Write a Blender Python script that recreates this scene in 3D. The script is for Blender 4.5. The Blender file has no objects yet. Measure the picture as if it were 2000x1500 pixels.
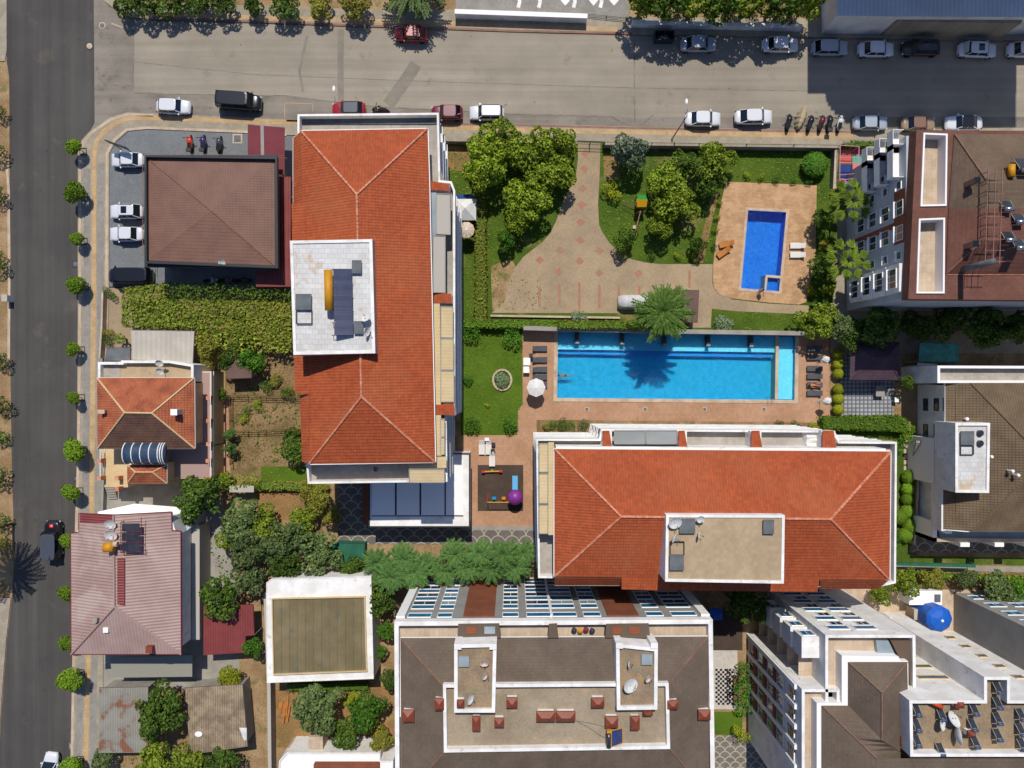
import bpy, math, random
from mathutils import Vector, Matrix
from mathutils.geometry import tessellate_polygon
R = math.radians
rnd = random.Random(7)
sc = bpy.context.scene
col = sc.collection
# ---------------- camera, sky, sun, exposure
HC, FP = 89.0, 1389.0
K = FP / HC                                  # pixels of the 2000 px photograph per metre at ground level
cam = bpy.data.objects.new('camera', bpy.data.cameras.new('camera'))
cam.data.sensor_width = 36; cam.data.lens = FP / 2000 * 36
cam.data.clip_start = 1; cam.data.clip_end = 3000
cam.location = (0, 0, HC); col.objects.link(cam); sc.camera = cam
EL = 57.6
w = bpy.data.worlds.new('World'); sc.world = w; w.use_nodes = True
nt = w.node_tree; bgn = nt.nodes['Background']; sky = nt.nodes.new('ShaderNodeTexSky')
sky.sky_type = 'NISHITA'; sky.sun_disc = False; sky.sun_elevation = R(EL); sky.sun_rotation = R(0)
mxs = nt.nodes.new('ShaderNodeMix'); mxs.data_type = 'RGBA'; mxs.blend_type = 'MULTIPLY'; mxs.inputs[0].default_value = 1
mxs.inputs[7].default_value = (.8, .95, 1.25, 1); nt.links.new(sky.outputs[0], mxs.inputs[6]); nt.links.new(mxs.outputs[2], bgn.inputs[0]); bgn.inputs[1].default_value = 0.074
sl = bpy.data.lights.new('sun', 'SUN'); sl.energy = 4.0; sl.angle = R(0.5); sl.color = (1, .95, .865)
so = bpy.data.objects.new('sun', sl); so.rotation_euler = (R(EL - 90), 0, 0); so.location = (0, 60, 120); col.objects.link(so)
sc.view_settings.view_transform = 'Standard'; sc.view_settings.look = 'None'
sc.view_settings.exposure = 0; sc.view_settings.gamma = 1; sc.view_settings.use_curve_mapping = False

# ---------------- helpers
def P(x, y, z=0):
    """point at height z that stands where the photograph shows (x, y)"""
    s = (1 - z / HC) / K
    return Vector(((x - 1000) * s, (750 - y) * s, z))
def lin(h, k=.93):
    if not isinstance(h, str): return (*h, 1)
    v = [int(h[i:i+2], 16) / 255 for i in (0, 2, 4)]
    v = [((c + .055) / 1.055) ** 2.4 if c > .04 else c / 12.92 for c in v]
    return (*[c * k for c in v], 1)

def mat(name, c1, c2=None, ns=.6, lo=.4, hi=.6, rough=.85, metal=0, grain=.12, gs=9, grid=None, stripe=None,
        uv=False, bump=0, bs=20, spec=.3, leaf=False, stain=None, coat=0, rings=None, streak=None, tiles=None, spots=None):
    m = bpy.data.materials.new(name); m.use_nodes = True
    N = m.node_tree.nodes; L = m.node_tree.links
    b = N['Principled BSDF']
    b.inputs['Roughness'].default_value = rough; b.inputs['Metallic'].default_value = metal
    b.inputs['Specular IOR Level'].default_value = spec; b.inputs['Coat Weight'].default_value = coat
    tc = N.new('ShaderNodeTexCoord'); co = tc.outputs['UV' if uv else 'Object']
    def noise(s, d=3, v=co):
        n = N.new('ShaderNodeTexNoise'); n.inputs['Scale'].default_value = s; n.inputs['Detail'].default_value = d
        n.inputs['Roughness'].default_value = .6
        L.new(v, n.inputs['Vector']); return n.outputs['Fac']
    def rng(v, a, b_, c, d):
        n = N.new('ShaderNodeMapRange'); L.new(v, n.inputs[0])
        for i, q in enumerate((a, b_, c, d)): n.inputs[i+1].default_value = q
        return n.outputs[0]
    def mix(f, a, b_, mode='MIX'):
        n = N.new('ShaderNodeMix'); n.data_type = 'RGBA'; n.blend_type = mode
        if isinstance(f, (int, float)): n.inputs[0].default_value = f
        else: L.new(f, n.inputs[0])
        for i, q in ((6, a), (7, b_)):
            if isinstance(q, tuple): n.inputs[i].default_value = q
            else: L.new(q, n.inputs[i])
        return n.outputs[2]
    def mth(op, a, b_=0):
        n = N.new('ShaderNodeMath'); n.operation = op
        for i, q in ((0, a), (1, b_)):
            if isinstance(q, (int, float)): n.inputs[i].default_value = q
            else: L.new(q, n.inputs[i])
        return n.outputs[0]
    c = lin(c1); cc = c; hgt = None
    if c2:
        cc = mix(rng(noise(ns, 4), lo, hi, 0, 1), c, lin(c2))
    if stain:
        cc = mix(rng(noise(stain[1], 5), stain[2], stain[2] + .08, 0, stain[3]), cc, lin(stain[0]))
    if grain:
        g = rng(noise(gs, 2), .3, .7, 1 - grain, 1 + grain)
        cc = mix(1.0, cc, g, 'MULTIPLY')
    if streak:                                     # tyre tracks and drag marks along one axis
        mp = N.new('ShaderNodeMapping'); L.new(co, mp.inputs[0]); mp.inputs['Scale'].default_value = (.02, .9, 1) if streak[0] == 0 else (.9, .02, 1)
        cc = mix(1.0, cc, rng(noise(1, 4, mp.outputs[0]), .3, .7, 1 - streak[1], 1 + streak[1]), 'MULTIPLY')
    if spots:                                      # oil drips, leaf litter, small stains
        cc = mix(rng(noise(spots[1], 3), spots[2], spots[2] + .05, 0, spots[3]), cc, lin(spots[0]))
    if tiles:                                      # every tile its own shade
        bt = N.new('ShaderNodeTexBrick'); L.new(co, bt.inputs['Vector']); bt.offset = .5; bt.inputs['Scale'].default_value = 1
        bt.inputs['Color1'].default_value = (1.08, 1.06, 1.04, 1); bt.inputs['Color2'].default_value = (.84, .82, .8, 1); bt.inputs['Mortar Size'].default_value = 0
        bt.inputs['Brick Width'].default_value = tiles[0]; bt.inputs['Row Height'].default_value = tiles[1]
        cc = mix(1.0, cc, bt.outputs['Color'], 'MULTIPLY'); cc = mix(rng(noise(.12, 5), .5, .68, 0, .4), cc, lin(tiles[2]))
    if grid:
        br = N.new('ShaderNodeTexBrick'); L.new(co, br.inputs['Vector'])
        br.offset = grid[4] if len(grid) > 4 else 0
        br.inputs['Color1'].default_value = (1, 1, 1, 1); br.inputs['Color2'].default_value = (.86, .86, .86, 1)
        v = grid[3]; br.inputs['Mortar'].default_value = (v, v, v, 1); br.inputs['Scale'].default_value = 1
        br.inputs['Mortar Size'].default_value = grid[2]; br.inputs['Mortar Smooth'].default_value = .3
        br.inputs['Brick Width'].default_value = grid[0]; br.inputs['Row Height'].default_value = grid[1]
        cc = mix(1.0, cc, br.outputs['Color'], 'MULTIPLY')
    if stripe:                                     # (axis, period m, colour depth, bump depth)
        sp = N.new('ShaderNodeSeparateXYZ'); L.new(co, sp.inputs[0])
        x = sp.outputs[stripe[0]]
        s = mth('SINE', mth('MULTIPLY', x, 2 * math.pi / stripe[1]))
        cc = mix(1.0, cc, rng(s, -1, 1, 1 - stripe[2], 1 + stripe[2] * .3), 'MULTIPLY')
        hgt = mth('MULTIPLY', s, stripe[3])
    if rings:                                      # concentric or scallop laid pattern: (cell, width, colour)
        sp = N.new('ShaderNodeSeparateXYZ'); L.new(co, sp.inputs[0])
        a = rings[0]; cells = None
        for k in (0, 1):
            yy = mth('ADD', sp.outputs[1], k * a * .5 + 1000 * a)
            xx = mth('ADD', sp.outputs[0], k * a * .5 + 1000 * a)
            fx = mth('SUBTRACT', mth('MODULO', xx, a), a * .5)
            fy = mth('SUBTRACT', mth('MODULO', yy, a), a * .15)
            d = mth('SQRT', mth('ADD', mth('MULTIPLY', fx, fx), mth('MULTIPLY', fy, fy)))
            r_ = mth('LESS_THAN', mth('ABSOLUTE', mth('SUBTRACT', d, a * .5)), rings[1])
            r_ = mth('MULTIPLY', r_, mth('GREATER_THAN', fy, 0))
            cells = r_ if cells is None else mth('MAXIMUM', cells, r_)
        cc = mix(cells, cc, lin(rings[2]))
    if leaf:
        gi = N.new('ShaderNodeNewGeometry'); oi = N.new('ShaderNodeObjectInfo')
        cc = mix(gi.outputs['Random Per Island'], cc, lin(leaf))
        cc = mix(1.0, cc, rng(oi.outputs['Random'], 0, 1, .7, 1.2), 'MULTIPLY')
        tr = N.new('ShaderNodeBsdfTranslucent'); mx = N.new('ShaderNodeMixShader'); mx.inputs[0].default_value = .22
        L.new(cc, tr.inputs[0]); L.new(b.outputs[0], mx.inputs[1]); L.new(tr.outputs[0], mx.inputs[2])
        L.new(mx.outputs[0], N['Material Output'].inputs[0])
    if c2 or grain or grid or stripe or leaf or stain: L.new(cc, b.inputs['Base Color'])
    else: b.inputs['Base Color'].default_value = c
    if bump:
        nb = mth('MULTIPLY', noise(bs, 3), bump)
        hgt = nb if hgt is None else mth('ADD', hgt, nb)
    if hgt is not None:
        bp = N.new('ShaderNodeBump'); bp.inputs['Distance'].default_value = 1; bp.inputs['Strength'].default_value = 1
        L.new(hgt, bp.inputs['Height']); L.new(bp.outputs[0], b.inputs['Normal'])
    return m

class MB:
    def __init__(s): s.v = []; s.f = []; s.uv = {}; s.mi = {}; s.cur = 0
    def face(s, pts, uv=None):
        i = len(s.v); s.v += [Vector(p) for p in pts]
        s.mi[len(s.f)] = s.cur
        if uv: s.uv[len(s.f)] = uv
        s.f.append(list(range(i, i + len(pts)))); return s
    def prism(s, pts, z0, z1, top=None):
        """vertical walls over the world outline pts, closed top and bottom"""
        pts = [Vector((p[0], p[1], 0)) for p in pts]
        if sum(a.x * b.y - b.x * a.y for a, b in zip(pts, pts[1:] + pts[:1])) < 0: pts.reverse()
        n = len(pts); i = len(s.v)
        s.v += [Vector((p.x, p.y, z0)) for p in pts] + [Vector((p.x, p.y, z1)) for p in pts]
        for k in range(n):
            j = (k + 1) % n; s.mi[len(s.f)] = s.cur; s.f.append([i + k, i + j, i + n + j, i + n + k])
        s.mi[len(s.f)] = s.cur if top is None else top; s.f.append([i + n + k for k in range(n)])
        s.mi[len(s.f)] = s.cur; s.f.append([i + k for k in reversed(range(n))]); return s
    def pp(s, px, z0, z1, zr=None, top=None):
        """prism whose outline is seen at px at height zr (default its top)"""
        return s.prism([P(x, y, z1 if zr is None else zr) for x, y in px], z0, z1, top)
    def rp(s, x0, y0, x1, y1, z0, z1, zr=None): return s.pp([(x0, y0), (x1, y0), (x1, y1), (x0, y1)], z0, z1, zr)
    def box(s, c, d, rot=None):
        M = rot or Matrix.Identity(3); c = Vector(c); i = len(s.v)
        for z in (-1, 1):
            for x, y in ((-1, -1), (1, -1), (1, 1), (-1, 1)):
                s.v.append(c + M @ Vector((x * d[0] / 2, y * d[1] / 2, z * d[2] / 2)))
        for q in ((0, 3, 2, 1), (4, 5, 6, 7), (0, 1, 5, 4), (1, 2, 6, 5), (2, 3, 7, 6), (3, 0, 4, 7)):
            s.mi[len(s.f)] = s.cur; s.f.append([i + k for k in q])
        return s
    def bar(s, a, b, w_, h=None, up=(0, 0, 1)):
        a = Vector(a); b = Vector(b); d = (b - a)
        if d.length < 1e-6: return s
        x = d.normalized(); u = Vector(up)
        if abs(x.dot(u)) > .99: u = Vector((0, 1, 0))
        y = u.cross(x).normalized(); z = x.cross(y)
        return s.box((a + b) / 2, (d.length, w_, h or w_), Matrix((x, y, z)).transposed())
    def tube(s, pts, r, n=6, cap=True):
        pts = [Vector(p) for p in pts]; rs = r if isinstance(r, (list, tuple)) else [r] * len(pts); i0 = len(s.v)
        for k, p in enumerate(pts):
            d = (pts[min(k + 1, len(pts) - 1)] - pts[max(k - 1, 0)]).normalized()
            u = Vector((0, 0, 1)) if abs(d.z) < .95 else Vector((1, 0, 0))
            a = d.cross(u).normalized(); b = d.cross(a)
            for q in range(n):
                t = 2 * math.pi * q / n; s.v.append(p + (a * math.cos(t) + b * math.sin(t)) * rs[k])
        for k in range(len(pts) - 1):
            for q in range(n):
                q2 = (q + 1) % n; s.mi[len(s.f)] = s.cur
                s.f.append([i0 + k*n + q, i0 + (k+1)*n + q, i0 + (k+1)*n + q2, i0 + k*n + q2])
        if cap:
            for base, o in ((i0, 1), (i0 + (len(pts) - 1) * n, -1)):
                s.mi[len(s.f)] = s.cur; s.f.append([base + q for q in range(n)][::o])
        return s
    def lathe(s, c, prof, n=16, M=None, sx=1, sy=1):
        c = Vector(c); M = M or Matrix.Identity(3); i0 = len(s.v)
        for r, z in prof:
            for q in range(n):
                t = 2 * math.pi * q / n; s.v.append(c + M @ Vector((r * sx * math.cos(t), r * sy * math.sin(t), z)))
        for k in range(len(prof) - 1):
            for q in range(n):
                q2 = (q + 1) % n; s.mi[len(s.f)] = s.cur
                s.f.append([i0 + k*n + q, i0 + k*n + q2, i0 + (k+1)*n + q2, i0 + (k+1)*n + q])
        if prof[0][0] > 1e-4: s.mi[len(s.f)] = s.cur; s.f.append([i0 + q for q in reversed(range(n))])
        if prof[-1][0] > 1e-4: s.mi[len(s.f)] = s.cur; s.f.append([i0 + (len(prof)-1)*n + q for q in range(n)])
        return s
    def ball(s, c, r, n=10, sq=(1, 1, 1)):
        h = n // 2
        prof = [(max(1e-5, math.sin(math.pi * k / h)) * r, -math.cos(math.pi * k / h) * r * sq[2]) for k in range(h + 1)]
        return s.lathe(c, prof, n, sx=sq[0], sy=sq[1])
    def loft(s, rings, cap=True):
        i0 = len(s.v); n = len(rings[0])
        for r in rings: s.v += [Vector(p) for p in r]
        for k in range(len(rings) - 1):
            for q in range(n):
                q2 = (q + 1) % n; s.mi[len(s.f)] = s.cur; s.f.append([i0 + k*n + q, i0 + k*n + q2, i0 + (k+1)*n + q2, i0 + (k+1)*n + q])
        if cap:
            s.mi[len(s.f)] = s.cur; s.f.append([i0 + q for q in reversed(range(n))])
            s.mi[len(s.f)] = s.cur; s.f.append([i0 + (len(rings)-1)*n + q for q in range(n)])
        return s
    def mesh(s, name, m, off=Vector(), smooth=False):
        me = bpy.data.meshes.new(name)
        me.from_pydata([tuple(p - off) for p in s.v], [], s.f)
        for q in (m if isinstance(m, (list, tuple)) else [m]): me.materials.append(q)
        if isinstance(m, (list, tuple)): me.polygons.foreach_set('material_index', [s.mi[i] for i in range(len(s.f))])
        if s.uv:
            lay = me.uv_layers.new(name='UVMap'); k = 0
            for i, fc in enumerate(s.f):
                u = s.uv.get(i)
                for j in range(len(fc)):
                    if u: lay.data[k].uv = u[j]
                    k += 1
        if smooth: me.polygons.foreach_set('use_smooth', [True] * len(s.f))
        me.validate(); return me
    def build(s, name, m, parent=None, smooth=False, loc=None):
        if parent is None and loc is None and s.v:
            n = len(s.v); loc = Vector((sum(p.x for p in s.v) / n, sum(p.y for p in s.v) / n, min(p.z for p in s.v)))
        off = Vector(loc) if loc is not None else Vector()
        q = parent; pw = Vector()
        while q is not None: pw += q.location; q = q.parent
        base = pw if parent is not None and loc is None else off
        if parent is not None and loc is None:
            o = bpy.data.objects.new(name, s.mesh(name, m, pw, smooth))
        else:
            o = bpy.data.objects.new(name, s.mesh(name, m, off, smooth)); o.location = off - pw
        o.parent = parent; col.objects.link(o); return o
def tag(o, label, cat, group=None, kind=None):
    if label: o['label'] = label
    if cat: o['category'] = cat
    if group: o['group'] = group
    if kind: o['kind'] = kind
    return o
def thing(name, label, cat, loc=(0, 0, 0), group=None, rz=0):
    o = bpy.data.objects.new(name, None); o.empty_display_size = .3
    o.location = loc; o.rotation_euler = (0, 0, rz); col.objects.link(o); return tag(o, label, cat, group)
KIDS = {}
def copy_tree(o, parent=None):
    c = o.copy(); col.objects.link(c); c.parent = parent
    if o.name not in KIDS: KIDS[o.name] = [q.name for q in o.children]
    for n in KIDS[o.name]: copy_tree(bpy.data.objects[n], c)
    return c
USED = set()
def put(proto, loc, rz, label, group=None, scale=None, cat=None):
    o = proto if proto.name not in USED else copy_tree(proto)
    if o is not proto and proto.get('kind') and 'kind' in o: pass
    USED.add(proto.name)
    o.location = loc; o.rotation_euler = (0, 0, rz)
    if scale is not None: o.scale = (scale,) * 3 if isinstance(scale, (int, float)) else scale
    if label: o['label'] = label
    if group: o['group'] = group
    if cat: o['category'] = cat
    return o
def sheet(name, px, z, m, holes=(), world=False):
    loops = [[(Vector((p[0], p[1], z)) if world else P(p[0], p[1], 0)) for p in l] for l in [px, *holes]]
    flat = [Vector((p.x, p.y, z)) for l in loops for p in l]
    tri = tessellate_polygon([[Vector((p.x, p.y, 0)) for p in l] for l in loops])
    me = bpy.data.meshes.new(name); fs = []
    for t in tri:
        a, b, c = (flat[i] for i in t)
        fs.append(t if (b - a).cross(c - a).z > 0 else (t[0], t[2], t[1]))
    me.from_pydata([tuple(p) for p in flat], [], fs); me.materials.append(m)
    o = bpy.data.objects.new(name, me); col.objects.link(o); o['kind'] = 'structure'; return o
def slab(name, px, z, m, z0=-.1):
    mb = MB(); mb.pp(px, z0, z, 0); o = mb.build(name, m); o['kind'] = 'structure'; return o
def band(pts, w_):
    """pixel outline of a strip of width w_ px along the pixel path"""
    a, b = [], []
    for i, p in enumerate(pts):
        q0 = pts[max(i - 1, 0)]; q1 = pts[min(i + 1, len(pts) - 1)]
        d = Vector((q1[0] - q0[0], q1[1] - q0[1])).normalized(); n = Vector((-d.y, d.x)) * w_ / 2
        a.append((p[0] + n.x, p[1] + n.y)); b.append((p[0] - n.x, p[1] - n.y))
    return a + b[::-1]
def inset(pts, w_):
    """world outline moved inward by w_ metres"""
    pts = [Vector((p[0], p[1])) for p in pts]
    A = sum(a.x * b.y - b.x * a.y for a, b in zip(pts, pts[1:] + pts[:1]))
    sg = 1 if A > 0 else -1; out = []; n = len(pts)
    for i in range(n):
        a, b, c = pts[i-1], pts[i], pts[(i+1) % n]
        d1 = (b - a).normalized(); d2 = (c - b).normalized()
        n1 = Vector((-d1.y, d1.x)) * sg; n2 = Vector((-d2.y, d2.x)) * sg
        m = (n1 + n2); k = m.length
        m = m / k if k > 1e-6 else n1
        out.append(b + m * w_ / max(.3, m.dot(n1)))
    return out
def parapet(mb, px, z0, z1, w_=.25, zr=None):
    o = [P(x, y, z1 if zr is None else zr).to_2d() for x, y in px]
    A = sum(a.x * b.y - b.x * a.y for a, b in zip(o, o[1:] + o[:1]))
    if A < 0: o.reverse()
    i_ = inset(o, w_); n = len(o)
    for k in range(n):
        j = (k + 1) % n; a, b, c, d = o[k], o[j], i_[j], i_[k]
        V = lambda p, z: (p[0], p[1], z)
        mb.face([V(a, z1), V(b, z1), V(c, z1), V(d, z1)])
        mb.face([V(a, z0), V(b, z0), V(b, z1), V(a, z1)])
        mb.face([V(c, z0), V(d, z0), V(d, z1), V(c, z1)])
    return mb
def clip(poly, fn):
    out = []
    for i, a in enumerate(poly):
        b = poly[(i + 1) % len(poly)]; fa, fb = fn(a), fn(b)
        if fa >= 0: out.append(a)
        if (fa >= 0) != (fb >= 0): out.append(a.lerp(b, fa / (fa - fb)))
    return out
def roofface(mb, pts, step=.36, lift=.05):
    """one slope laid in lapped courses; pts are (px, py, z)"""
    p = [P(*q) for q in pts]
    n = Vector()
    for i in range(len(p)):
        a, b = p[i], p[(i + 1) % len(p)]; n += Vector(((a.y-b.y)*(a.z+b.z), (a.z-b.z)*(a.x+b.x), (a.x-b.x)*(a.y+b.y)))
    n.normalize()
    if n.z < 0: n = -n; p.reverse()
    d = Vector((n.x, n.y, 0))
    d = d.normalized() if d.length > .01 else Vector((0, -1, 0))
    d = (d - n * d.dot(n)).normalized(); c = n.cross(d).normalized()
    o = p[0]; ts = [(q - o).dot(d) for q in p]; t0, t1 = min(ts), max(ts)
    uvf = lambda q: ((q - o).dot(c), (q - o).dot(d))
    if not lift:
        mb.face(p, [uvf(q) for q in p]); return
    t = t0
    while t < t1 - .01:
        e = min(t + step, t1)
        s = clip(p, lambda q: (q - o).dot(d) - t)
        if len(s) >= 3: s = clip(s, lambda q: e - (q - o).dot(d))
        if len(s) >= 3:
            g = [q + n * (.01 + lift * ((q - o).dot(d) - t) / step) for q in s]
            mb.face(g, [uvf(q) for q in s])
            for i in range(len(s)):
                a, b = s[i], s[(i + 1) % len(s)]
                if abs((a - o).dot(d) - e) < 1e-4 and abs((b - o).dot(d) - e) < 1e-4:
                    mb.face([g[i], a - n * .02, b - n * .02, g[(i + 1) % len(s)]], [uvf(q) for q in (a, a, b, b)])
        t += step
def ridges(mb, lines, r=.13, n=6):
    for l in lines:
        a, b = (P(*q) + Vector((0, 0, .06)) for q in l); k = max(2, int((b - a).length / .42)); s = rnd.random()
        for i in range(k):
            u = a.lerp(b, i / k); v = a.lerp(b, (i + 1.15) / k if i < k - 1 else 1)
            mb.tube([u, v], [r * .85, r * 1.12], n)
# ---------------- materials
m_asph = mat('dark_asphalt', '4a4744', '524f4b', ns=.12, streak=(1, .2), spots=('35322e', .8, .68, .5), grain=.1, gs=12, bump=.01, bs=30, stain=('625d54', .25, .6, .5))
m_road = mat('worn_concrete_asphalt', '9e9484', '8e8576', ns=.12, streak=(0, .13), spots=('5d564b', .9, .68, .6), lo=.35, hi=.65, grain=.07, gs=10, stain=('7c7366', .35, .62, .5))
m_road2 = mat('patched_asphalt', '8d8478', '7b7469', ns=.2, streak=(0, .13), spots=('554f45', 1.2, .64, .6), grain=.1, gs=9, stain=('6b655c', .4, .6, .7))
m_trench = mat('trench_patch', '8a8174', '7f776b', ns=.5, grain=.12)
m_crack = mat('tar_joint', '6f675c', '8b8375', ns=.8, grain=.2)
m_dirt = mat('dry_soil', 'a58a66', '8b6f4d', ns=.35, grain=.22, gs=5, stain=('6b6a3a', .5, .56, .8))
m_straw = mat('dry_grass_soil', '967048', '7f6740', ns=.4, grain=.25, gs=6, stain=('a08459', .3, .55, .8))
m_garden = mat('garden_soil', '8f7552', '77603f', ns=.4, grain=.3, gs=4, stain=('5c5c2c', .45, .58, .8))
m_lawn = mat('lawn_grass', '3f560c', '4f6414', ns=.25, grain=.3, gs=7, stain=('86794a', .16, .56, .75), bump=.05, bs=9)
m_lawn2 = mat('mown_lawn', '48620a', '556e14', ns=.3, grain=.18, gs=8, bump=.03, bs=12)
m_pave = mat('beige_pavement', 'ab9f8b', '9d917e', ns=.5, grain=.06, grid=(.4, .4, .015, .8, .5))
m_paveG = mat('grey_strip_paving', '9b958c', '8f8a82', ns=.5, grain=.06, grid=(.3, .3, .012, .82, .5))
m_cream = mat('cream_kerbstone', 'cdb8a0', 'bfa98f', ns=.6, grain=.08, grid=(.5, 1, .02, .75))
m_tact = mat('yellow_tactile_tiles', 'c9a97e', 'bb9a6e', ns=.6, grain=.06, grid=(.4, .4, .02, .8))
m_redk = mat('dull_red_kerb', '9a7263', '8b6a5c', ns=.6, grain=.1, grid=(.6, .6, .02, .8))
m_lot = mat('parking_pavers', '7d8080', '74777a', ns=.3, grain=.06, grid=(.25, .25, .012, .82, .5), stain=('8d8c86', .3, .6, .5))
m_court = mat('courtyard_pavers', 'b09a7b', 'a18d72', spots=('7a6a54', 1.5, .66, .5), ns=.25, grain=.08, grid=(.22, .22, .012, .84, .5), stain=('b39b78', .2, .6, .6))
m_inlay = mat('red_paver_inlay', 'b1765f', 'a2846c', ns=1.2, grain=.1, grid=(.22, .22, .012, .84, .5))
m_wood = mat('travertine_planks', 'cba37a', 'b58e67', ns=.7, grain=.1, gs=6, grid=(.9, .25, .012, .8, .5), stain=('9a835f', .4, .6, .5))
m_pink = mat('terracotta_deck_tiles', 'bf9576', 'b28869', ns=.25, grain=.05, grid=(.33, .33, .014, .8))
m_cope = mat('pale_coping_stone', 'cfb9a0', 'bda68c', ns=.8, grain=.07, grid=(.5, .5, .012, .85))
m_arc = mat('scallop_laid_paving', '77706a', '6c6661', ns=.5, grain=.1, grid=(.12, .12, .012, .85, .5), rings=(1.75, .055, 'b0a798'))
m_check = mat('diamond_tiles', 'aeb0b4', '9fa1a6', ns=.5, grain=.05, grid=(.5, .5, .09, .32))
m_chess = mat('white_court_tiles', 'cfc7bd', 'c2baaf', ns=.5, grain=.05, grid=(.3, .3, .012, .8))
m_mat = mat('rubber_play_tiles', '54453b', '4b3e35', ns=.5, grain=.08, grid=(.5, .5, .02, .8))
m_white = mat('white_painted_render', 'f2f0ec', 'e2ded7', ns=.6, grain=.03, stain=('a89c8a', 1.1, .6, .42))
m_white2 = mat('bright_white_paint', 'f4f2ee', None, grain=.03)
m_grey = mat('grey_render', '9b9892', '918e88', ns=.5, grain=.04)
m_cream2 = mat('cream_render', 'd6bd92', 'cbb084', ns=.5, grain=.04)
m_dark = mat('dark_grey_metal', '33363a', None, grain=.05, rough=.5)
m_black = mat('black_paint', '16171b', None, grain=0, rough=.3, spec=.5, coat=.5)
m_steel = mat('brushed_steel', 'b9bcc0', None, grain=.04, rough=.3, metal=.9)
m_glass = mat('dark_window_glass', '25303c', '33485c', ns=1.5, grain=0, rough=.08, spec=.8)
m_blue = mat('blue_window_glass', '0f5f8f', '23739e', ns=1.5, grain=0, rough=.12, spec=.7)
m_pane = mat('pale_glass_balustrade', '9aa6ac', '8b979d', ns=.6, grain=.03, rough=.2, spec=.6)
m_tileO = mat('orange_roof_tiles', 'ac542f', '9f4b29', tiles=(.3, .36, 'b56c45'), ns=.25, lo=.35, hi=.65, grain=.1, gs=7, uv=True, stripe=(0, .3, .1, .012), stain=('ac582f', .35, .56, .7), rough=.8)
m_tileR = mat('ridge_tiles', 'd59478', 'bd7353', ns=2, grain=.15)
m_tileH = mat('weathered_orange_tiles', 'ad6443', '985238', ns=.6, grain=.2, gs=6, uv=True, stripe=(0, .28, .12, .012), stain=('7c4a34', .6, .56, .6))
m_tileB = mat('brown_sheet_tiles', '7f5d4e', '745448', ns=.4, grain=.1, gs=8, uv=True, stripe=(0, .3, .05, .004), rough=.6)
m_tileD = mat('dark_brown_shingles', '716254', '66584b', ns=.3, grain=.08, gs=10, uv=True, grid=(.3, .3, .03, .82, .5))
m_ridgeB = mat('dull_brown_ridge', '8d6a58', '7d5d4d', ns=1, grain=.1)
m_tileJ2 = mat('brown_shingles', '73604f', '675546', ns=.3, grain=.08, gs=9, uv=True, grid=(.33, .33, .03, .85, .5))
m_tileG = mat('grey_brown_concrete_tiles', '77654f', '685743', ns=.4, grain=.15, gs=7, uv=True, stripe=(0, .3, .2, .015))
m_tileJ = mat('reddish_brown_shingles', '7b5245', '6f493d', ns=.4, grain=.12, gs=9, uv=True, grid=(.33, .33, .03, .82, .5))
m_mauve = mat('faded_mauve_sheeting', 'b3988f', 'a5887f', ns=.25, grain=.05, uv=True, stripe=(0, .36, .14, .02), stain=('bda79c', .18, .55, .7), rough=.6)
m_red = mat('red_sheeting', '8c4542', '823e3c', ns=.5, grain=.06, uv=True, stripe=(0, .3, .16, .025), rough=.5)
m_redaw = mat('wine_red_canopy', '77303a', '6e2b34', ns=.4, grain=.06, rough=.7)
m_green = mat('green_sheeting', '2f6e56', '286049', ns=.5, grain=.08, uv=True, stripe=(0, .3, .12, .02))
m_zinc = mat('dull_zinc_sheeting', '9a978a', '8d8b7e', ns=.4, grain=.08, uv=True, stripe=(0, .3, .16, .03))
m_rust = mat('zinc_sheeting_with_rust', '99968a', '8e8b80', ns=.4, grain=.08, uv=True, stripe=(0, .3, .16, .03), stain=('8a5a42', .45, .53, .95))
m_olds = mat('old_beige_sheeting', 'b09c80', '8c7a64', ns=.6, grain=.15, uv=True, stripe=(0, .28, .28, .04), stain=('6e6152', .8, .6, .6))
m_whsh = mat('white_sheeting', 'bdb6aa', 'b0a99d', ns=.3, grain=.04, uv=True, stripe=(0, .6, .08, .015))
m_blsh = mat('grey_blue_sheeting', 'ced2d4', 'c4c8cb', ns=.3, grain=.04, uv=True, stripe=(0, .5, .1, .02))
m_metg = mat('olive_flat_roof_sheets', '85775a', '776b4d', ns=.3, grain=.08, uv=True, grid=(.95, 40, .05, .68), stain=('60685a', .5, .6, .7))
m_tiles = mat('white_rooftop_tiles', 'dcdbd8', 'cfccc6', ns=.4, grain=.03, grid=(.62, .5, .025, .72, .5), stain=('c9a679', .35, .6, .7))
m_beige = mat('beige_rooftop_tiles', 'bca585', 'b09a7b', ns=.3, grain=.05, grid=(.4, .4, .012, .88, .5))
m_ter = mat('terrace_tiles', 'b4aca1', 'a59d92', ns=.4, grain=.06, grid=(.4, .4, .015, .85))
m_screed = mat('stained_roof_screed', 'a0917b', '8f806a', ns=.25, grain=.12, gs=5, stain=('b39474', .6, .6, .6))
m_screed2 = mat('rusty_roof_screed', '9a8468', '877560', ns=.5, grain=.15, gs=5, stain=('b08a5f', .7, .6, .6))
m_brown = mat('brown_cladding', '8b5138', '7f4932', ns=.5, grain=.06, stripe=(1, .3, .06, .005))
m_copper = mat('brown_cowl_metal', '87452f', '783c29', ns=1.2, grain=.12, rough=.5)
m_solar = mat('solar_collector', '3c4a78', '34406a', ns=1, grain=.04, rough=.35, stripe=(1, .22, .3, 0), spec=.6)
m_solar2 = mat('dark_solar_glass', '2c2e34', '3a3c42', ns=1, grain=.04, rough=.25, spec=.6)
m_yel = mat('yellow_tank_paint', 'd0921f', 'bd831a', ns=.6, grain=.05, rough=.5)
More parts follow.
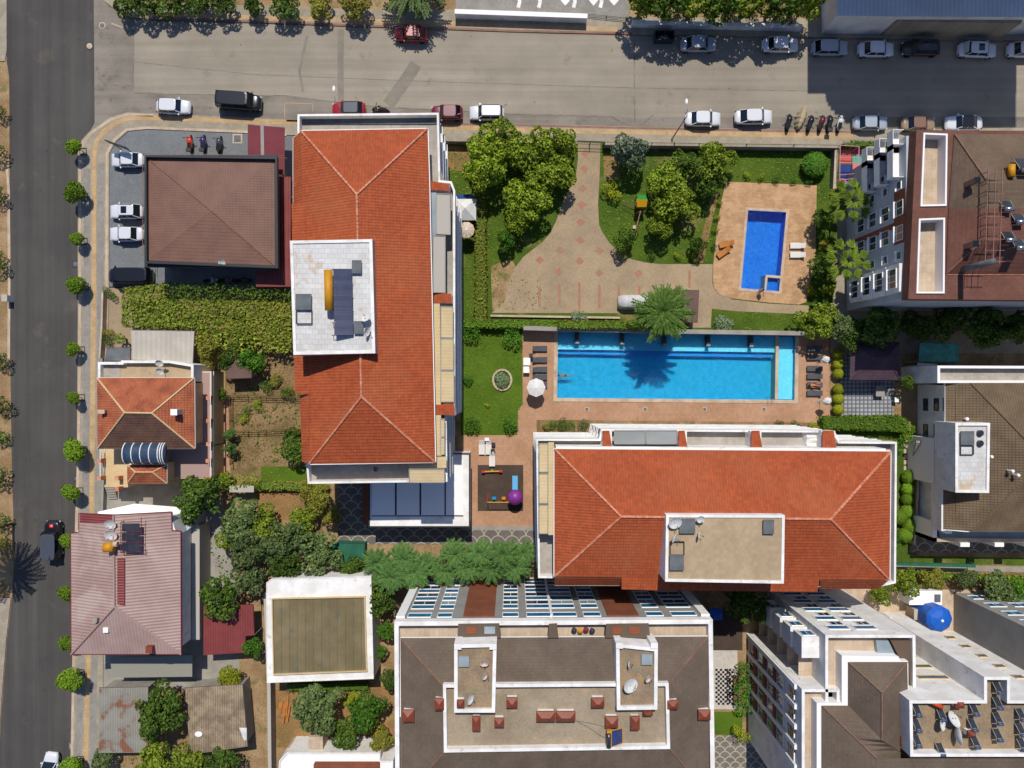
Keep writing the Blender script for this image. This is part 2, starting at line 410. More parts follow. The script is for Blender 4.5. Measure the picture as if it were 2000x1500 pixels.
m_orange = mat('orange_paint', 'd0552a', None, grain=.04, rough=.5)
m_hatch = mat('grey_roof_hatch', '6c7073', '5f6366', ns=1, grain=.12)
m_dish = mat('dish_white', 'd8d8d5', 'c9c8c4', ns=2, grain=.03, stain=('b58a5e', 1.2, .68, .6))
m_dishr = mat('dish_rusty', 'd8cfc4', 'a5623a', ns=1.5, lo=.42, hi=.6, grain=.06)
m_fabric = mat('cream_awning_fabric', 'd6bf93', 'cbb487', ns=.4, grain=.03, stripe=(1, .35, .04, .004))
m_awg = mat('grey_awning_fabric', '9a9c9a', '90928f', ns=.4, grain=.03)
m_pw = mat('white_canvas', 'dedcd8', 'd2cfca', ns=.8, grain=.04)
m_taupe = mat('taupe_canvas', '705850', '67504a', ns=.4, grain=.05)
m_bark = mat('tree_bark', '6b5642', '4f4032', ns=3, grain=.2)
m_concrete = mat('plain_concrete', 'a09a90', '918b81', ns=.5, grain=.08)
m_woodb = mat('orange_timber', 'c07a3a', 'a86930', ns=1, grain=.1)
m_tyre = mat('tyre_rubber', '1b1b1c', None, grain=.05, rough=.8)
m_leafs = dict(
    street=mat('street_tree_leaf', '4f7a14', '62901a', ns=1, leaf='94b032', grain=.2),
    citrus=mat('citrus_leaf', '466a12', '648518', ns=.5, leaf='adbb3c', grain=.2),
    dark=mat('dark_leaf', '2c4a14', '3b5b1a', ns=.5, leaf='6f8a30', grain=.2),
    olive=mat('olive_leaf', '4b6230', '5a703c', ns=.5, leaf='7d8f55', grain=.2),
    silver=mat('silver_leaf', '6a7f5e', '7a8d6c', ns=.5, leaf='9aa98a', grain=.2),
    lime=mat('lime_leaf', '7f9414', '90a01e', ns=.5, leaf='b3b42e', grain=.2),
    yellow=mat('yellowing_leaf', '6f7c24', '85862c', ns=.6, leaf='a8a044', grain=.2),
    vine=mat('vine_leaf', '5f7f1a', '86882e', ns=.2, leaf='a9b544', grain=.2),
    conifer=mat('conifer_frond', '3c5f2a', '486e34', ns=.5, leaf='70954c', grain=.2),
    palm=mat('palm_leaf', '4a6818', '5e7c20', ns=.8, leaf='93a83a', grain=.15),
    hedge=mat('hedge_leaf', '4d7a12', '5f8a1a', ns=.5, leaf='86a62c', grain=.2),
    green=mat('fresh_green_leaf', '2f5f14', '3f7019', ns=.5, leaf='6a9a2c', grain=.2),
    pinnate=mat('pinnate_leaf', '31521a', '416222', ns=.5, leaf='6b8536', grain=.2))

# ---------------- pools cut real basins out of every sheet they cross
POOL1 = [(1090, 645), (1553, 656), (1551, 781), (1088, 777)]
POOL2 = [(1461, 411), (1535, 415), (1521, 569), (1447, 563)]
def grow(px, k):
    c = [sum(p[i] for p in px) / len(px) for i in (0, 1)]
    return [(p[0] + (k if p[0] > c[0] else -k), p[1] + (k if p[1] > c[1] else -k)) for p in px]
sheet('ground', [(-6000, -5000), (8000, -5000), (8000, 6500), (-6000, 6500)], 0, m_dirt, (POOL1, POOL2))
# roads
sheet('avenue_road', [(14, -900), (187, -900), (188, 60), (190, 120), (188, 200), (187, 240), (175, 258), (160, 275), (153, 300), (153, 600),
      (151, 900), (148, 1000), (144, 1200), (141, 1350), (139, 1560), (130, 2600), (-60, 2600), (-20, 1560), (0, 1440), (6, 1350), (14, 1250),
      (24, 1160), (28, 1090), (26, 1000), (23, 900), (20, 700), (21, 500), (19, 350), (18, 150), (13, 120)], .012, m_asph)
sheet('street_road', [(183, -40), (205, 5), (228, 23), (255, 36), (300, 40), (500, 46), (740, 55), (1000, 65), (1240, 70), (1500, 74), (2000, 82),
      (3200, 100), (3200, 265), (2000, 250), (1700, 255), (1500, 253), (1250, 248), (1000, 242), (700, 238), (560, 234), (300, 222), (250, 220),
      (215, 230), (175, 258), (185, 240)], .016, m_road2)
sheet('street_overlay', [(262, 41), (500, 47), (740, 56), (1240, 71), (2000, 84), (3200, 103), (3200, 240), (2000, 228), (1500, 229), (1290, 229), (1245, 232),
      (1200, 227), (1000, 222), (860, 214), (740, 208), (650, 199), (560, 187), (520, 186), (335, 184), (262, 178)], .020, m_road)
for q, w_ in (([(666, 58), (665, 125), (666, 200)], 12), ([(813, 125), (790, 160), (758, 205)], 24), ([(600, 70), (585, 140), (592, 180)], 5)):
    sheet('road_patch', band(q, w_), .024, m_trench)
for q, w_ in (([(262, 182), (330, 184), (560, 187), (655, 199), (740, 209), (860, 215), (1000, 223), (1190, 227)], 1.6), ([(262, 121), (500, 146), (800, 158), (1240, 172), (1600, 178)], 1),
              ([(1239, 72), (1239, 170), (1240, 240)], 2), ([(1190, 226), (1215, 240), (1232, 246)], 2.5), ([(1275, 225), (1262, 237), (1248, 246)], 3),
              ([(190, 115), (191, 140), (200, 160), (225, 167), (259, 167)], 1.4), ([(218, 46), (254, 59)], 2.6), ([(262, 40), (261, 110), (260, 180)], 1.2),
              ([(556, 201), (556, 230)], 1.2), ([(556, 201), (611, 203)], 1.2), ([(611, 203), (611, 218)], 1.2)):
    sheet('road_joint', band(q, w_), .026, m_tact if q[0][0] in (556, 611) else (m_cream if w_ == 2.6 else m_crack))
# pavements, raised on a real kerb
slab('street_pavement', [(153, 300), (160, 275), (175, 258), (215, 230), (250, 220), (300, 222), (560, 234), (700, 238), (1000, 242), (1250, 248), (1500, 253),
      (1700, 255), (2000, 250), (3200, 265), (3200, 300), (2000, 278), (1790, 275), (1632, 283), (1178, 277), (1125, 275), (862, 272), (560, 264), (480, 258),
      (290, 250), (252, 255), (228, 276), (214, 300), (214, 560), (212, 640), (208, 700), (205, 850), (205, 1000), (202, 1340), (192, 1480), (190, 2600), (130, 2600),
      (139, 1560), (141, 1350), (144, 1200), (148, 1000), (151, 900), (153, 600)], .12, m_pave)
Z = .124
sheet('tactile_strip', band([(168, 1500), (172, 1340), (178, 1150), (181, 900), (182, 750), (184, 600), (185, 300), (190, 275), (205, 256), (228, 240), (255, 231), (290, 231),
      (500, 238), (700, 243), (900, 250), (1000, 254), (1250, 259), (1500, 264), (1665, 267)], 9), Z, m_tact)
sheet('grey_paving_strip', band([(152, 1500), (158, 1340), (163, 1150), (169, 900), (170, 750), (171, 600), (171, 330)], 13), Z, m_paveG)
sheet('grey_paving_strip', band([(182, 1500), (184, 1340), (190, 1150), (195, 900), (196, 750), (197, 600), (198, 320)], 13), Z, m_paveG)
sheet('kerb_strip', band([(141, 1500), (144, 1340), (147, 1150), (154, 900), (156, 750), (157, 600), (157, 300), (164, 279), (178, 261), (217, 234), (250, 224), (300, 226)], 5), Z, m_cream)
sheet('kerb_strip', band([(209, 560), (210, 300), (224, 274), (248, 254), (290, 250), (480, 258), (560, 264)], 5), Z, m_cream)
sheet('red_kerb_strip', band([(560, 236), (700, 240), (1000, 245), (1250, 251), (1500, 256), (1665, 258)], 4), Z, m_redk)
slab('north_pavement', [(204, -60), (205, 3), (228, 21), (255, 34), (300, 38), (500, 44), (740, 53), (1000, 63), (1240, 68), (1500, 72), (2000, 80), (3200, 98),
      (3200, 40), (2000, 40), (1240, 34), (1145, 28), (890, 20), (740, 20), (500, 12), (250, 5), (250, -60)], .12, m_pave)
sheet('tactile_strip', band([(300, 29), (500, 35), (740, 42), (900, 48), (1000, 52), (1205, 58)], 8), Z, m_tact)
sheet('red_kerb_strip', band([(300, 37), (500, 43), (740, 52), (900, 57), (1000, 61), (1235, 66)], 4), Z, m_redk)
sheet('entrance_paving', [(890, -200), (1228, -200), (1228, 38), (890, 24)], .128, m_paveG)
for x in (1012, 1052, 1095, 1120, 1150, 1172, 1190):
    sheet('paving_inlay', [(x, 2), (x + 9, 12), (x + 18, 2), (x + 9, -8)] if x % 4 else band([(x, -10), (x + 3, 4), (x, 16)], 7), .134, m_white)
slab('verge_pavement', [(-900, 120), (10, 120), (14, 100), (13, -900), (-900, -900)], .1, m_pave)
slab('verge_pavement', [(-900, 1180), (22, 1168), (13, 1250), (5, 1350), (-1, 1440), (-30, 1600), (-900, 1600)], .1, m_pave)
sheet('verge_kerb', band([(17, 700), (18, 560), (17, 375), (14, 330)], 5), .02, m_cream)
# plots
sheet('parking_lot', [(214, 300), (226, 278), (251, 256), (290, 251), (482, 260), (572, 265), (574, 566), (214, 562)], .03, m_lot)
sheet('lawn', [(862, 272), (1125, 276), (1178, 278), (1634, 284), (1660, 300), (1662, 652), (1560, 652), (1340, 644), (1020, 640), (905, 640), (866, 600)], .02, m_lawn, (POOL2,))
sheet('courtyard', [(1128, 277), (1173, 279), (1171, 340), (1168, 400), (1170, 440), (1176, 453), (1190, 474), (1208, 493), (1235, 507), (1262, 513), (1290, 516),
      (1392, 516), (1391, 552), (1396, 566), (1430, 585), (1500, 593), (1580, 597), (1578, 614), (1530, 612), (1440, 608), (1390, 603), (1388, 640), (1346, 640), (1346, 612), (960, 611), (985, 590), (1000, 530),
      (1022, 502), (1060, 472), (1075, 455), (1087, 430), (1097, 400), (1112, 370), (1125, 340), (1129, 310)], .03, m_court)
mb = MB()
for x, y in ((1143, 300), (1141, 330), (1138, 368), (1136, 400), (1134, 434), (1133, 469), (1094, 489), (1171, 490), (1054, 508), (1132, 510), (1092, 531), (1170, 533), (1247, 534)):
    a = 9; mb.face([P(x-a, y, 0) + Vector((0, 0, .036)), P(x, y+a*.9, 0) + Vector((0, 0, .036)), P(x+a, y, 0) + Vector((0, 0, .036)), P(x, y-a*.9, 0) + Vector((0, 0, .036))])
for x, y0, y1 in ((1092, 555, 600), (1131, 552, 605), (1170, 556, 602), (1208, 556, 580), (1248, 558, 576), (1346, 528, 562), (1053, 560, 600)):
    mb.face([P(x-2, y1, 0) + Vector((0, 0, .036)), P(x+3, y1, 0) + Vector((0, 0, .036)), P(x+3, y0, 0) + Vector((0, 0, .036)), P(x-2, y0, 0) + Vector((0, 0, .036))])
o = mb.build('paver_inlay', m_inlay); o['kind'] = 'structure'
DECK = [(1418, 355), (1595, 362), (1592, 500), (1580, 560), (1574, 590), (1560, 595), (1500, 591), (1430, 583), (1407, 576), (1395, 563), (1392, 550), (1393, 515), (1400, 450), (1408, 395)]
sheet('plank_deck', DECK, .06, m_wood, (POOL2,))
sheet('garden_path', [(1635, 425), (1664, 425), (1664, 470), (1658, 560), (1645, 620), (1618, 618), (1632, 560)], .035, m_pave)
sheet('garden_soil', band([(1398, 375), (1382, 440), (1366, 512)], 14), .026, m_straw)
sheet('bare_patch', [(870, 285), (915, 285), (920, 330), (905, 335), (868, 330)], .026, m_straw)
sheet('bare_patch', [(958, 520), (1000, 505), (1010, 530), (1002, 585), (985, 608), (962, 605)], .0262, m_dirt)
sheet('bare_patch', [(1178, 300), (1205, 300), (1212, 350), (1180, 352)], .026, m_straw)
sheet('pool_deck', [(1020, 640), (1340, 645), (1618, 655), (1619, 760), (1621, 826), (1050, 820), (1049, 850), (1048, 1036), (905, 1036), (905, 850),
      (1010, 850), (1012, 800), (1021, 790)], .03, m_pink, (POOL1,))
sheet('lawn', [(900, 640), (1020, 640), (1021, 790), (1012, 800), (1010, 850), (900, 850)], .024, m_lawn2)
sheet('play_surface', [(933, 908), (1022, 908), (1022, 998), (933, 998)], .034, m_mat)
sheet('scallop_paving', [(660, 935), (905, 935), (905, 1034), (1052, 1034), (1052, 1064), (660, 1062)], .036, m_arc)
sheet('kerb_strip', band([(905, 1031), (1050, 1032)], 8), .04, m_concrete)
sheet('planting_bed', [(1048, 820), (1150, 820), (1150, 843), (1048, 843)], .04, m_garden)
sheet('planting_bed', [(1510, 824), (1608, 826), (1606, 840), (1510, 838)], .04, m_garden)
sheet('lawn', [(1605, 826), (1785, 840), (1790, 1100), (1745, 1100), (1745, 860), (1605, 850)], .022, m_lawn)
sheet('tiled_terrace', [(1640, 690), (1745, 690), (1745, 811), (1636, 811)], .05, m_check)
sheet('dark_yard', [(1662, 430), (2400, 430), (2400, 690), (1622, 690), (1624, 640), (1650, 600)], .04, m_pave)
for k in range(7):
    y = 855 + k * 11; sheet('stepping_stone', [(1765, y), (1772, y), (1772, y + 8), (1765, y + 8)], .034, m_cream)
sheet('scallop_paving', [(1790, 1030), (2400, 1050), (2400, 1085), (1775, 1078)], .036, m_arc)
sheet('lawn', [(1740, 1085), (2400, 1098), (2400, 1112), (1740, 1100)], .03, m_lawn)
sheet('side_path', [(1740, 1102), (2400, 1114), (2400, 1126), (1740, 1112)], .05, m_concrete)
sheet('planted_verge', [(1740, 1113), (2400, 1127), (2400, 1160), (1740, 1150)], .02, m_garden)
sheet('beige_yard', [(1610, 1150), (1740, 1150), (2400, 1158), (2400, 1240), (1650, 1240)], .03, m_cope)
sheet('vegetable_plot', [(440, 690), (600, 690), (600, 960), (440, 960)], .012, m_garden)
sheet('dry_plot', [(500, 940), (625, 940), (610, 1015), (505, 1015)], .014, m_straw)
sheet('lawn', [(510, 911), (600, 911), (600, 940), (510, 940)], .02, m_lawn2)
sheet('brick_path', band([(435, 780), (438, 900), (440, 940)], 22), .03, m_pink)
sheet('concrete_yard', [(205, 560), (240, 560), (300, 700), (300, 740), (190, 745), (205, 650)], .03, m_court)
sheet('concrete_yard', [(205, 930), (420, 930), (460, 1120), (470, 1345), (200, 1345)], .02, m_concrete)
sheet('dry_plot', [(535, 1340), (775, 1340), (775, 1460), (535, 1460)], .014, m_straw)
sheet('concrete_path', band([(528, 1180), (532, 1330), (533, 1460), (530, 1600)], 9), .03, m_concrete)
sheet('dry_plot', [(470, 1340), (520, 1340), (515, 1500), (300, 1500), (300, 1470), (480, 1475)], .016, m_dirt)
sheet('white_court', [(1380, 1270), (1440, 1270), (1442, 1385), (1380, 1385)], .04, m_chess)
sheet('dark_play_court', [(1375, 1190), (1450, 1195), (1450, 1270), (1375, 1270)], .04, m_mat)
sheet('lawn', [(1380, 1390), (1450, 1390), (1450, 1436), (1380, 1434)], .03, m_lawn2)
m_ring = mat('ring_laid_paving', '857c70', '797166', ns=.5, grain=.1, grid=(.12, .12, .012, .85, .5), rings=(1.3, .06, 'b3a995'))
sheet('ring_paving', [(1380, 1436), (1500, 1436), (1500, 1700), (1380, 1700)], .036, m_ring)
# ---------------- pool basins and water
m_basin = mat('pool_basin_tiles', '1aa6d2', '28aedb', ns=1.6, lo=.44, hi=.56, grain=.05, grid=(.3, .3, .01, .93))  # second tone mottles the tiles like caustic light, painted into the colour
m_basin2 = mat('deep_blue_pool_tiles', '1478dc', '2586e2', ns=1.8, lo=.44, hi=.56, grain=.12, gs=4, grid=(.25, .25, .01, .85))  # same painted caustic-like mottling in a deeper blue
m_ledge = mat('pool_ledge_tiles', '9adcf2', 'a6e2f5', ns=.4, grain=.04, grid=(.3, .3, .01, .95))
m_stepb = mat('pool_step_band', '2488cc', '2e92d4', ns=.4, grain=.04)
def water_mat(name, tint, amp, sc_, lift):
    m = bpy.data.materials.new(name); m.use_nodes = True; N = m.node_tree.nodes; L = m.node_tree.links
    for q in list(N):
        if q.type != 'OUTPUT_MATERIAL': N.remove(q)
    out = [q for q in N][0]
    tr = N.new('ShaderNodeBsdfTransparent'); tr.inputs[0].default_value = tint
    gl = N.new('ShaderNodeBsdfGlossy'); gl.inputs['Roughness'].default_value = .16; gl.inputs[0].default_value = (.75, 1, 1, 1)
    mx = N.new('ShaderNodeMixShader'); fr = N.new('ShaderNodeFresnel'); fr.inputs[0].default_value = 1.5
    tc = N.new('ShaderNodeTexCoord'); hs = None
    for s, k, ds in ((sc_, 1, 1.6), (sc_ * 2.6, .22, .8)):
        n = N.new('ShaderNodeTexNoise'); n.inputs['Scale'].default_value = s; n.inputs['Detail'].default_value = 1; n.inputs['Distortion'].default_value = ds; L.new(tc.outputs['Object'], n.inputs['Vector'])
        mu = N.new('ShaderNodeMath'); mu.operation = 'MULTIPLY'; mu.inputs[1].default_value = k * amp; L.new(n.outputs['Fac'], mu.inputs[0])
        if hs is None: hs = mu.outputs[0]
        else:
            a2 = N.new('ShaderNodeMath'); L.new(hs, a2.inputs[0]); L.new(mu.outputs[0], a2.inputs[1]); hs = a2.outputs[0]
    bp = N.new('ShaderNodeBump'); bp.inputs['Distance'].default_value = 1; L.new(hs, bp.inputs['Height'])
    L.new(bp.outputs[0], gl.inputs['Normal'])
    L.new(fr.outputs[0], mx.inputs[0]); L.new(tr.outputs[0], mx.inputs[1]); L.new(gl.outputs[0], mx.inputs[2]); L.new(mx.outputs[0], out.inputs[0])
    return m
m_wat = water_mat('pool_water', (.66, .97, 1, 1), .36, 2.7, 1)
m_wat2 = water_mat('deep_pool_water', (.62, .92, 1, 1), .36, 2.6, 1)
def basin(name, px, depth, m, mw, cop=.5):
    o = [P(x, y, 0) for x, y in px]; mb = MB(); V = lambda p, z: (p.x, p.y, z)
    for i in range(4):
        a, b = o[i], o[(i + 1) % 4]; mb.face([V(a, .08), V(b, .08), V(b, -depth), V(a, -depth)])
    mb.face([V(p, -depth) for p in o]); b_ = mb.build(name + '_basin', m); b_['kind'] = 'structure'
    wt = MB(); wt.face([V(p, -.12) for p in o[::-1]]); w_ = wt.build(name + '_water', mw); w_['kind'] = 'structure'
    cp = MB(); i_ = [p for p in o]; oo = inset(o, -cop)
    for i in range(4):
        j = (i + 1) % 4; a, b, c, d = oo[i], oo[j], o[j], o[i]
        cp.face([(a.x, a.y, .1), (b.x, b.y, .1), (c.x, c.y, .1), (d.x, d.y, .1)]); cp.face([(a.x, a.y, 0), (b.x, b.y, 0), (b.x, b.y, .1), (a.x, a.y, .1)])
        cp.face([(c.x, c.y, .1), (d.x, d.y, .1), (d.x, d.y, -.02), (c.x, c.y, -.02)])
    c_ = cp.build(name + '_coping', m_cope); c_['kind'] = 'structure'
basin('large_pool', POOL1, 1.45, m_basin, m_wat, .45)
basin('small_pool', POOL2, 1.5, m_basin2, m_wat2, .35)
mb = MB(); mb.pp([(1091, 646), (1516, 656), (1515, 688), (1090, 682)], -1.44, -.35, 0); o = mb.build('pool_ledge', m_ledge); o['kind'] = 'structure'
mb = MB(); mb.pp([(1090, 682), (1515, 688), (1515, 698), (1090, 691)], -1.44, -.8, 0); o = mb.build('pool_step', m_stepb); o['kind'] = 'structure'
mb = MB(); mb.pp([(1521, 657), (1552, 657), (1550, 780), (1520, 780)], -1.44, -.45, 0); o = mb.build('shallow_pool_floor', m_ledge); o['kind'] = 'structure'
mb = MB(); mb.pp([(1515, 656), (1521, 656), (1519, 780), (1513, 780)], -1.44, .09, 0); o = mb.build('pool_divider', m_cope); o['kind'] = 'structure'
mb = MB(); mb.pp([(1499, 541), (1523, 543), (1521, 569), (1496, 567)], -1.49, -.6, 0); o = mb.build('bathing_nook_floor', m_basin2); o['kind'] = 'structure'
mb = MB(); mb.pp([(1495, 537), (1524, 539), (1524, 544), (1499, 542), (1496, 567), (1492, 566)], -1.49, .09, 0); o = mb.build('bathing_nook_rim', m_cope); o['kind'] = 'structure'
# ---------------- building kit
def bld(name, label, cat, px, z=0, group=None):
    c = sum((P(x, y, z) for x, y in px), Vector()) / len(px); c.z = 0
    return thing(name, label, cat, c, group)
def wall(root, px, z0, z1, m, zr=None, name='wall'): return MB().pp(px, z0, z1, zr).build(name, m, root)
def rect(x0, y0, x1, y1): return [(x0, y0), (x1, y0), (x1, y1), (x0, y1)]
def flat(root, px, z0, z1, mw, mt, rim=.35, w_=.25, mp=None, name='roof_terrace'):
    """body, sunken flat floor and parapet; px is the parapet outline at z1"""
    pts = [P(x, y, z1) for x, y in px]
    mb = MB(); mb.prism(pts, z0, z1 - rim - .01); mb.build('wall', mw, root)
    i_ = inset(pts, w_ * .9); fl = MB(); fl.prism(i_, z1 - rim - .05, z1 - rim); fl.build(name, mt, root)
    p = MB(); parapet(p, px, z1 - rim - .012, z1, w_); p.build('parapet', mp or mw, root)
def roof(root, faces, m, lines=(), mr=None, step=.36, lift=.05, r=.13, fascia=None, name='roof'):
    mb = MB()
    for f in faces: roofface(mb, f, step, lift)
    o = mb.build(name, m, root)
    if lines:
        for l in lines: rb = MB(); ridges(rb, [l], r); rb.build('ridge_cap', mr or m, o)
    if fascia:
        fb = MB(); pts = [P(*q) for q in fascia[0]]
        for a, b in zip(pts, pts[1:]): fb.bar(a - Vector((0, 0, .08)), b - Vector((0, 0, .08)), .1, .2)
        fb.build('gutter', fascia[1], o)
    return o
def window(root, a, d, n, w_, h, mg, mf, bars=1, prou=.0, sill=True):
    """window centred at a on a wall with direction d and outward normal n"""
    a = Vector(a); d = Vector(d); n = Vector(n)
    rot = Matrix((d, n, Vector((0, 0, 1)))).transposed()
    o = MB().box(a + n * .02, (w_, .05, h), rot).build('window', mg, root)
    f = MB(); t = .055
    for s in (-1, 1):
        f.box(a + n * .04 + d * s * (w_ / 2 + t / 2 - .001), (t, .12, h + 2 * t), rot)
        f.box(a + n * .04 + Vector((0, 0, s * (h / 2 + t / 2 - .001))), (w_, .11, t), rot)
    for k in range(bars): f.box(a + n * .04 + d * (w_ * ((k + 1) / (bars + 1) - .5)), (.06, .08, h), rot)
    f.build('frame', mf, o)
    if sill: MB().box(a + n * .1 + Vector((0, 0, -h / 2 - t - .03)), (w_ + .3, .28, .06), rot).build('sill', mf, o)
    return o
def slabs(root, px, zt, levels, mw, mp, t=.28, bal=1.0, zr=None, edges=None):
    """balcony slabs on each level with a glazed balustrade along their edges"""
    pts = [P(x, y, zt) for x, y in px]
    for z in levels:
        MB().prism(pts, z - t, z).build('balcony_slab', mw, root)
        g = MB(); ii = inset(pts, .08); n = len(ii)
        for k in (edges if edges is not None else range(n)):
            a, b = ii[k], ii[(k + 1) % n]; g.bar((a.x, a.y, z + bal / 2), (b.x, b.y, z + bal / 2), .04, bal)
        q = g.build('balustrade', mp, root)
        r_ = MB()
        for k in (edges if edges is not None else range(n)):
            a, b = ii[k], ii[(k + 1) % n]; r_.bar((a.x, a.y, z + bal), (b.x, b.y, z + bal), .08, .06)
        r_.build('handrail', m_white2, q)
def awning(root, x0, y0, x1, y1, z, m, slope=0, axis=0):
    """folding canopy: fabric field in a metal frame"""
    mb = MB(); a, b, c, d = P(x0, y0, z), P(x1, y0, z), P(x1, y1, z), P(x0, y1, z)
    if axis == 0:
        for q in (b, c): q.z -= slope
    else:
        for q in (c, d): q.z -= slope
    dn = Vector((0, 0, .06)); mb.face([d, c, b, a]); mb.face([a - dn, b - dn, c - dn, d - dn])
    o = mb.build('awning', m, root); f = MB()
    for p, q in ((a, b), (b, c), (c, d), (d, a)): f.bar(p, q, .09, .12)
    f.build('awning_frame', m_grey, o); return o

# ======== A: long orange-roofed block left of the pools
A = bld('apartment_building', 'upright orange-roofed apartment block between the vine pergola and the pool lawn', 'apartment block', [(580, 250), (860, 250), (860, 900), (600, 900)], 14)
wall(A, [(602, 270), (830, 262), (834, 350), (842, 890), (614, 895), (612, 765), (602, 400)], 0, 14.9, m_white)
LV = (3.1, 6.1, 9.1)
TOPA = [(581, 223), (857, 220), (860, 352), (882, 354), (889, 372), (889, 812), (872, 814), (874, 941), (601, 945), (598, 906), (580, 400)]
slabs(A, TOPA, 13.2, LV, m_white, m_pane, edges=(3, 4, 5, 6, 7, 8, 0))
ptsA = [P(x, y, 13.2) for x, y in TOPA]
wall(A, rect(586, 229, 853, 242), 12.2, 12.35, m_hatch, name='gutter_channel')
MB().prism(ptsA, 11.9, 12.2).build('roof_terrace', m_ter, A)
wall(A, [(590, 262), (836, 258), (868, 352), (868, 790), (852, 815), (852, 910), (610, 915), (592, 765)], .02, 11.88, m_grey, 13.2)
p = MB(); parapet(p, TOPA, 11.88, 13.2, .22); p.build('parapet', m_white, A)
roof(A, [
    [(588, 256, 15.2), (835, 252, 15.2), (697, 380, 17.8)],
    [(592, 262, 15.3), (697, 380, 17.8), (706, 775, 17.8), (606, 902, 15.3), (606, 770, 15.3), (576, 768, 15.0), (570, 398, 15.0), (592, 397, 15.3)],
    [(835, 252, 15.2), (838, 345, 15.2), (850, 900, 15.2), (706, 775, 17.8), (697, 380, 17.8)],
    [(850, 903, 15.2), (604, 906, 15.2), (706, 775, 17.8)]], m_tileO,
    [((588, 256, 15.2), (697, 380, 17.8)), ((835, 252, 15.2), (697, 380, 17.8)), ((697, 380, 17.8), (706, 775, 17.8)), ((850, 903, 15.2), (706, 775, 17.8)), ((604, 906, 15.2), (706, 775, 17.8))], m_tileR,
    fascia=([(588, 255, 15.2), (836, 251, 15.2), (839, 345, 15.2), (851, 903, 15.2), (603, 907, 15.2)], m_white2))
roof(A, [[(588, 257, 15.2), (592, 262, 15.29), (592, 397, 15.29), (573, 397, 14.0), (573, 270, 14.0)]], m_tileO, fascia=([(588, 257, 15.1), (573, 270, 14), (573, 397, 14)], m_white2), name='side_roof')
roof(A, [[(606, 771, 15.28), (606, 903, 15.28), (590, 902, 14.2), (587, 771, 14.2)]], m_tileO, name='side_roof')
for q in ([(840, 353, 14.2), (878, 360, 14.2), (878, 373, 14.3), (841, 371, 14.3)], [(847, 572, 14.2), (882, 574, 14.2), (883, 592, 14.3), (847, 592, 14.3)], [(851, 788, 14.2), (887, 788, 14.2), (889, 811, 14.3), (851, 810, 14.3)]):
    MB().pp([v[:2] for v in q], 12.2, 13.9, 14.2).build('party_wall', m_white, A); roof(A, [q], m_tileO, name='party_wall_cap', lift=.04)
wall(A, [(846, 592), (859, 592), (862, 890), (850, 890)], 14.0, 14.25, m_fabric, name='fascia_board')
wall(A, [(839, 376), (852, 376), (855, 570), (845, 570)], 14.0, 14.25, m_pane, name='fascia_board')
for q in ((861, 598, 884, 659), (861, 661, 885, 722), (861, 724, 886, 785)): awning(A, *q, 14.5, m_fabric, .4)
awning(A, 852, 378, 879, 457, 14.5, m_whsh, .3); awning(A, 846, 460, 869, 571, 14.5, m_whsh, .3)
awning(A, 860, 818, 868, 853, 14.2, m_fabric, .2); awning(A, 860, 855, 868, 888, 14.2, m_fabric, .2); awning(A, 799, 916, 868, 943, 14.3, m_fabric, .3, 1)
wall(A, [(848, 892), (872, 892), (872, 914), (800, 914), (797, 906)], 14.0, 14.2, m_fabric, name='fascia_board')
BOXA = [(566, 470), (727, 467), (733, 690), (573, 693)]
flat(A, BOXA, 14.9, 18.6, m_cream, m_tiles, .12, .3, m_white, 'penthouse_roof')
nx = Vector((1, 0, 0)); ny = Vector((0, 1, 0))
for z in LV + (.1,):
    for y in (400, 450, 500, 620, 680, 740, 850):
        p = P(868, y, 13.2); window(A, (p.x + .02, p.y, z + 1.3), ny, nx, 1.8, 1.9, m_glass, m_white2, 1, sill=False)
# ======== B: orange-roofed block below the big pool
B = bld('apartment_building', 'wide orange-roofed apartment block just below the large swimming pool', 'apartment block', [(1080, 880), (1740, 880), (1740, 1140), (1080, 1140)], 14)
TOPB = [(1047, 857), (1170, 857), (1174, 838), (1630, 841), (1640, 862), (1752, 863), (1750, 1139), (1720, 1146), (1590, 1148), (1300, 1136), (1215, 1131), (1051, 1129)]
ptsB = [P(x, y, 13.2) for x, y in TOPB]
slabs(B, TOPB, 13.2, LV, m_white, m_pane, edges=(0, 1, 2, 3, 4, 5, 11))
wall(B, [(1086, 872), (1730, 876), (1730, 1135), (1086, 1122)], 0, 15.0, m_white, 15)
wall(B, [(1066, 885), (1180, 885), (1200, 866), (1620, 868), (1640, 880), (1732, 884), (1730, 1128), (1066, 1120)], .02, 11.88, m_grey, 13.2)
MB().prism(ptsB, 11.9, 12.2).build('roof_terrace', m_ter, B)
p = MB(); parapet(p, TOPB, 11.88, 13.2, .22); p.build('parapet', m_white, B)
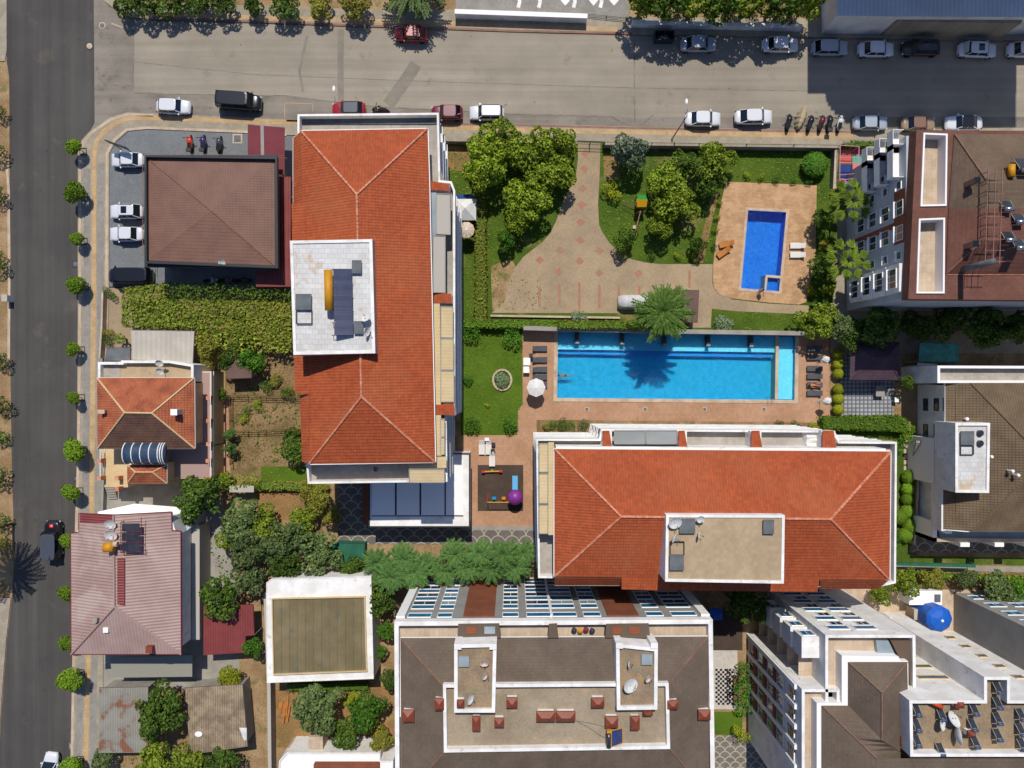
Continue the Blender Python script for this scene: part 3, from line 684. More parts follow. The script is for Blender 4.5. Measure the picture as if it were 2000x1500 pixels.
roof(B, [
    [(1083, 877, 15.2), (1739, 882, 15.2), (1622, 1014, 17.8), (1213, 1009, 17.8)],
    [(1083, 879, 15.2), (1213, 1009, 17.8), (1083, 1125, 15.2)],
    [(1739, 884, 15.2), (1737, 1131, 15.2), (1622, 1014, 17.8)],
    [(1083, 1126, 15.2), (1213, 1009, 17.8), (1622, 1014, 17.8), (1736, 1132, 15.2), (1600, 1132, 15.2), (1596, 1156, 14.8), (1290, 1153, 14.8), (1214, 1151, 14.8), (1214, 1127, 15.2)]], m_tileO,
    [((1083, 877, 15.2), (1213, 1009, 17.8)), ((1739, 882, 15.2), (1622, 1014, 17.8)), ((1083, 1126, 15.2), (1213, 1009, 17.8)), ((1736, 1132, 15.2), (1622, 1014, 17.8)), ((1213, 1009, 17.8), (1622, 1014, 17.8))], m_tileR,
    fascia=([(1082, 1127, 15.1), (1082, 876, 15.1), (1740, 881, 15.1), (1738, 1132, 15.1)], m_white2))
roof(B, [[(1602, 1133, 15.15), (1735, 1133, 15.15), (1716, 1150, 13.8), (1602, 1150, 13.8)]], m_tileO,
     name='side_roof')
roof(B, [[(1083, 1127, 15.15), (1213, 1128, 15.15), (1213, 1143, 13.6), (1083, 1143, 13.6)]], m_tileO, fascia=([(1083, 1143, 13.6), (1213, 1143, 13.6)], m_white2), name='side_roof')
for x0, x1 in ((1177, 1196), (1325, 1343), (1467, 1489), (1606, 1634)):
    MB().pp([(x0, 842), (x1, 842), (x1, 876), (x0, 876)], 12.2, 13.9, 14.2).build('party_wall', m_white, B)
    roof(B, [[(x0, 841, 14.1), (x1 - 6, 841, 14.1), (x1, 876, 14.4), (x0, 874, 14.4)]], m_tileO, name='party_wall_cap', lift=.04)
awning(B, 1200, 841, 1260, 867, 14.3, m_awg, .0); awning(B, 1262, 841, 1322, 867, 14.3, m_awg, .0)
wall(B, rect(1200, 868, 1323, 876), 13.8, 14.1, m_dark, name='awning_box')
for q in ((1053, 866, 1070, 922), (1053, 925, 1070, 983), (1053, 986, 1070, 1042)): awning(B, *q, 14.3, m_fabric, .0)
wall(B, [(1071, 864), (1082, 864), (1081, 1045), (1071, 1045)], 14.3, 14.55, m_fabric, name='fascia_board')
flat(B, [(1301, 1005), (1533, 1006), (1531, 1140), (1299, 1136)], 14.9, 18.6, m_white, m_beige, .12, .28, m_white, 'penthouse_roof')
for z in LV + (.1,):
    for x in (1210, 1270, 1340, 1400, 1460, 1530, 1590, 1670, 1120):
        p = P(x, 867 if 1200 < x < 1620 else 884, 13.2); window(B, (p.x, p.y + .04, z + 1.3), nx, ny, 1.8, 1.9, m_glass, m_white2, 1, sill=False)
# ======== annex beside A
N_ = bld('annex_building', 'low white annex with pale roof panels at the foot of the upright orange block', 'annex', rect(720, 885, 918, 1030), 4)
wall(N_, rect(722, 887, 916, 1028), 0, 3.9, m_white, 4.2)
flat(N_, rect(720, 885, 918, 1030), 3.7, 4.3, m_white, m_white, .12, .14, m_dark)
for x0, x1 in ((727, 771), (775, 819), (823, 868), (871, 904)):
    wall(N_, rect(x0, 900, x1, 1006), 4.18, 4.27, m_white2, name='roof_panel')
for x in (773, 821, 869.5): wall(N_, rect(x - 1.3, 899, x + 1.3, 1006), 4.19, 4.26, m_dark, name='panel_joint')
wall(N_, rect(726, 1007, 905, 1008.5), 4.19, 4.24, m_dark, name='panel_joint')
wall(N_, rect(708, 930, 722, 1024), 0, 1.0, m_brown, name='planter_wall')
# ======== brown hip roof shop
S = bld('shop_building', 'low shop with a square brown hipped roof beside the corner parking spaces', 'shop', rect(285, 305, 540, 520), 5)
wall(S, rect(292, 325, 532, 510), 0, 4.8, m_cream2, 5)
wall(S, rect(282, 303, 542, 522), 4.7, 4.95, m_dark, name='eaves')
p = MB(); parapet(p, [(282, 303), (541, 307), (543, 524), (283, 514)], 4.95, 5.5, .22); p.build('parapet', m_dark, S)
EB = [(288, 309, 4.96), (536, 313, 4.96), (537, 519, 4.96), (288, 509, 4.96)]; ap = (413, 412, 5.75)
roof(S, [[EB[0], EB[1], ap], [EB[1], EB[2], ap], [EB[2], EB[3], ap], [EB[3], EB[0], ap]], m_tileB, [(EB[0], ap), (EB[2], ap)], m_ridgeB, step=.4, lift=.02, r=.07)
rl = MB()
for (x, y), (x2, y2) in (((277, 300), (556, 304)), ((279, 300), (279, 500))):
    a, b = P(x, y, 3), P(x2, y2, 3)
    rl.bar(a, b, .05); rl.bar(a + Vector((.3, -.3, 0)), b + Vector((.3, -.3, 0)), .05)
    n = int((b - a).length / .7)
    for k in range(n): q = a.lerp(b, k / n); rl.bar(q, q + Vector((.3, -.3, 0)), .04)
rl.build('pergola_rail', m_redk, S)
for k, (px, z, lb, m, dz) in enumerate((
    ([(484, 243), (556, 249), (556, 341), (541, 340), (541, 306), (484, 302)], 3, 'wine red canopy with a grey centre bar above the brown shop roof', m_redaw, .08),
    ([(541, 345), (568, 345), (568, 560), (500, 560), (500, 530), (544, 528)], 2.9, 'wine red sheet canopy between the brown roof and the orange block', m_red, .08))):
    c = bld('canopy', lb, 'canopy', px, z); 
    if m is m_red: roof(c, [[(*q, z) for q in px]], m, step=9, lift=0)
    MB().pp(px, z - dz, z - .01).build('canopy_deck', m_redaw, c)
    for q in (px[0], px[2], px[-1]): b_ = P(*q, z); MB().tube([(b_.x, b_.y, 0), (b_.x, b_.y, z - dz)], .06).build('post', m_grey, c)
    if k == 0: a, b = P(512, 244, 3.05), P(513, 303, 3.05); MB().bar(a, b, .4, .06).build('gutter', m_grey, c)
# ======== C: bottom centre block
Cc = bld('apartment_building', 'large block with blue windows and dark shingles around a flat terrace, bottom centre', 'apartment block', rect(770, 1215, 1395, 1540), 15)
OC = [(770, 1214), (1392, 1210), (1397, 1560), (772, 1560)]
wall(Cc, OC, 0, 14.7, m_grey, 15.8)
flat(Cc, OC, 14.6, 15.8, m_grey, m_cream, .9, .45, m_white)
pc = [P(x, y, 15.8) for x, y in OC]; Wd = (pc[1] - pc[0]).normalized(); Wn = Vector((-Wd.y, Wd.x, 0)); Lc = (pc[1] - pc[0]).length
def cx(px): return pc[0].lerp(pc[1], (px - 770) / 622)
fr = MB()
for x, w_ in ((779, 17), (1383, 17), (1078, 4)): q = cx(x); MB().box((q.x, q.y + .12, 7.4), (w_ * .053, .25, 14.8)).build('facade_frame', m_white2, Cc)
for a, b in ((903, 965), (1190, 1252)):
    q = cx((a + b) / 2); MB().box((q.x, q.y + .06, 7.3), ((b - a) * .053, .12, 14.5)).build('cladding_panel', m_brown, Cc)
for z in (1.2, 4.2, 7.2, 10.2, 13.0):
    for a, b in ((793, 838), (852, 880), (982, 1012), (1030, 1076), (1082, 1128), (1143, 1176), (1268, 1300), (1318, 1366)):
        q = cx((a + b) / 2); w_ = (b - a) * .053
        window(Cc, (q.x, q.y + .01, z + 1.0), Wd, Wn, w_, 1.25, m_blue, m_white2, 0, sill=False)
        if b - a < 40 and z < 13 or b - a > 40 and z < 12:
            window(Cc, (q.x, q.y + .01, z - .42), Wd, Wn, w_, 1.3, m_pane if (a + z) % 3 < 1.5 else m_glass, m_white2, 1, sill=False)
roof(Cc, [[(782, 1246, 15.6), (1383, 1243, 15.6), (1306, 1335, 16.9), (865, 1338, 16.9)],
          [(782, 1247, 15.6), (865, 1338, 16.9), (867, 1470, 16.9), (784, 1560, 15.6)],
          [(1383, 1244, 15.6), (1386, 1555, 15.6), (1309, 1463, 16.9), (1306, 1335, 16.9)],
          [(784, 1560, 15.6), (867, 1470, 16.9), (1309, 1463, 16.9), (1386, 1555, 15.6)]], m_tileD,
     [((782, 1246, 15.6), (865, 1338, 16.9)), ((1383, 1243, 15.6), (1306, 1335, 16.9)), ((867, 1470, 16.9), (784, 1560, 15.6)), ((1309, 1463, 16.9), (1386, 1555, 15.6))], m_ridgeB, step=.5, lift=.012, r=.07,
     fascia=([(782, 1400, 15.55), (782, 1246, 15.55), (1383, 1243, 15.55), (1385, 1400, 15.55)], m_white2))
flat(Cc, [(865, 1337), (1306, 1334), (1309, 1463), (867, 1470)], 14.5, 17.4, m_white, m_screed, .7, .32)
for px in ([(887, 1259), (970, 1257), (967, 1392), (887, 1392)], [(1203, 1257), (1285, 1266), (1284, 1386), (1205, 1387)]):
    flat(Cc, px, 15.6, 17.95, m_white, m_screed2, .35, .35, name='lift_roof')
    for x in (px[0][0] + 6, px[1][0] - 8): wall(Cc, rect(x - 6, px[0][1] - 1, x + 8, px[0][1] + 10), 15.3, 18.1, m_white, name='chimney')
for a, b in ((895, 978), (1072, 1091), (1184, 1270)):
    wall(Cc, [(a, 1219), (b - 3, 1218), (b, 1246), (a - 2, 1246)], 14.9, 15.95, m_tileD, name='dormer')
for a, b in ((911, 930), (1194, 1215), (1228, 1250)): wall(Cc, rect(a, 1224, b, 1238), 15.95, 16.05, m_brown, name='skylight')
wall(Cc, rect(946, 1224, 967, 1238), 15.95, 16.05, m_pane, name='skylight')
# ======== D: stepped block bottom right, with E, the solar terrace behind it
D = bld('apartment_building', 'stepped apartment block with white parapets and dark shingle hips, right of the chessboard court', 'apartment block', rect(1570, 1240, 1790, 1500), 16)
D1 = [(1612, 1240), (1788, 1240), (1790, 1480), (1612, 1480)]
D2 = [(1566, 1346), (1640, 1346), (1640, 1600), (1566, 1600)]
for q in (D1, D2): flat(D, q, 0, 16.5, m_white, m_cream, 1.0, .3, m_white)
wall(D, [(1645, 1281), (1756, 1283), (1760, 1292), (1775, 1292), (1777, 1600), (1596, 1600), (1596, 1374), (1645, 1374)], 14, 16.9, m_white2, 17)
wall(D, [(1741, 1252), (1783, 1252), (1783, 1345), (1778, 1345), (1776, 1291), (1760, 1290)], 15, 16.2, m_tileJ2, 16.3, 'dormer')
wall(D, [(1712, 1252), (1736, 1252), (1752, 1284), (1716, 1284)], 15, 16.0, m_pane, 16.1, 'glazed_screen')
roof(D, [[(1657, 1293, 17), (1772, 1293, 17), (1722, 1352, 19.3)], [(1657, 1293, 17), (1722, 1352, 19.3), (1722, 1445, 19.3), (1657, 1378, 17)],
         [(1772, 1293, 17), (1776, 1480, 17), (1722, 1445, 19.3), (1722, 1352, 19.3)], [(1605, 1378, 17), (1657, 1378, 17), (1722, 1445, 19.3), (1776, 1481, 17.2), (1712, 1481, 19.3)],
         [(1605, 1378, 17), (1712, 1481, 19.3), (1712, 1620, 19.3), (1605, 1620, 17)], [(1712, 1481, 19.3), (1776, 1481, 17.2), (2500, 1481, 19.3), (2500, 1640, 19.3), (1712, 1640, 19.3)]], m_tileD,
     [((1657, 1293, 17), (1722, 1352, 19.3)), ((1772, 1293, 17), (1722, 1352, 19.3)), ((1722, 1352, 19.3), (1722, 1445, 19.3)), ((1605, 1378, 17), (1712, 1481, 19.3))], m_ridgeB, step=.5, lift=.012, r=.07)
pd = P(1612, 1240, 16.5); pe = P(1788, 1240, 16.5)
for z in (1.5, 4.5, 7.5, 10.5, 13.5):
    for x in (1654, 1708):
        q = P(x, 1240, 16.5); window(D, (q.x, q.y + .01, z + .9), nx, ny, 2.1, 1.1, m_blue, m_white2, 0, sill=False)
        window(D, (q.x + .4, q.y + .01, z - .4), nx, ny, 1.2, 1.2, m_glass, m_white2, 1, sill=False)
q0 = P(1612, 1300, 16.5)
for z in (1, 4, 7, 10, 13):
    MB().box((q0.x - .9, P(0, 1275, 16.5).y, z + .9), (1.8, 2.2, 2.2)).build('bay', m_white, D)
    window(D, (q0.x - .9, P(0, 1275, 16.5).y + 1.11, z + 1), nx, ny, 1.2, 1.4, m_blue, m_white2, 1, sill=False)
    MB().box((q0.x - .7, P(0, 1318, 16.5).y, z + .1), (1.4, 3.2, .2)).build('balcony_slab', m_cream, D)
q1 = P(1566, 1346, 16.5)
for z in (1, 4, 7, 10, 13):
    for k, y in enumerate((1375, 1410, 1450, 1490)):
        q = P(1566, y, 16.5); window(D, (q.x - .01, q.y, z + .8), ny, -nx, 1.5, 1.7, m_glass, m_white2, 1, sill=False)
for k in range(5):
    q = P(1566, 1352 + k * 40, 16.5); MB().box((q.x - .12, q.y, 7.6), (.24, .5, 15.2)).build('facade_fin', m_white2, D)
for k in range(4):
    q = P(1566, 1372 + k * 40, 16.5)
    for z in (3, 6.2, 9.4): MB().box((q.x - .12, q.y, z), (.2, 1.3, .9)).build('cladding_panel', m_brown, D)
cb = MB(); q = P(1566, 1350, 16.5)
for i in range(3):
    for j in range(14):
        if (i + j) % 2: cb.box((q.x - .06, q.y - .4 - j * .5, 13.6 + i * .5), (.08, .46, .46))
cb.build('checker_ornament', m_black, D)
E = bld('apartment_building', 'tall white block whose roof terrace is crowded with solar water heaters, bottom right corner', 'apartment block', rect(1776, 1322, 2400, 1478), 19)
OE = [(1776, 1368), (1922, 1368), (1922, 1322), (1973, 1322), (1973, 1368), (2500, 1368), (2500, 1478), (1778, 1478)]
flat(E, OE, 0, 19.6, m_white, m_screed2, .95, .3)
ye = P(0, 1368, 19.6).y; zz = (2.5, 5.4, 8.3, 11.2, 14.1, 17)
for z in zz:
    q = P(2067, 1368, 19.6); window(E, (q.x, ye + .01, z), nx, ny, .9, .8, m_hatch, m_cream2, 0, sill=False)
for z in (11.3, 14.2, 8.3): q = P(1885, 1368, 19.6); window(E, (q.x, ye + .01, z), nx, ny, 3.0, .8, m_hatch, m_cream2, 0, sill=False)
F_ = bld('apartment_building', 'grey walled block with blue windows, cut by the right edge below the planted verge', 'apartment block', rect(1862, 1158, 2500, 1232), 0)
wall(F_, rect(1862, 1158, 2500, 1232), 0, 17, m_grey, 0)
for z in (1.5, 4.5, 7.5, 10.5, 13.5):
    for k in range(5): q = P(1890 + k * 45, 1158, 0); window(F_, (q.x, q.y + .01, z + .5), nx, ny, 1.9, 1.3, m_blue, m_white2, 1, sill=False)
# ======== J: reddish brown roof, right
J = bld('apartment_building', 'pale blue-grey block with a reddish brown roof and two sunken roof terraces', 'apartment block', rect(1780, 250, 2200, 590), 14)
OJ = [(1790, 254), (2400, 258), (2400, 590), (1774, 584)]
m_jw = mat('pale_blue_grey_render', 'b9bec4', 'adb3ba', ns=.5, grain=.03)
wall(J, [(1775, 262), (2400, 262), (2400, 580), (1775, 580)], 0, 13.5, m_jw, 14)
W1 = [(1804, 259), (1851, 261), (1849, 402), (1798, 403)]; W2 = [(1795, 427), (1846, 425), (1845, 573), (1790, 573)]
def lidded(root, px, holes, z, t, m, name='roof'):
    loops = [[Vector((P(*p, z).x, P(*p, z).y, z)) for p in l] for l in [px, *holes]]; fl = [p for l in loops for p in l]; mb = MB()
    for t_ in tessellate_polygon(loops):
        a, b, c = (fl[i] for i in t_)
        if (b - a).cross(c - a).z < 0: b, c = c, b
        mb.face([a, b, c], [(a.x, a.y), (b.x, b.y), (c.x, c.y)])
    for l in loops:
        for a, b in zip(l, l[1:] + l[:1]): mb.face([a, b, b - Vector((0, 0, t)), a - Vector((0, 0, t))])
    return mb.build(name, m, root)
lidded(J, OJ, (W1, W2), 14.9, 1.3, m_tileJ)
for W in (W1, W2):
    wall(J, W, 13.45, 13.6, m_cream, 14.9, 'roof_terrace'); p = MB(); parapet(p, W, 13.6, 15.05, .18); p.build('parapet', m_white2, J)
roof(J, [[(1864, 262, 15.0), (2400, 262, 15.0), (2400, 350, 17.2), (1925, 350, 17.2)], [(1864, 262, 15.0), (1925, 350, 17.2), (1923, 408, 17.2), (1853, 408, 15.0)], [(1925, 350, 17.2), (2400, 350, 17.2), (2400, 408, 17.2), (1923, 408, 17.2)]], m_tileJ2, step=.5, lift=.015, name='older_roof_half')
roof(J, [[(1853, 408, 15.0), (1923, 408, 17.2), (1920, 470, 17.2), (1848, 534, 15.0)],
         [(1848, 535, 15.0), (1920, 470, 17.2), (2400, 470, 17.2), (2400, 535, 15.0)], [(1923, 408, 17.2), (2400, 408, 17.2), (2400, 470, 17.2), (1920, 470, 17.2)]], m_tileJ,
     [((1864, 262, 15), (1925, 350, 17.2)), ((1848, 534, 15), (1920, 470, 17.2))], m_ridgeB, step=.5, lift=.015, r=.08, fascia=([(1848, 536, 14.95), (2400, 536, 14.95)], m_tileR), name='hipped_roof')
xj = P(1775, 400, 14).x
for z in (3.4, 6.2, 9.0, 11.8):
    for y, w_ in ((503, .8), (460, 1.5), (412, 1.5), (368, .8)):
        q = P(0, y, 11).y; window(J, (xj - .01, q, z + .4), ny, -nx, w_, .8 if w_ < 1 else 1.5, m_glass, m_white2, 1 if w_ > 1 else 0)
    q = P(0, 548, 11).y; MB().box((xj - .35, q, z + .3), (.7, 3.0, 2.6)).build('bay', m_white, J)
    window(J, (xj - .71, q, z + .3), ny, -nx, 2.0, 1.6, m_glass, m_white2, 2)
    if z < 5: continue
    z += 1.2
    q = P(0, 325, 11).y; MB().box((xj - .6, q, z - 1.0), (1.2, 3.6, .2)).build('balcony_slab', m_white, J)
    g = MB(); g.box((xj - 1.17, q, z - .4), (.05, 3.5, 1)); g.box((xj - .6, q + 1.75, z - .4), (1.15, .05, 1)); g.box((xj - .6, q - 1.75, z - .4), (1.15, .05, 1)); g.build('balustrade', m_white2, J)
    q = P(0, 285, 11).y; MB().box((xj - .6, q, z - 1.0), (1.2, 2.2, .2)).build('balcony_slab', m_white, J)
    g = MB(); g.box((xj - 1.17, q, z - .4), (.05, 2.1, 1)); g.box((xj - .6, q + 1.05, z - .4), (1.15, .05, 1)); g.build('balustrade', m_white2, J)
for y0, y1 in ((436, 447), (378, 480)):
    MB().box((xj - (.02 if y1 < 460 else 0), (P(0, y0, 11).y + P(0, y1, 11).y) / 2, 7 if y1 < 460 else 12.3), (.1, P(0, y0, 11).y - P(0, y1, 11).y, 12 if y1 < 460 else 2.2)).build('cladding_band', m_brown, J)
# ======== G: dark tiled block right middle
G = bld('apartment_building', 'white villa block with a grey-brown tiled hip roof and a white lift box', 'villa block', rect(1846, 740, 2300, 1040), 7)
wall(G, [(1864, 752), (2300, 752), (2300, 1030), (1864, 1030)], 0, 6.9, m_white, 7.4)
wall(G, [(1857, 940), (1870, 940), (1870, 1046), (1857, 1046)], 0, 6.0, m_white, 7, 'side_wall')
RG = 10.0
roof(G, [[(1846, 748, 7), (1895, 748, 7.9), (2012, 868, RG), (2012, 928, RG), (1897, 1037, 7.9), (1842, 1034, 7), (1842, 948, 7), (1866, 948, 7.3), (1866, 836, 7.3), (1846, 836, 7)],
         [(1895, 748, 7.9), (2400, 748, 7.9), (2400, 868, RG), (2012, 868, RG)], [(1897, 1038, 7.9), (2012, 928, RG), (2400, 928, RG), (2400, 1040, 7.9)], [(2012, 868, RG), (2400, 868, RG), (2400, 928, RG), (2012, 928, RG)]], m_tileG,
     [((1895, 748, 7.9), (2012, 868, RG)), ((1897, 1037, 7.9), (2012, 928, RG))], m_tileG, step=.34, lift=.035, r=.09,
     fascia=([(1846, 748, 7), (1846, 836, 7), (1866, 836, 7.3), (1866, 948, 7.3), (1842, 948, 7), (1842, 1034, 7), (1886, 1038, 7.7), (2400, 1041, 7.8)], m_white2))
flat(G, [(1866, 826), (1934, 826), (1932, 963), (1866, 962)], 6, 9.9, m_white, m_tiles, .2, .3)
wall(G, rect(1848, 950, 2400, 1040), 5, 7.0, m_white, 7.9, 'eaves')
flat(G, [(1831, 714), (2400, 716), (2400, 748), (1831, 748)], 0, 7.6, m_white, m_ter, .8, .3, m_white2)
wall(G, [(1828, 857), (1840, 857), (1840, 946), (1828, 946)], 0, 5.6, m_white2, 6, 'stair_wall')
xg = P(1864, 900, 7.4).x
for z in (1.5, 3.7, 5.5):
    for y, h in ((980, 1.2), (790, 1.4), (840, .8)): window(G, (xg - .01, P(0, y, z).y, z + .3), ny, -nx, 1.4 if y < 900 else 1.7, .8, m_glass, m_dark, 0, sill=False)
for k in range(14):
    t = k / 14; a = P(1785 + t * 10, 905 - t * 45, .2 + t * 3); MB().box(a + Vector((.4, 0, 0)), (1.5, .3, .16)).build('stair_tread', m_concrete, G)
for y0 in (1050,):
    wall(G, [(1828, 1020), (1835, 1020), (1835, 1060), (1828, 1060)], 0, 5, m_white2, 5.5, 'terrace_wall')
    wall(G, [(1828, 1052), (2400, 1060), (2400, 1066), (1828, 1060)], 0, 5, m_cream, 5.5, 'terrace_wall')
    wall(G, [(1842, 1040), (2400, 1044), (2400, 1058), (1842, 1054)], 0, 4.6, m_pane, 5.3, 'terrace_floor')
for x in (1885, 1952, 2010): wall(G, rect(x - 9, 1060, x + 9, 1068), 0, 5.4, m_white2, 5.4, 'terrace_pier')
# ======== H: house with two orange hip roofs, left middle
Hh = bld('house', 'avenue house with a weathered orange hip roof and a small second hip', 'house', rect(190, 710, 415, 940), 5)
wall(Hh, rect(200, 748, 372, 868), 0, 7.0, m_cream2, 7)
flat(Hh, [(191, 707), (236, 707), (236, 704), (330, 704), (378, 712), (378, 745), (191, 745)], 0, 6.0, m_white, m_beige, .7, .3)
wall(Hh, rect(198, 715, 235, 736), 5.1, 5.33, m_ter, 5.4, 'tiled_floor')
q = [(190, 738, 7), (380, 738, 7), (381, 876, 7), (191, 876, 7)]; r0, r1 = (244, 806, 8.9), (297, 807, 8.9)
roof(Hh, [[q[2], q[3], r0, r1]], mat('dark_weathered_tiles', '6e4f41', '5c4238', ns=.6, grain=.2, gs=6, uv=True, stripe=(0, .28, .12, .012)), step=.33, lift=.05, name='weathered_slope')
roof(Hh, [[q[0], q[1], r1, r0], [q[1], q[2], r1], [q[3], q[0], r0]], m_tileH, [(q[0], r0), (q[3], r0), (q[1], r1), (q[2], r1), (r0, r1)], m_cream2, step=.33, lift=.05, r=.1, fascia=(q + [q[0]], m_white2))
wall(Hh, [(195, 870), (413, 870), (413, 935), (330, 935), (326, 944), (249, 944), (249, 952), (203, 952), (203, 936)], 0, 3.6, m_cream2, 3.7)
wall(Hh, [(330, 872), (411, 872), (411, 933), (330, 933)], 3.6, 3.66, m_mauve, 3.7, 'terrace_floor')
wall(Hh, rect(384, 725, 413, 872), 0, 3.62, m_cream2, 3.7)
wall(Hh, rect(390, 728, 411, 870), 3.62, 3.67, m_mauve, 3.7, 'terrace_floor')
q = [(249, 908, 6), (326, 908, 6), (326, 944, 6), (249, 944, 6)]; r0, r1 = (265, 922, 6.8), (298, 922, 6.8)
wall(Hh, rect(252, 905, 323, 941), 3.6, 5.95, m_cream2, 6)
roof(Hh, [[q[0], q[1], r1, r0], [q[1], q[2], r1], [q[2], q[3], r0, r1], [q[3], q[0], r0]], m_tileH, [(q[0], r0), (q[3], r0), (q[1], r1), (q[2], r1), (r0, r1)], m_cream2, step=.33, lift=.05, r=.08, fascia=(q + [q[0]], m_white2), name='small_roof')
rl = MB()
for (x, y), (x2, y2) in (((411, 725), (411, 935)), ((196, 878), (196, 935))):
    a, b = P(x, y, 4.6), P(x2, y2, 4.6); rl.bar(a, b, .08); n = int((b - a).length / .22); rl.bar(a - Vector((0, 0, .9)), b - Vector((0, 0, .9)), .06)
    for k in range(n): c = a.lerp(b, k / n); rl.bar(c, c - Vector((.12, 0, .9)), .04)
rl.build('railing', m_white2, Hh)
for x, y in ((408, 777), (408, 822), (408, 867), (407, 900), (407, 934), (196, 900), (196, 934), (230, 934), (230, 955)): c = P(x, y, 4.4); MB().box((c.x, c.y, 4.15), (.45, .45, 1.0)).build('railing_pier', m_tileR, Hh)
vault = MB(); rg = []
for k in range(9):
    t = math.pi * k / 8; rg.append((math.cos(t), math.sin(t)))
a0, a1 = P(241, 886, 7.8), P(320, 886, 7.8)
vault.loft([[(x, a0.y + c * 1.2, 7.05 + s * 1.0) for c, s in rg] for x in [a0.x + (a1.x - a0.x) * i / 6 for i in range(7)]], cap=True)
v_ = bld('tank_canopy', 'dark blue barrel-vaulted canopy with white ribs between the two hips of the avenue house', 'canopy', rect(240, 865, 320, 907), 6)
vo = vault.build('vault_sheet', mat('navy_sheeting', '31435a', '3c5068', ns=.8, grain=.1, rough=.4), v_, True); rb = MB()
for i in (0, 1.3, 2.6, 3.9, 5.2, 5.55, 5.9): x = a0.x + (a1.x - a0.x) * i / 6; rb.tube([(x, a0.y + c * 1.25, 7.07 + s * 1.05) for c, s in rg], .06, 6)
rb.build('rib', m_white2, v_)
# ======== M: mauve roof house
Mh = bld('house', 'house under a large faded mauve sheet-metal hip roof at the avenue kerb', 'house', rect(140, 1003, 352, 1278), 7)
wall(Mh, [(160, 1012), (333, 1010), (345, 1045), (345, 1270), (146, 1270), (146, 1050)], 0, 6.9, m_white, 7)
e = [(154, 1003, 7), (222, 1006, 8.5), (335, 1000, 7), (336, 1036, 7), (353, 1038, 6.9), (354, 1278, 7), (139, 1278, 7), (138, 1041, 6.9), (154, 1040, 7)]; rd = (224, 1185, 8.5)
roof(Mh, [[e[0], e[1], rd, e[6], e[7], e[8]], [e[1], e[2], e[3], e[4], e[5], rd], [e[5], e[6], rd]], m_mauve, [(e[1], rd), (e[5], rd), (e[6], rd)], m_mauve, step=30, lift=0, r=.12, fascia=(e + [e[0]], m_redaw))
roof(Mh, [[(229, 1090, 8.52), (243, 1090, 8.45), (243, 1183, 8.45), (229, 1180, 8.52)]], m_red, lift=0, name='new_sheet')
roof(Mh, [[(156, 1004, 7.06), (221, 1007, 8.54), (221, 1022, 8.54), (156, 1021, 7.06)]], m_red, lift=0, name='new_sheet')
wall(Mh, rect(201, 1226, 211, 1236), 7.3, 8.0, m_white2, 8, 'skylight'); wall(Mh, rect(284, 1263, 297, 1276), 7, 7.9, m_copper, 7.9, 'chimney'); wall(Mh, rect(180, 1208, 189, 1216), 7.6, 8.5, m_concrete, 8.5, 'chimney')
wall(Mh, [(190, 1000), (262, 984), (365, 992), (345, 1008), (335, 1012), (200, 1012)], 4.3, 4.5, m_white2, 4.5, 'porch_roof')
wall(Mh, [(340, 1000), (372, 985), (372, 1030), (355, 1045)], 0, 4.3, m_jw, 4.5, 'side_wall')
wall(Mh, rect(356, 1040, 372, 1250), 0, 3.4, m_concrete, 3.5, 'balcony'); wall(Mh, rect(372, 1028, 389, 1250), 0, 3.2, m_whsh, 3.3, 'balcony')
wall(Mh, [(215, 1285), (375, 1280), (375, 1322), (218, 1324)], 2.6, 2.75, m_zinc, 2.8, 'lean_to_roof')
# ======== W: white walled flat roof
Wh = bld('flat_roof_building', 'low white-walled building with an olive stained flat sheet roof, left of the blue-windowed block', 'hall', rect(518, 1130, 728, 1335), 4.5)
flat(Wh, [(520, 1138), (530, 1131), (725, 1125), (730, 1326), (521, 1334)], 0, 4.6, m_white, m_white, .06, .1)
p = MB(); parapet(p, [(530, 1169), (713, 1165), (717, 1312), (533, 1319)], 4.5, 4.85, .12); p.build('kerb', m_cream2, Wh)
roof(Wh, [[(531, 1170, 4.62), (712, 1166, 4.62), (716, 1311, 4.6), (534, 1318, 4.6)]], m_metg, lift=0)
# ======== low sheds and canopies
def shed(name, lb, cat, px, z, m, walls=None, step=30, lift=0, tilt=0):
    c = bld(name, lb, cat, px, z)
    roof(c, [[(x, y, z + (tilt if i in (0, 1) else 0)) for i, (x, y) in enumerate(px)]], m, step=step, lift=lift)
    if walls:
        o = inset([P(x, y, z) for x, y in px], .25); MB().prism(o, 0, z - .08).build('wall', walls, c)
    else:
        for q in px: b = P(*q, z); MB().tube([(b.x, b.y, 0), (b.x, b.y, z - .03)], .05).build('post', m_grey, c)
    g = MB(); pts = [P(x, y, z - .04) for x, y in px]
    for i, (a, b) in enumerate(zip(pts, pts[1:] + pts[:1])): g.bar(a, b, .06, .08)
    g.build('edge_trim', m, c); return c
shed('carport', 'white sheet carport roof between the vine pergola and the avenue house', 'carport', [(256, 645), (380, 647), (376, 722), (330, 720), (329, 706), (259, 703)], 3, m_whsh)
shed('lean_to', 'small dark grey lean-to roof between the kerb and the white carport', 'lean-to', [(210, 679), (255, 679), (255, 705), (205, 705)], 2.8, m_hatch)
shed('garden_shed', 'dark red sheet-metal shed roof between the mauve house and the white hall', 'shed', [(398, 1185), (495, 1180), (497, 1240), (480, 1242), (480, 1274), (398, 1279)], 2.8, m_red)
shed('garage', 'grey corrugated garage roof with rust patches along its right side, beside the avenue', 'garage', [(194, 1343), (290, 1341), (290, 1469), (193, 1470)], 3, m_rust, m_concrete)
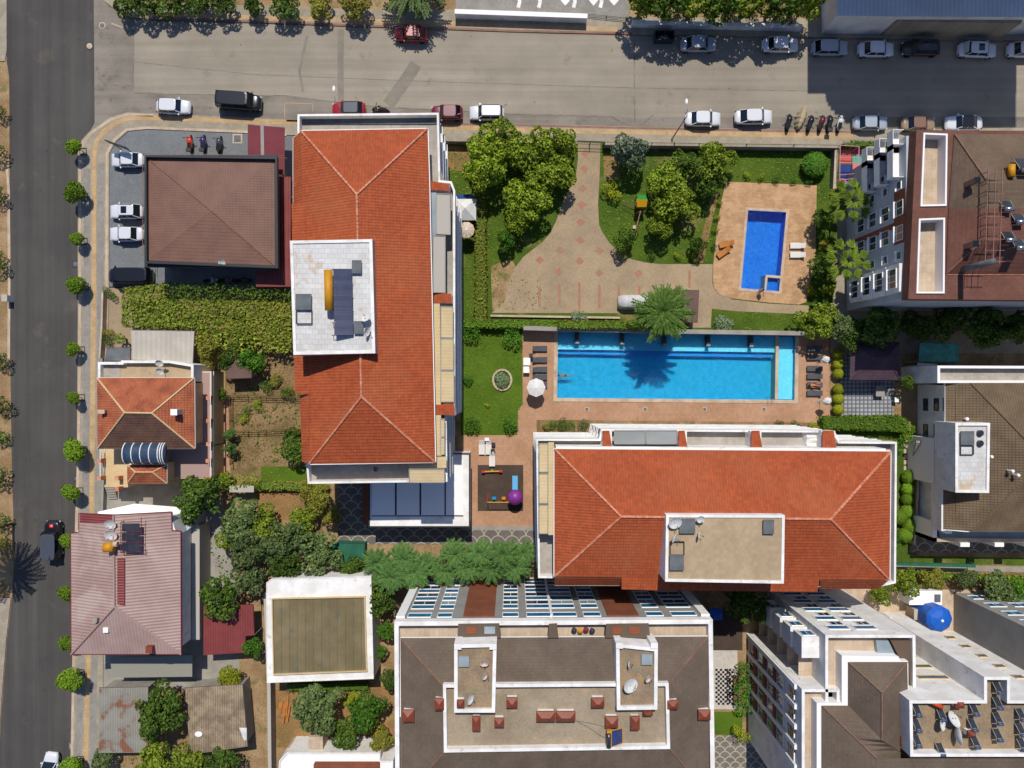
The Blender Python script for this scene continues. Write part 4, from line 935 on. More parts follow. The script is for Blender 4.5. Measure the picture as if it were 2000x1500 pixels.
shed('barn', 'patched beige corrugated barn roof with loose sheets, right of the dark round tree', 'barn', [(362, 1343), (474, 1336), (484, 1457), (372, 1473)], 3, m_olds, m_concrete)
shed('tool_shed', 'dark green sheet-metal shed, lower left of the fan-patterned paving', 'shed', [(648, 1060), (713, 1062), (711, 1099), (648, 1098)], 2.6, m_green, m_green)
shed('garden_store', 'small taupe flat-roofed store in the vegetable garden under the vine', 'store', [(442, 700), (492, 700), (492, 738), (443, 740)], 2.6, m_taupe, m_concrete)
shed('pump_house', 'dark plum flat roof of the hut behind the pool wall, half under the feathery tree', 'hut', [(1302, 566), (1365, 567), (1362, 630), (1302, 628)], 2.6, m_taupe, m_cream2)
shed('glass_canopy', 'teal glass canopy in the shade between the brown-roofed block and the tiled villa block', 'canopy', [(1796, 668), (1872, 672), (1872, 708), (1793, 706)], 3, mat('teal_glass', '3f7f7a', '2f6560', ns=1, grain=.1, rough=.3))
shed('lean_to', 'grey lean-to roof at the upper left corner of the tiled villa block', 'lean-to', [(1792, 709), (1830, 711), (1830, 752), (1790, 750)], 3.2, m_whsh, m_white)
shed('green_canopy', 'long green sheeting canopy edging the side path, right of the wide orange block', 'canopy', [(1752, 1098), (1905, 1102), (1905, 1108), (1752, 1104)], 1.6, m_green)
# gazebo
gz = bld('gazebo', 'dark pyramid-roofed gazebo at the top of the diamond tiled terrace', 'gazebo', rect(1662, 668, 1757, 742), 3)
q = [(1662, 668, 3), (1757, 668, 3), (1757, 742, 3), (1660, 742, 3)]; r0, r1 = (1702, 698, 4.3), (1733, 698, 4.3)
m_gz = mat('plum_gazebo_roof', '5a4652', '4d3c47', ns=.5, grain=.08, uv=True, stripe=(0, .3, .08, .01))
roof(gz, [[q[0], q[1], r1, r0], [q[1], q[2], r1], [q[2], q[3], r0, r1], [q[3], q[0], r0]], m_gz, [(q[0], r0), (q[3], r0), (q[1], r1), (q[2], r1), (r0, r1)], m_gz, step=.4, lift=.03, r=.06)
for v in q: b = P(v[0] + (6 if v[0] < 1700 else -6), v[1] + (6 if v[1] < 700 else -6), 3); MB().tube([(b.x, b.y, 0), (b.x, b.y, 2.95)], .08).build('post', m_bark, gz)
# distant and top edge buildings
T1 = bld('warehouse', 'long grey-blue ribbed roof in the shade along the top right edge', 'warehouse', rect(1634, -80, 2400, 35), 5)
roof(T1, [[(1634, -90, 5.2), (2400, -90, 5.2), (2400, 36, 5), (1634, 31, 5)]], m_blsh, lift=0)
wall(T1, [(1640, -85), (2390, -85), (2390, 28), (1640, 26)], 0, 4.9, m_white, 5)
wall(T1, [(1752, 33), (2000, 36), (1995, 45), (1752, 41)], 0, 3.6, m_pave, 3.7, 'front_ledge')
T2 = bld('apartment_tower', 'tall apartment tower beyond the top edge', 'tower', rect(1575, -200, 1975, -60), 0)
MB().pp(rect(1577, -260, 1985, -62), 0, 24.8, 0).build('wall', m_white, T2)
for k in range(8):
    t0 = R(90 * k / 8); x0 = 1612 + 60 * (1 - math.cos(t0)); MB().pp(rect(x0, -200, 1984, -63), 24.8 + 6.8 * k / 8, 24.8 + 6.8 * (k + 1) / 8, 0).build('stepped_storey', m_white, T2)
for z in range(1, 8):
    for k in range(7): q = P(1610 + k * 55, -62, 0); window(T2, (q.x, q.y - .02, z * 3), nx, -ny, 1.8, 1.5, m_glass, m_white2, 1)
# south-west white terrace house at the bottom edge
U = bld('house', 'white flat terraces of a house at the bottom edge, left of the blue-windowed block', 'house', rect(540, 1465, 770, 1600), 4)
flat(U, [(560, 1470), (743, 1470), (743, 1486), (768, 1486), (768, 1640), (535, 1640), (545, 1486)], 0, 4, m_white, m_white2, .2, .15)
wall(U, rect(602, 1440, 630, 1473), 0, 3.4, m_cream, 3.5, 'stair_tower'); wall(U, rect(612, 1494, 740, 1640), 3.7, 4.5, m_brown, 4.6, 'upper_floor')
wall(U, rect(560, 1462, 742, 1471), 0, 2.8, m_cream, 2.9, 'front_terrace')
# ---------------- foliage
def leafq(mb, c, n, s, el=1.5):
    n = n.normalized(); u = n.cross(Vector((rnd.uniform(-1, 1), rnd.uniform(-1, 1), rnd.uniform(-1, 1))))
    if u.length < 1e-3: u = Vector((1, 0, 0))
    u.normalize(); v = n.cross(u); u = u * s * el * .5; v = v * s * .5
    mb.face([c - u, c - v, c + u, c + v])
def rdir():
    z = rnd.uniform(-1, 1); t = rnd.uniform(0, 2 * math.pi); q = math.sqrt(1 - z * z); return Vector((q * math.cos(t), q * math.sin(t), z))
def crown_mesh(Rr, hh, lobes, leaf, dens, lr=(.3, .5), low=-.5, tilt=.8, fm=.92):
    """leaves scattered over the shells of many overlapping lobes; centre of the crown is the origin"""
    mb = MB(); L_ = []
    for k in range(lobes):
        d = rdir(); d.z = abs(d.z) * 1.1 - .25 if rnd.random() < .8 else d.z; f = rnd.uniform(.3 * fm, fm)
        L_.append((Vector((d.x * Rr * f, d.y * Rr * f, d.z * hh * f)), Rr * rnd.uniform(*lr)))
    for c, r in L_:
        n = int(4 * math.pi * r * r * dens * .62)
        for _ in range(n):
            d = rdir()
            if d.z < low: continue
            p = c + d * r * rnd.uniform(.72, 1.08); p.z = c.z + (p.z - c.z) * min(1, hh / Rr * 1.2)
            if any((p - c2).length < r2 * .68 for c2, r2 in L_): continue
            leafq(mb, p, d + rdir() * tilt, leaf * rnd.uniform(.6, 1.3))
    return mb
def frond_mesh(Rr, hh, nb, ll, seg=12, droop=.5, lw=.09, up=1.1, lo_=.5):
    mb = MB(); g = 2.39996
    for k in range(nb):
        az = k * g + rnd.uniform(-.2, .2); el = up * (1 - (k / nb)) ** .8 + rnd.uniform(-.15, .1); Lb = Rr * rnd.uniform(lo_, 1.1)
        h = Vector((math.cos(az), math.sin(az), 0)); prev = None
        for i in range(seg + 1):
            t = i / seg; p = h * (Lb * t * math.cos(el * (1 - .5 * t))) + Vector((0, 0, hh * (.25 + math.sin(el) * t - droop * t * t)))
            if prev is not None:
                d = (p - prev).normalized(); side = d.cross(Vector((0, 0, 1))).normalized(); mb.bar(prev, p, .035, .03)
                l = ll * (1 - .55 * abs(t - .4)) * rnd.uniform(.8, 1.1)
                for s in (-1, 1):
                    tip = p + side * s * l + d * l * .7 - Vector((0, 0, l * rnd.uniform(.1, .5))); w_ = d * lw
                    m_ = (p + tip) / 2 + Vector((0, 0, .03)); mb.face([p, m_ - w_, tip, m_ + w_])
            prev = p
    return mb
def fan_mesh(Rr, nf):
    mb = MB(); g = 2.39996
    for k in range(nf):
        az = k * g + rnd.uniform(-.2, .2); el = 1.35 * (1 - k / nf) ** .7 - .25; h = Vector((math.cos(az), math.sin(az), 0)); c = h * (Rr * (rnd.uniform(.38, .66) if k > 4 else .12)) + Vector((0, 0, Rr * .42 * math.sin(el)))
        mb.tube([(0, 0, 0), c], .03, 4); fwd = (h * math.cos(el - .5) + Vector((0, 0, math.sin(el - .5)))); side = Vector((-h.y, h.x, 0)); nrm = fwd.cross(side)
        for j in range(-5, 6):
            a = j * .17; d = fwd * math.cos(a) + side * math.sin(a) + Vector((0, 0, rnd.uniform(-.15, .05))); l = Rr * .46 * (1 - abs(j) * .05) * rnd.uniform(.8, 1.12)
            w_ = d.cross(nrm).normalized() * .13; m_ = c + d * l * .45; tip = c + d * l - Vector((0, 0, l * .18)); mb.face([c, m_ - w_, tip, m_ + w_])
    return mb
CR = {}
def clipped():
    mb = MB()
    for _ in range(900):
        d = rdir(); d.z = abs(d.z) if rnd.random() < .7 else d.z; leafq(mb, d * rnd.uniform(.92, 1.03), d + rdir() * .5, rnd.uniform(.08, .16))
    c = MB(); c.ball((0, 0, 0), .93, 12); mb.v += [v for v in c.v]; n = len(mb.v) - len(c.v)
    for f in c.f: mb.mi[len(mb.f)] = 0; mb.f.append([n + i for i in f])
    return mb
def crown(kind, key, fn):
    if (kind, key) not in CR: CR[(kind, key)] = fn().mesh('crown', m_leafs[kind])
    return CR[(kind, key)]
TR = {}
def trunk_mesh(h, r, spread, key):
    if key not in TR:
        mb = MB(); mb.tube([(0, 0, 0), (.03, .02, h * .5), (0, .05, h * .82)], [r, r * .8, r * .65], 7)
        for k in range(5): a = k * 1.3; mb.tube([(0, .04, h * .72), (math.cos(a) * spread * .5, math.sin(a) * spread * .5, h * .95), (math.cos(a) * spread, math.sin(a) * spread, h * 1.1)], [r * .55, r * .35, r * .15], 5)
        TR[key] = mb.mesh('trunk', m_bark)
    return TR[key]
def child(name, me, parent, loc=(0, 0, 0), sc_=(1, 1, 1), rz=0):
    o = bpy.data.objects.new(name, me); o.parent = parent; o.location = loc; o.scale = sc_; o.rotation_euler = (0, 0, rz); col.objects.link(o); return o
def tree(px, py, rp, zt, kind, label, shape='lump', group=None, name='tree', cat='tree'):
    """px, py, rp: centre and radius of the crown in the photograph; zt: height of its top in metres"""
    zc = zt * .62; s = (1 - zc / HC) / K; r = rp * s; c = P(px, py, zc); v = rnd.randint(0, 2)
    hc = min(zt * .42, r * .85)
    base = {'ball': 1.25, 'lump': 2.2 if r < 2.7 else 3.4, 'frond': 3.4, 'date': 3.4, 'palm': 2.4}[shape]
    fns = {'ball': lambda: crown_mesh(1.25, 1.05, 16, .15, 150, (.46, .62), -.7, .9, .52),
           'lump': (lambda: crown_mesh(2.2, 1.7, 24, .24, 50, (.2, .42), -.4, 1.0)) if base < 3 else (lambda: crown_mesh(3.4, 2.4, 46, .27, 40, (.15, .33), -.35, .9)),
           'frond': lambda: frond_mesh(3.4, 2.0, 95 if kind != 'conifer' else 110, .42, 13, .5, .17), 'date': lambda: frond_mesh(3.4, 1.6, 26, .55, 16, .8, .12, 1.0, .8), 'palm': lambda: fan_mesh(2.4, 21)}
    t = thing(name, label, cat, (c.x, c.y, 0), group)
    me = crown(kind, (shape, base, v), fns[shape]); k = r / base
    hk = {'ball': 1.05, 'lump': 1.7 if base < 3 else 2.4, 'frond': 2.0, 'date': 1.6, 'palm': 1.6}[shape]
    child('crown', me, t, (0, 0, zc if shape in ('ball', 'lump') else zt - hk * k * .8), (k, k, k if shape == 'palm' else hc / hk if shape not in ('frond', 'date') else k), rnd.uniform(0, 6))
    tm = trunk_mesh(3, .16 if shape != 'ball' else .07, .9 if shape not in ('palm', 'date') else .1, shape); hh = zc if shape in ('ball', 'lump') else zt - hk * k * .5
    child('trunk', tm, t, (0, 0, 0), (k if shape != 'palm' else 1, k if shape != 'palm' else 1, hh / 3))
    if name == 'street_tree':
        if 'guard' not in TR:
            g = MB()
            for s in (-1, 1): g.box((s * .4, 0, .17), (.06, .86, .1)); g.box((0, s * .4, .172), (.74, .06, .1))
            TR['guard'] = g.mesh('planting_frame', m_bark)
        child('planting_frame', TR['guard'], t)
    return t
def shrub(px, py, rp, h, kind, label, group=None, name='shrub', cat='shrub'):
    s = 1 / K; r = rp * s; c = P(px, py, h * .5)
    if name == 'topiary_ball' or r > 1.55 and 'clipped' in label: me = crown(kind, ('ball', 1, 1), clipped)
    else: me = crown(kind, ('shrub', 0, 0), lambda: crown_mesh(1.0, .85, 9, .13, 75, (.36, .58), -.2, .9))
    o = bpy.data.objects.new(name, me); o.location = (c.x, c.y, h * .5); o.scale = (r, r, h * .55); o.rotation_euler = (0, 0, rnd.uniform(0, 6)); col.objects.link(o)
    tag(o, label, cat, group); return o
def boxhedge(px, h, kind, label, dens=42, leaf=.17, name='hedge', cat='hedge', zr=None, core=True, z0=.05, rough=.12):
    """clipped hedge over a pixel outline"""
    pts = [P(x, y, h if zr is None else zr) for x, y in px]; mb = MB()
    c = sum(pts, Vector()) / len(pts); t = thing(name, label, cat, (c.x, c.y, 0))
    tri = tessellate_polygon([[Vector((p.x, p.y, 0)) for p in pts]])
    for a, b, c_ in tri:
        A_, B_, C_ = pts[a], pts[b], pts[c_]; ar = (B_ - A_).cross(C_ - A_).length / 2
        for _ in range(int(ar * dens)):
            u, v = rnd.random(), rnd.random()
            if u + v > 1: u, v = 1 - u, 1 - v
            p = A_ + (B_ - A_) * u + (C_ - A_) * v; p.z = h + rnd.gauss(-.04, rough); leafq(mb, p, Vector((0, 0, 1)) + rdir() * .9, leaf * rnd.uniform(.6, 1.3))
    n = len(pts)
    for k in range(n):
        A_, B_ = pts[k], pts[(k + 1) % n]; l = (B_ - A_).length; nn = Vector((B_.y - A_.y, A_.x - B_.x, 0)).normalized()
        if h - z0 > .3:
            for _ in range(int(l * (h - z0) * dens * .8)):
                p = A_.lerp(B_, rnd.random()); p.z = rnd.uniform(z0, h); p += nn * rnd.gauss(0, .08); leafq(mb, p, nn + rdir() * .9, leaf * rnd.uniform(.6, 1.3))
    mb.build('foliage', m_leafs[kind], t)
    if core:
        mb = MB(); mb.prism(inset(pts, .12), 0, h - .15); mb.build('stems', m_leafs['dark'], t)
    return t
GS = 'round street trees along the avenue pavement'
for k, (x, y, r, h, lb) in enumerate(((146, 287, 16, 3.0, 'small round street tree nearest the street corner'), (147, 376, 21, 3.3, 'wide round street tree beside the first white parked car below the corner sign'),
        (149, 466, 14, 2.8, 'small round street tree opposite the pair of white parked cars'), (150, 556, 19, 3.0, 'round street tree level with the black van in the parking lot'),
        (143, 682, 14, 2.9, 'small round street tree level with the white carport'), (144, 777, 13, 2.8, 'smallest round street tree, beside the upper left corner of the avenue house'),
        (144, 881, 23, 3.6, 'broad round street tree opposite the cream terrace of the avenue house'), (138, 963, 18, 3.2, 'round street tree just above the mauve sheet roof'),
        (134, 1058, 17, 3.0, 'street tree half under the top left corner of the mauve roof, beside the black car'), (132, 1160, 18, 3.2, 'street tree half hidden behind the middle of the mauve roof edge'),
        (131, 1254, 17, 3.2, 'street tree half hidden behind the bottom left corner of the mauve roof'), (138, 1327, 24, 3.6, 'large round street tree opposite the rusty grey garage'),
        (138, 1500, 22, 3.4, 'street tree cut by the bottom edge beside the white moving car'))):
    tree(x, y, r, h, 'street', lb, 'ball', GS, 'street_tree', 'street tree')
GC = 'citrus and fruit trees of the upper garden'
for x, y, r, h, kd, lb in (
        (950, 285, 33, 5.5, 'citrus', 'dark green fruit tree nearest the street wall, left end of the upper garden'), (985, 265, 28, 5, 'citrus', 'fruit tree touching the street wall left of the garden gate'),
        (950, 330, 42, 6, 'citrus', 'big dense fruit tree above the narrow hedge, left side of the garden'), (1022, 300, 34, 5, 'citrus', 'fruit tree in the middle of the upper garden group'),
        (1060, 290, 34, 5, 'citrus', 'bright fruit tree beside the gate drive, in front of the street wall'), (1098, 285, 33, 5, 'citrus', 'fruit tree overhanging the left side of the garden gate'),
        (1090, 335, 32, 4.5, 'citrus', 'fruit tree leaning over the upper drive'), (1050, 345, 36, 4.6, 'citrus', 'loose fruit tree below the group beside the drive'),
        (1030, 385, 42, 4.8, 'citrus', 'large yellow-green fruit tree above the courtyard paving'), (1012, 430, 24, 4, 'citrus', 'small fruit tree at the lower end of the left garden group'),
        (985, 470, 18, 3.2, 'green', 'lowest small tree of the left garden, above the bare patch'),
        (1232, 300, 34, 5.5, 'silver', 'silvery grey-green olive tree against the street wall'),
        (1398, 315, 33, 5.2, 'citrus', 'fruit tree rising above the planks deck corner near the street wall'), (1335, 325, 27, 4.2, 'dark', 'darker small tree between the olive and the deck'),
        (1300, 355, 32, 4.5, 'citrus', 'fruit tree right of the green and yellow playhouse'), (1322, 400, 36, 5, 'citrus', 'bright yellow-green fruit tree over the garden swing'),
        (1290, 440, 22, 4, 'citrus', 'small fruit tree below the swing beam'), (1380, 360, 24, 4, 'dark', 'small dark tree left of the plank deck'),
        (1222, 470, 20, 3, 'dark', 'small dark tree at the bend of the courtyard lawn'), (1365, 480, 16, 2.6, 'dark', 'small dark tree at the end of the bare garden strip')):
    tree(x, y, r * 1.12, h, kd, lb, 'lump', GC, 'fruit_tree')
for x, y, r, h, kd, lb in (
        (1605, 430, 22, 3.5, 'dark', 'dark bushy tree between the plank deck and the upper palm'), (1600, 520, 28, 4.5, 'dark', 'dark tree right of the white loungers by the small pool'),
        (1594, 625, 36, 5, 'citrus', 'green tree at the top right corner of the large pool wall'), (1640, 640, 30, 4.6, 'olive', 'pale green tree right of the tree on the pool wall corner'),
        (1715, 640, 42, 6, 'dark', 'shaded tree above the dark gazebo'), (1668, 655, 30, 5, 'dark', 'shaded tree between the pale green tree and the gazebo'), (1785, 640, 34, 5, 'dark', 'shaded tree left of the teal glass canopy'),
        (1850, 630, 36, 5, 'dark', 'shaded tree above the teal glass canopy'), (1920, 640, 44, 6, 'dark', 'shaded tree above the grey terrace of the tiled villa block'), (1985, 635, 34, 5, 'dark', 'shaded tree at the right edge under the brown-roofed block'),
        (1770, 745, 16, 4, 'dark', 'slim dark tree between the tiled terrace and the villa block'),
        (390, 975, 48, 6.5, 'dark', 'broad round dark tree below the pink terrace of the avenue house'), (433, 1165, 40, 6, 'dark', 'round dark tree above the dark red shed'),
        (470, 1010, 42, 5.5, 'olive', 'upper left tree of the orchard below the dry plot'), (520, 1030, 38, 5, 'citrus', 'bright tree in the top of the orchard below the dry plot'), (498, 1070, 46, 6, 'olive', 'large greyish tree in the middle left of the orchard'),
        (560, 1055, 44, 5.5, 'olive', 'large tree in the middle of the orchard, left of the green shed'), (620, 1075, 42, 5.5, 'olive', 'tree touching the left side of the green shed'), (590, 1015, 30, 4.5, 'citrus', 'yellow-green tree above the green shed'),
        (560, 1100, 34, 5, 'dark', 'dark tree at the lower edge of the orchard'), (490, 1125, 34, 5, 'olive', 'greyish tree between the orchard and the round tree by the red shed'), (455, 1050, 28, 4.5, 'citrus', 'small bright tree at the left edge of the orchard'),
        (628, 975, 28, 4, 'yellow', 'yellow-green tree right of the dry plot'), (650, 1010, 20, 3.5, 'yellow', 'small yellowish tree at the left end of the fan paving'), (600, 960, 22, 3.5, 'yellow', 'small yellow-green tree at the corner of the dry plot'),
        (735, 1165, 36, 5.5, 'dark', 'round tree overlapping the upper right corner of the white hall'), (690, 1110, 26, 4, 'dark', 'dark tree right below the green shed'),
        (755, 1230, 18, 3.5, 'green', 'small tree between the white hall and the blue-windowed block, upper'), (740, 1275, 15, 3, 'green', 'small round tree right of the white hall, middle'), (762, 1325, 20, 4, 'dark', 'small tree against the left wall of the blue-windowed block'),
        (622, 1380, 50, 7, 'olive', 'large olive green tree below the white hall'), (722, 1390, 38, 5.5, 'green', 'round fresh green tree right of the large olive green tree'), (680, 1430, 32, 5, 'dark', 'dark tree below between the two round trees'),
        (745, 1445, 28, 4, 'yellow', 'yellow-green bush tree at the bottom of the walled garden'), (688, 1365, 15, 2.6, 'lime', 'small lime coloured tree between the two round trees'),
        (312, 1385, 52, 6.5, 'dark', 'dark spiky round tree between the rusty garage and the barn roof'), (300, 1490, 38, 5, 'citrus', 'green tree cut by the bottom edge left of centre of the back yard'),
        (370, 1490, 34, 5, 'citrus', 'tree at the bottom edge below the beige barn roof, left'), (430, 1490, 32, 5, 'dark', 'tree at the bottom edge below the beige barn roof, right'),
        (200, 1480, 22, 3.5, 'olive', 'grey-green bush tree below the rusty garage'), (493, 1265, 20, 3.5, 'green', 'small tree at the lower right corner of the dark red shed'), (452, 1320, 24, 3, 'lime', 'lime yellow climber between the red shed and the barn'),
        (1450, 1170, 38, 7, 'dark', 'dark shaded tree under the lower edge of the orange block, by the play court'), (1490, 1190, 26, 6, 'dark', 'shaded tree left of the stepped white block'),
        (1765, 1135, 30, 4, 'citrus', 'bright spreading tree on the verge below the orange block corner'), (1720, 1160, 22, 3.4, 'citrus', 'small bright tree on the beige yard'), (1820, 1130, 24, 2.6, 'yellow', 'low yellow-green tree on the verge'),
        (1945, 1150, 36, 4, 'olive', 'grey-green tree on the verge above the right-edge grey block'), (1890, 1128, 22, 2.6, 'olive', 'low tree in the middle of the verge'), (1992, 1150, 24, 3.6, 'green', 'green tree at the right edge of the verge'),
        (243, 6, 26, 2.8, 'dark', 'first dark tree of the row at the top left edge'), (288, 10, 27, 3, 'dark', 'second dark tree from the left along the top edge'), (340, 10, 30, 3, 'dark', 'third dark tree from the left along the top edge'), (392, 8, 28, 2.8, 'dark', 'fourth dark tree from the left along the top edge'),
        (440, 8, 28, 2.8, 'dark', 'fifth tree from the left along the top edge'), (492, 8, 22, 2.8, 'dark', 'sixth tree from the left along the top edge'), (560, 8, 30, 3, 'dark', 'dark bush tree above the yellow strip on the top edge, before the feathery tree'), (625, 10, 26, 2.5, 'yellow', 'dry olive brown bush on the top edge'), (690, 8, 34, 3.2, 'yellow', 'large dry bush left of the feathery tree on the top edge'),
        (445, 700, 24, 3.4, 'dark', 'dark olive tree at the lower right corner of the white carport'), (410, 680, 34, 3.4, 'yellow', 'yellow-green tree right of the white carport'), (492, 705, 26, 3.4, 'green', 'bright climber tree right of the taupe garden store'), (470, 650, 30, 3, 'vine', 'vine tree at the right end of the pergola'),
        (575, 880, 28, 3, 'dark', 'dark leafy tree against the left wall of the upright orange block'), (570, 850, 18, 2.6, 'dark', 'small leafy tree in the net-covered garden bed'), (450, 850, 13, 2.4, 'conifer', 'slim blue-green tree by the brick garden path, upper'), (450, 875, 13, 2.4, 'conifer', 'slim blue-green tree by the brick garden path, lower'),
        (432, 770, 12, 2.2, 'dark', 'narrow bush tree at the top of the brick garden path'), (440, 935, 16, 2.6, 'citrus', 'small tree at the bottom of the brick garden path')):
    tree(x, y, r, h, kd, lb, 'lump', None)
for k in range(7):
    tree(1258 + k * 52, -4 + (k % 2) * 6, 44, 7.0, 'citrus' if k % 2 == 0 else 'dark', ['leafy roadside tree at the paved entrance corner', 'dark roadside tree above the grey rubble skip', 'leafy roadside tree above the silver parked car', 'roadside tree above the gap between silver and white cars', 'leafy roadside tree left of the second white car', 'roadside tree above the white car before the shade edge', 'roadside tree touching the grey-blue warehouse roof'][k], 'lump', 'tall roadside trees along the top wall', 'roadside_tree')
for k, (x, y) in enumerate(((1300, 36), (1345, 36), (1385, 38), (1425, 38), (1468, 40), (1690, 44), (1745, 46), (1640, 44), (1865, 50))):
    shrub(x, y, 11, 1.6, 'dark', 'clipped dark bush, number %s from the left against the low white roadside wall' % ['one', 'two', 'three', 'four', 'five', 'seven', 'eight', 'six', 'nine'][k], 'dark bushes at the roadside wall')
tree(1287, 612, 58, 8.4, 'pinnate', 'wide feathery tree overhanging the pool wall and the plum hut roof', 'frond'); tree(808, -26, 66, 5.0, 'olive', 'feathery drooping tree over the red car on the top edge', 'frond')
for k, (x, y, r, h) in enumerate(((738, 1094, 30, 5), (765, 1120, 34, 5.5), (790, 1085, 30, 5.5), (812, 1112, 34, 5.5), (836, 1096, 24, 4.5), (872, 1112, 28, 4.6), (890, 1078, 30, 5.5), (915, 1104, 30, 5.2), (938, 1074, 30, 5.8), (960, 1106, 30, 5.2), (982, 1076, 32, 6), (1006, 1102, 30, 5.4), (1022, 1074, 26, 5.5))):
    tree(x, y, r, h, 'conifer', '%s feathery green tree from the left in the row along the blue-windowed facade' % ('first', 'second', 'third', 'fourth', 'fifth', 'sixth', 'seventh', 'eighth', 'ninth', 'tenth', 'eleventh', 'twelfth', 'last')[k], 'frond', 'feathery trees below the fan paving')
tree(1652, 398, 46, 7, 'palm', 'upper fan palm beside the pale blue-grey block', 'palm', 'fan palms by the small pool', 'palm_tree', 'palm')
tree(1643, 512, 44, 7, 'palm', 'lower fan palm beside the pale blue-grey block', 'palm', 'fan palms by the small pool', 'palm_tree', 'palm')
tree(-55, 1045, 68, 11, 'palm', 'tall date palm beyond the left edge of the avenue', 'date', None, 'palm_tree', 'palm')
tree(237, 662, 13, 2, 'palm', 'small palm by the white carport', 'palm', None, 'palm_tree', 'palm')
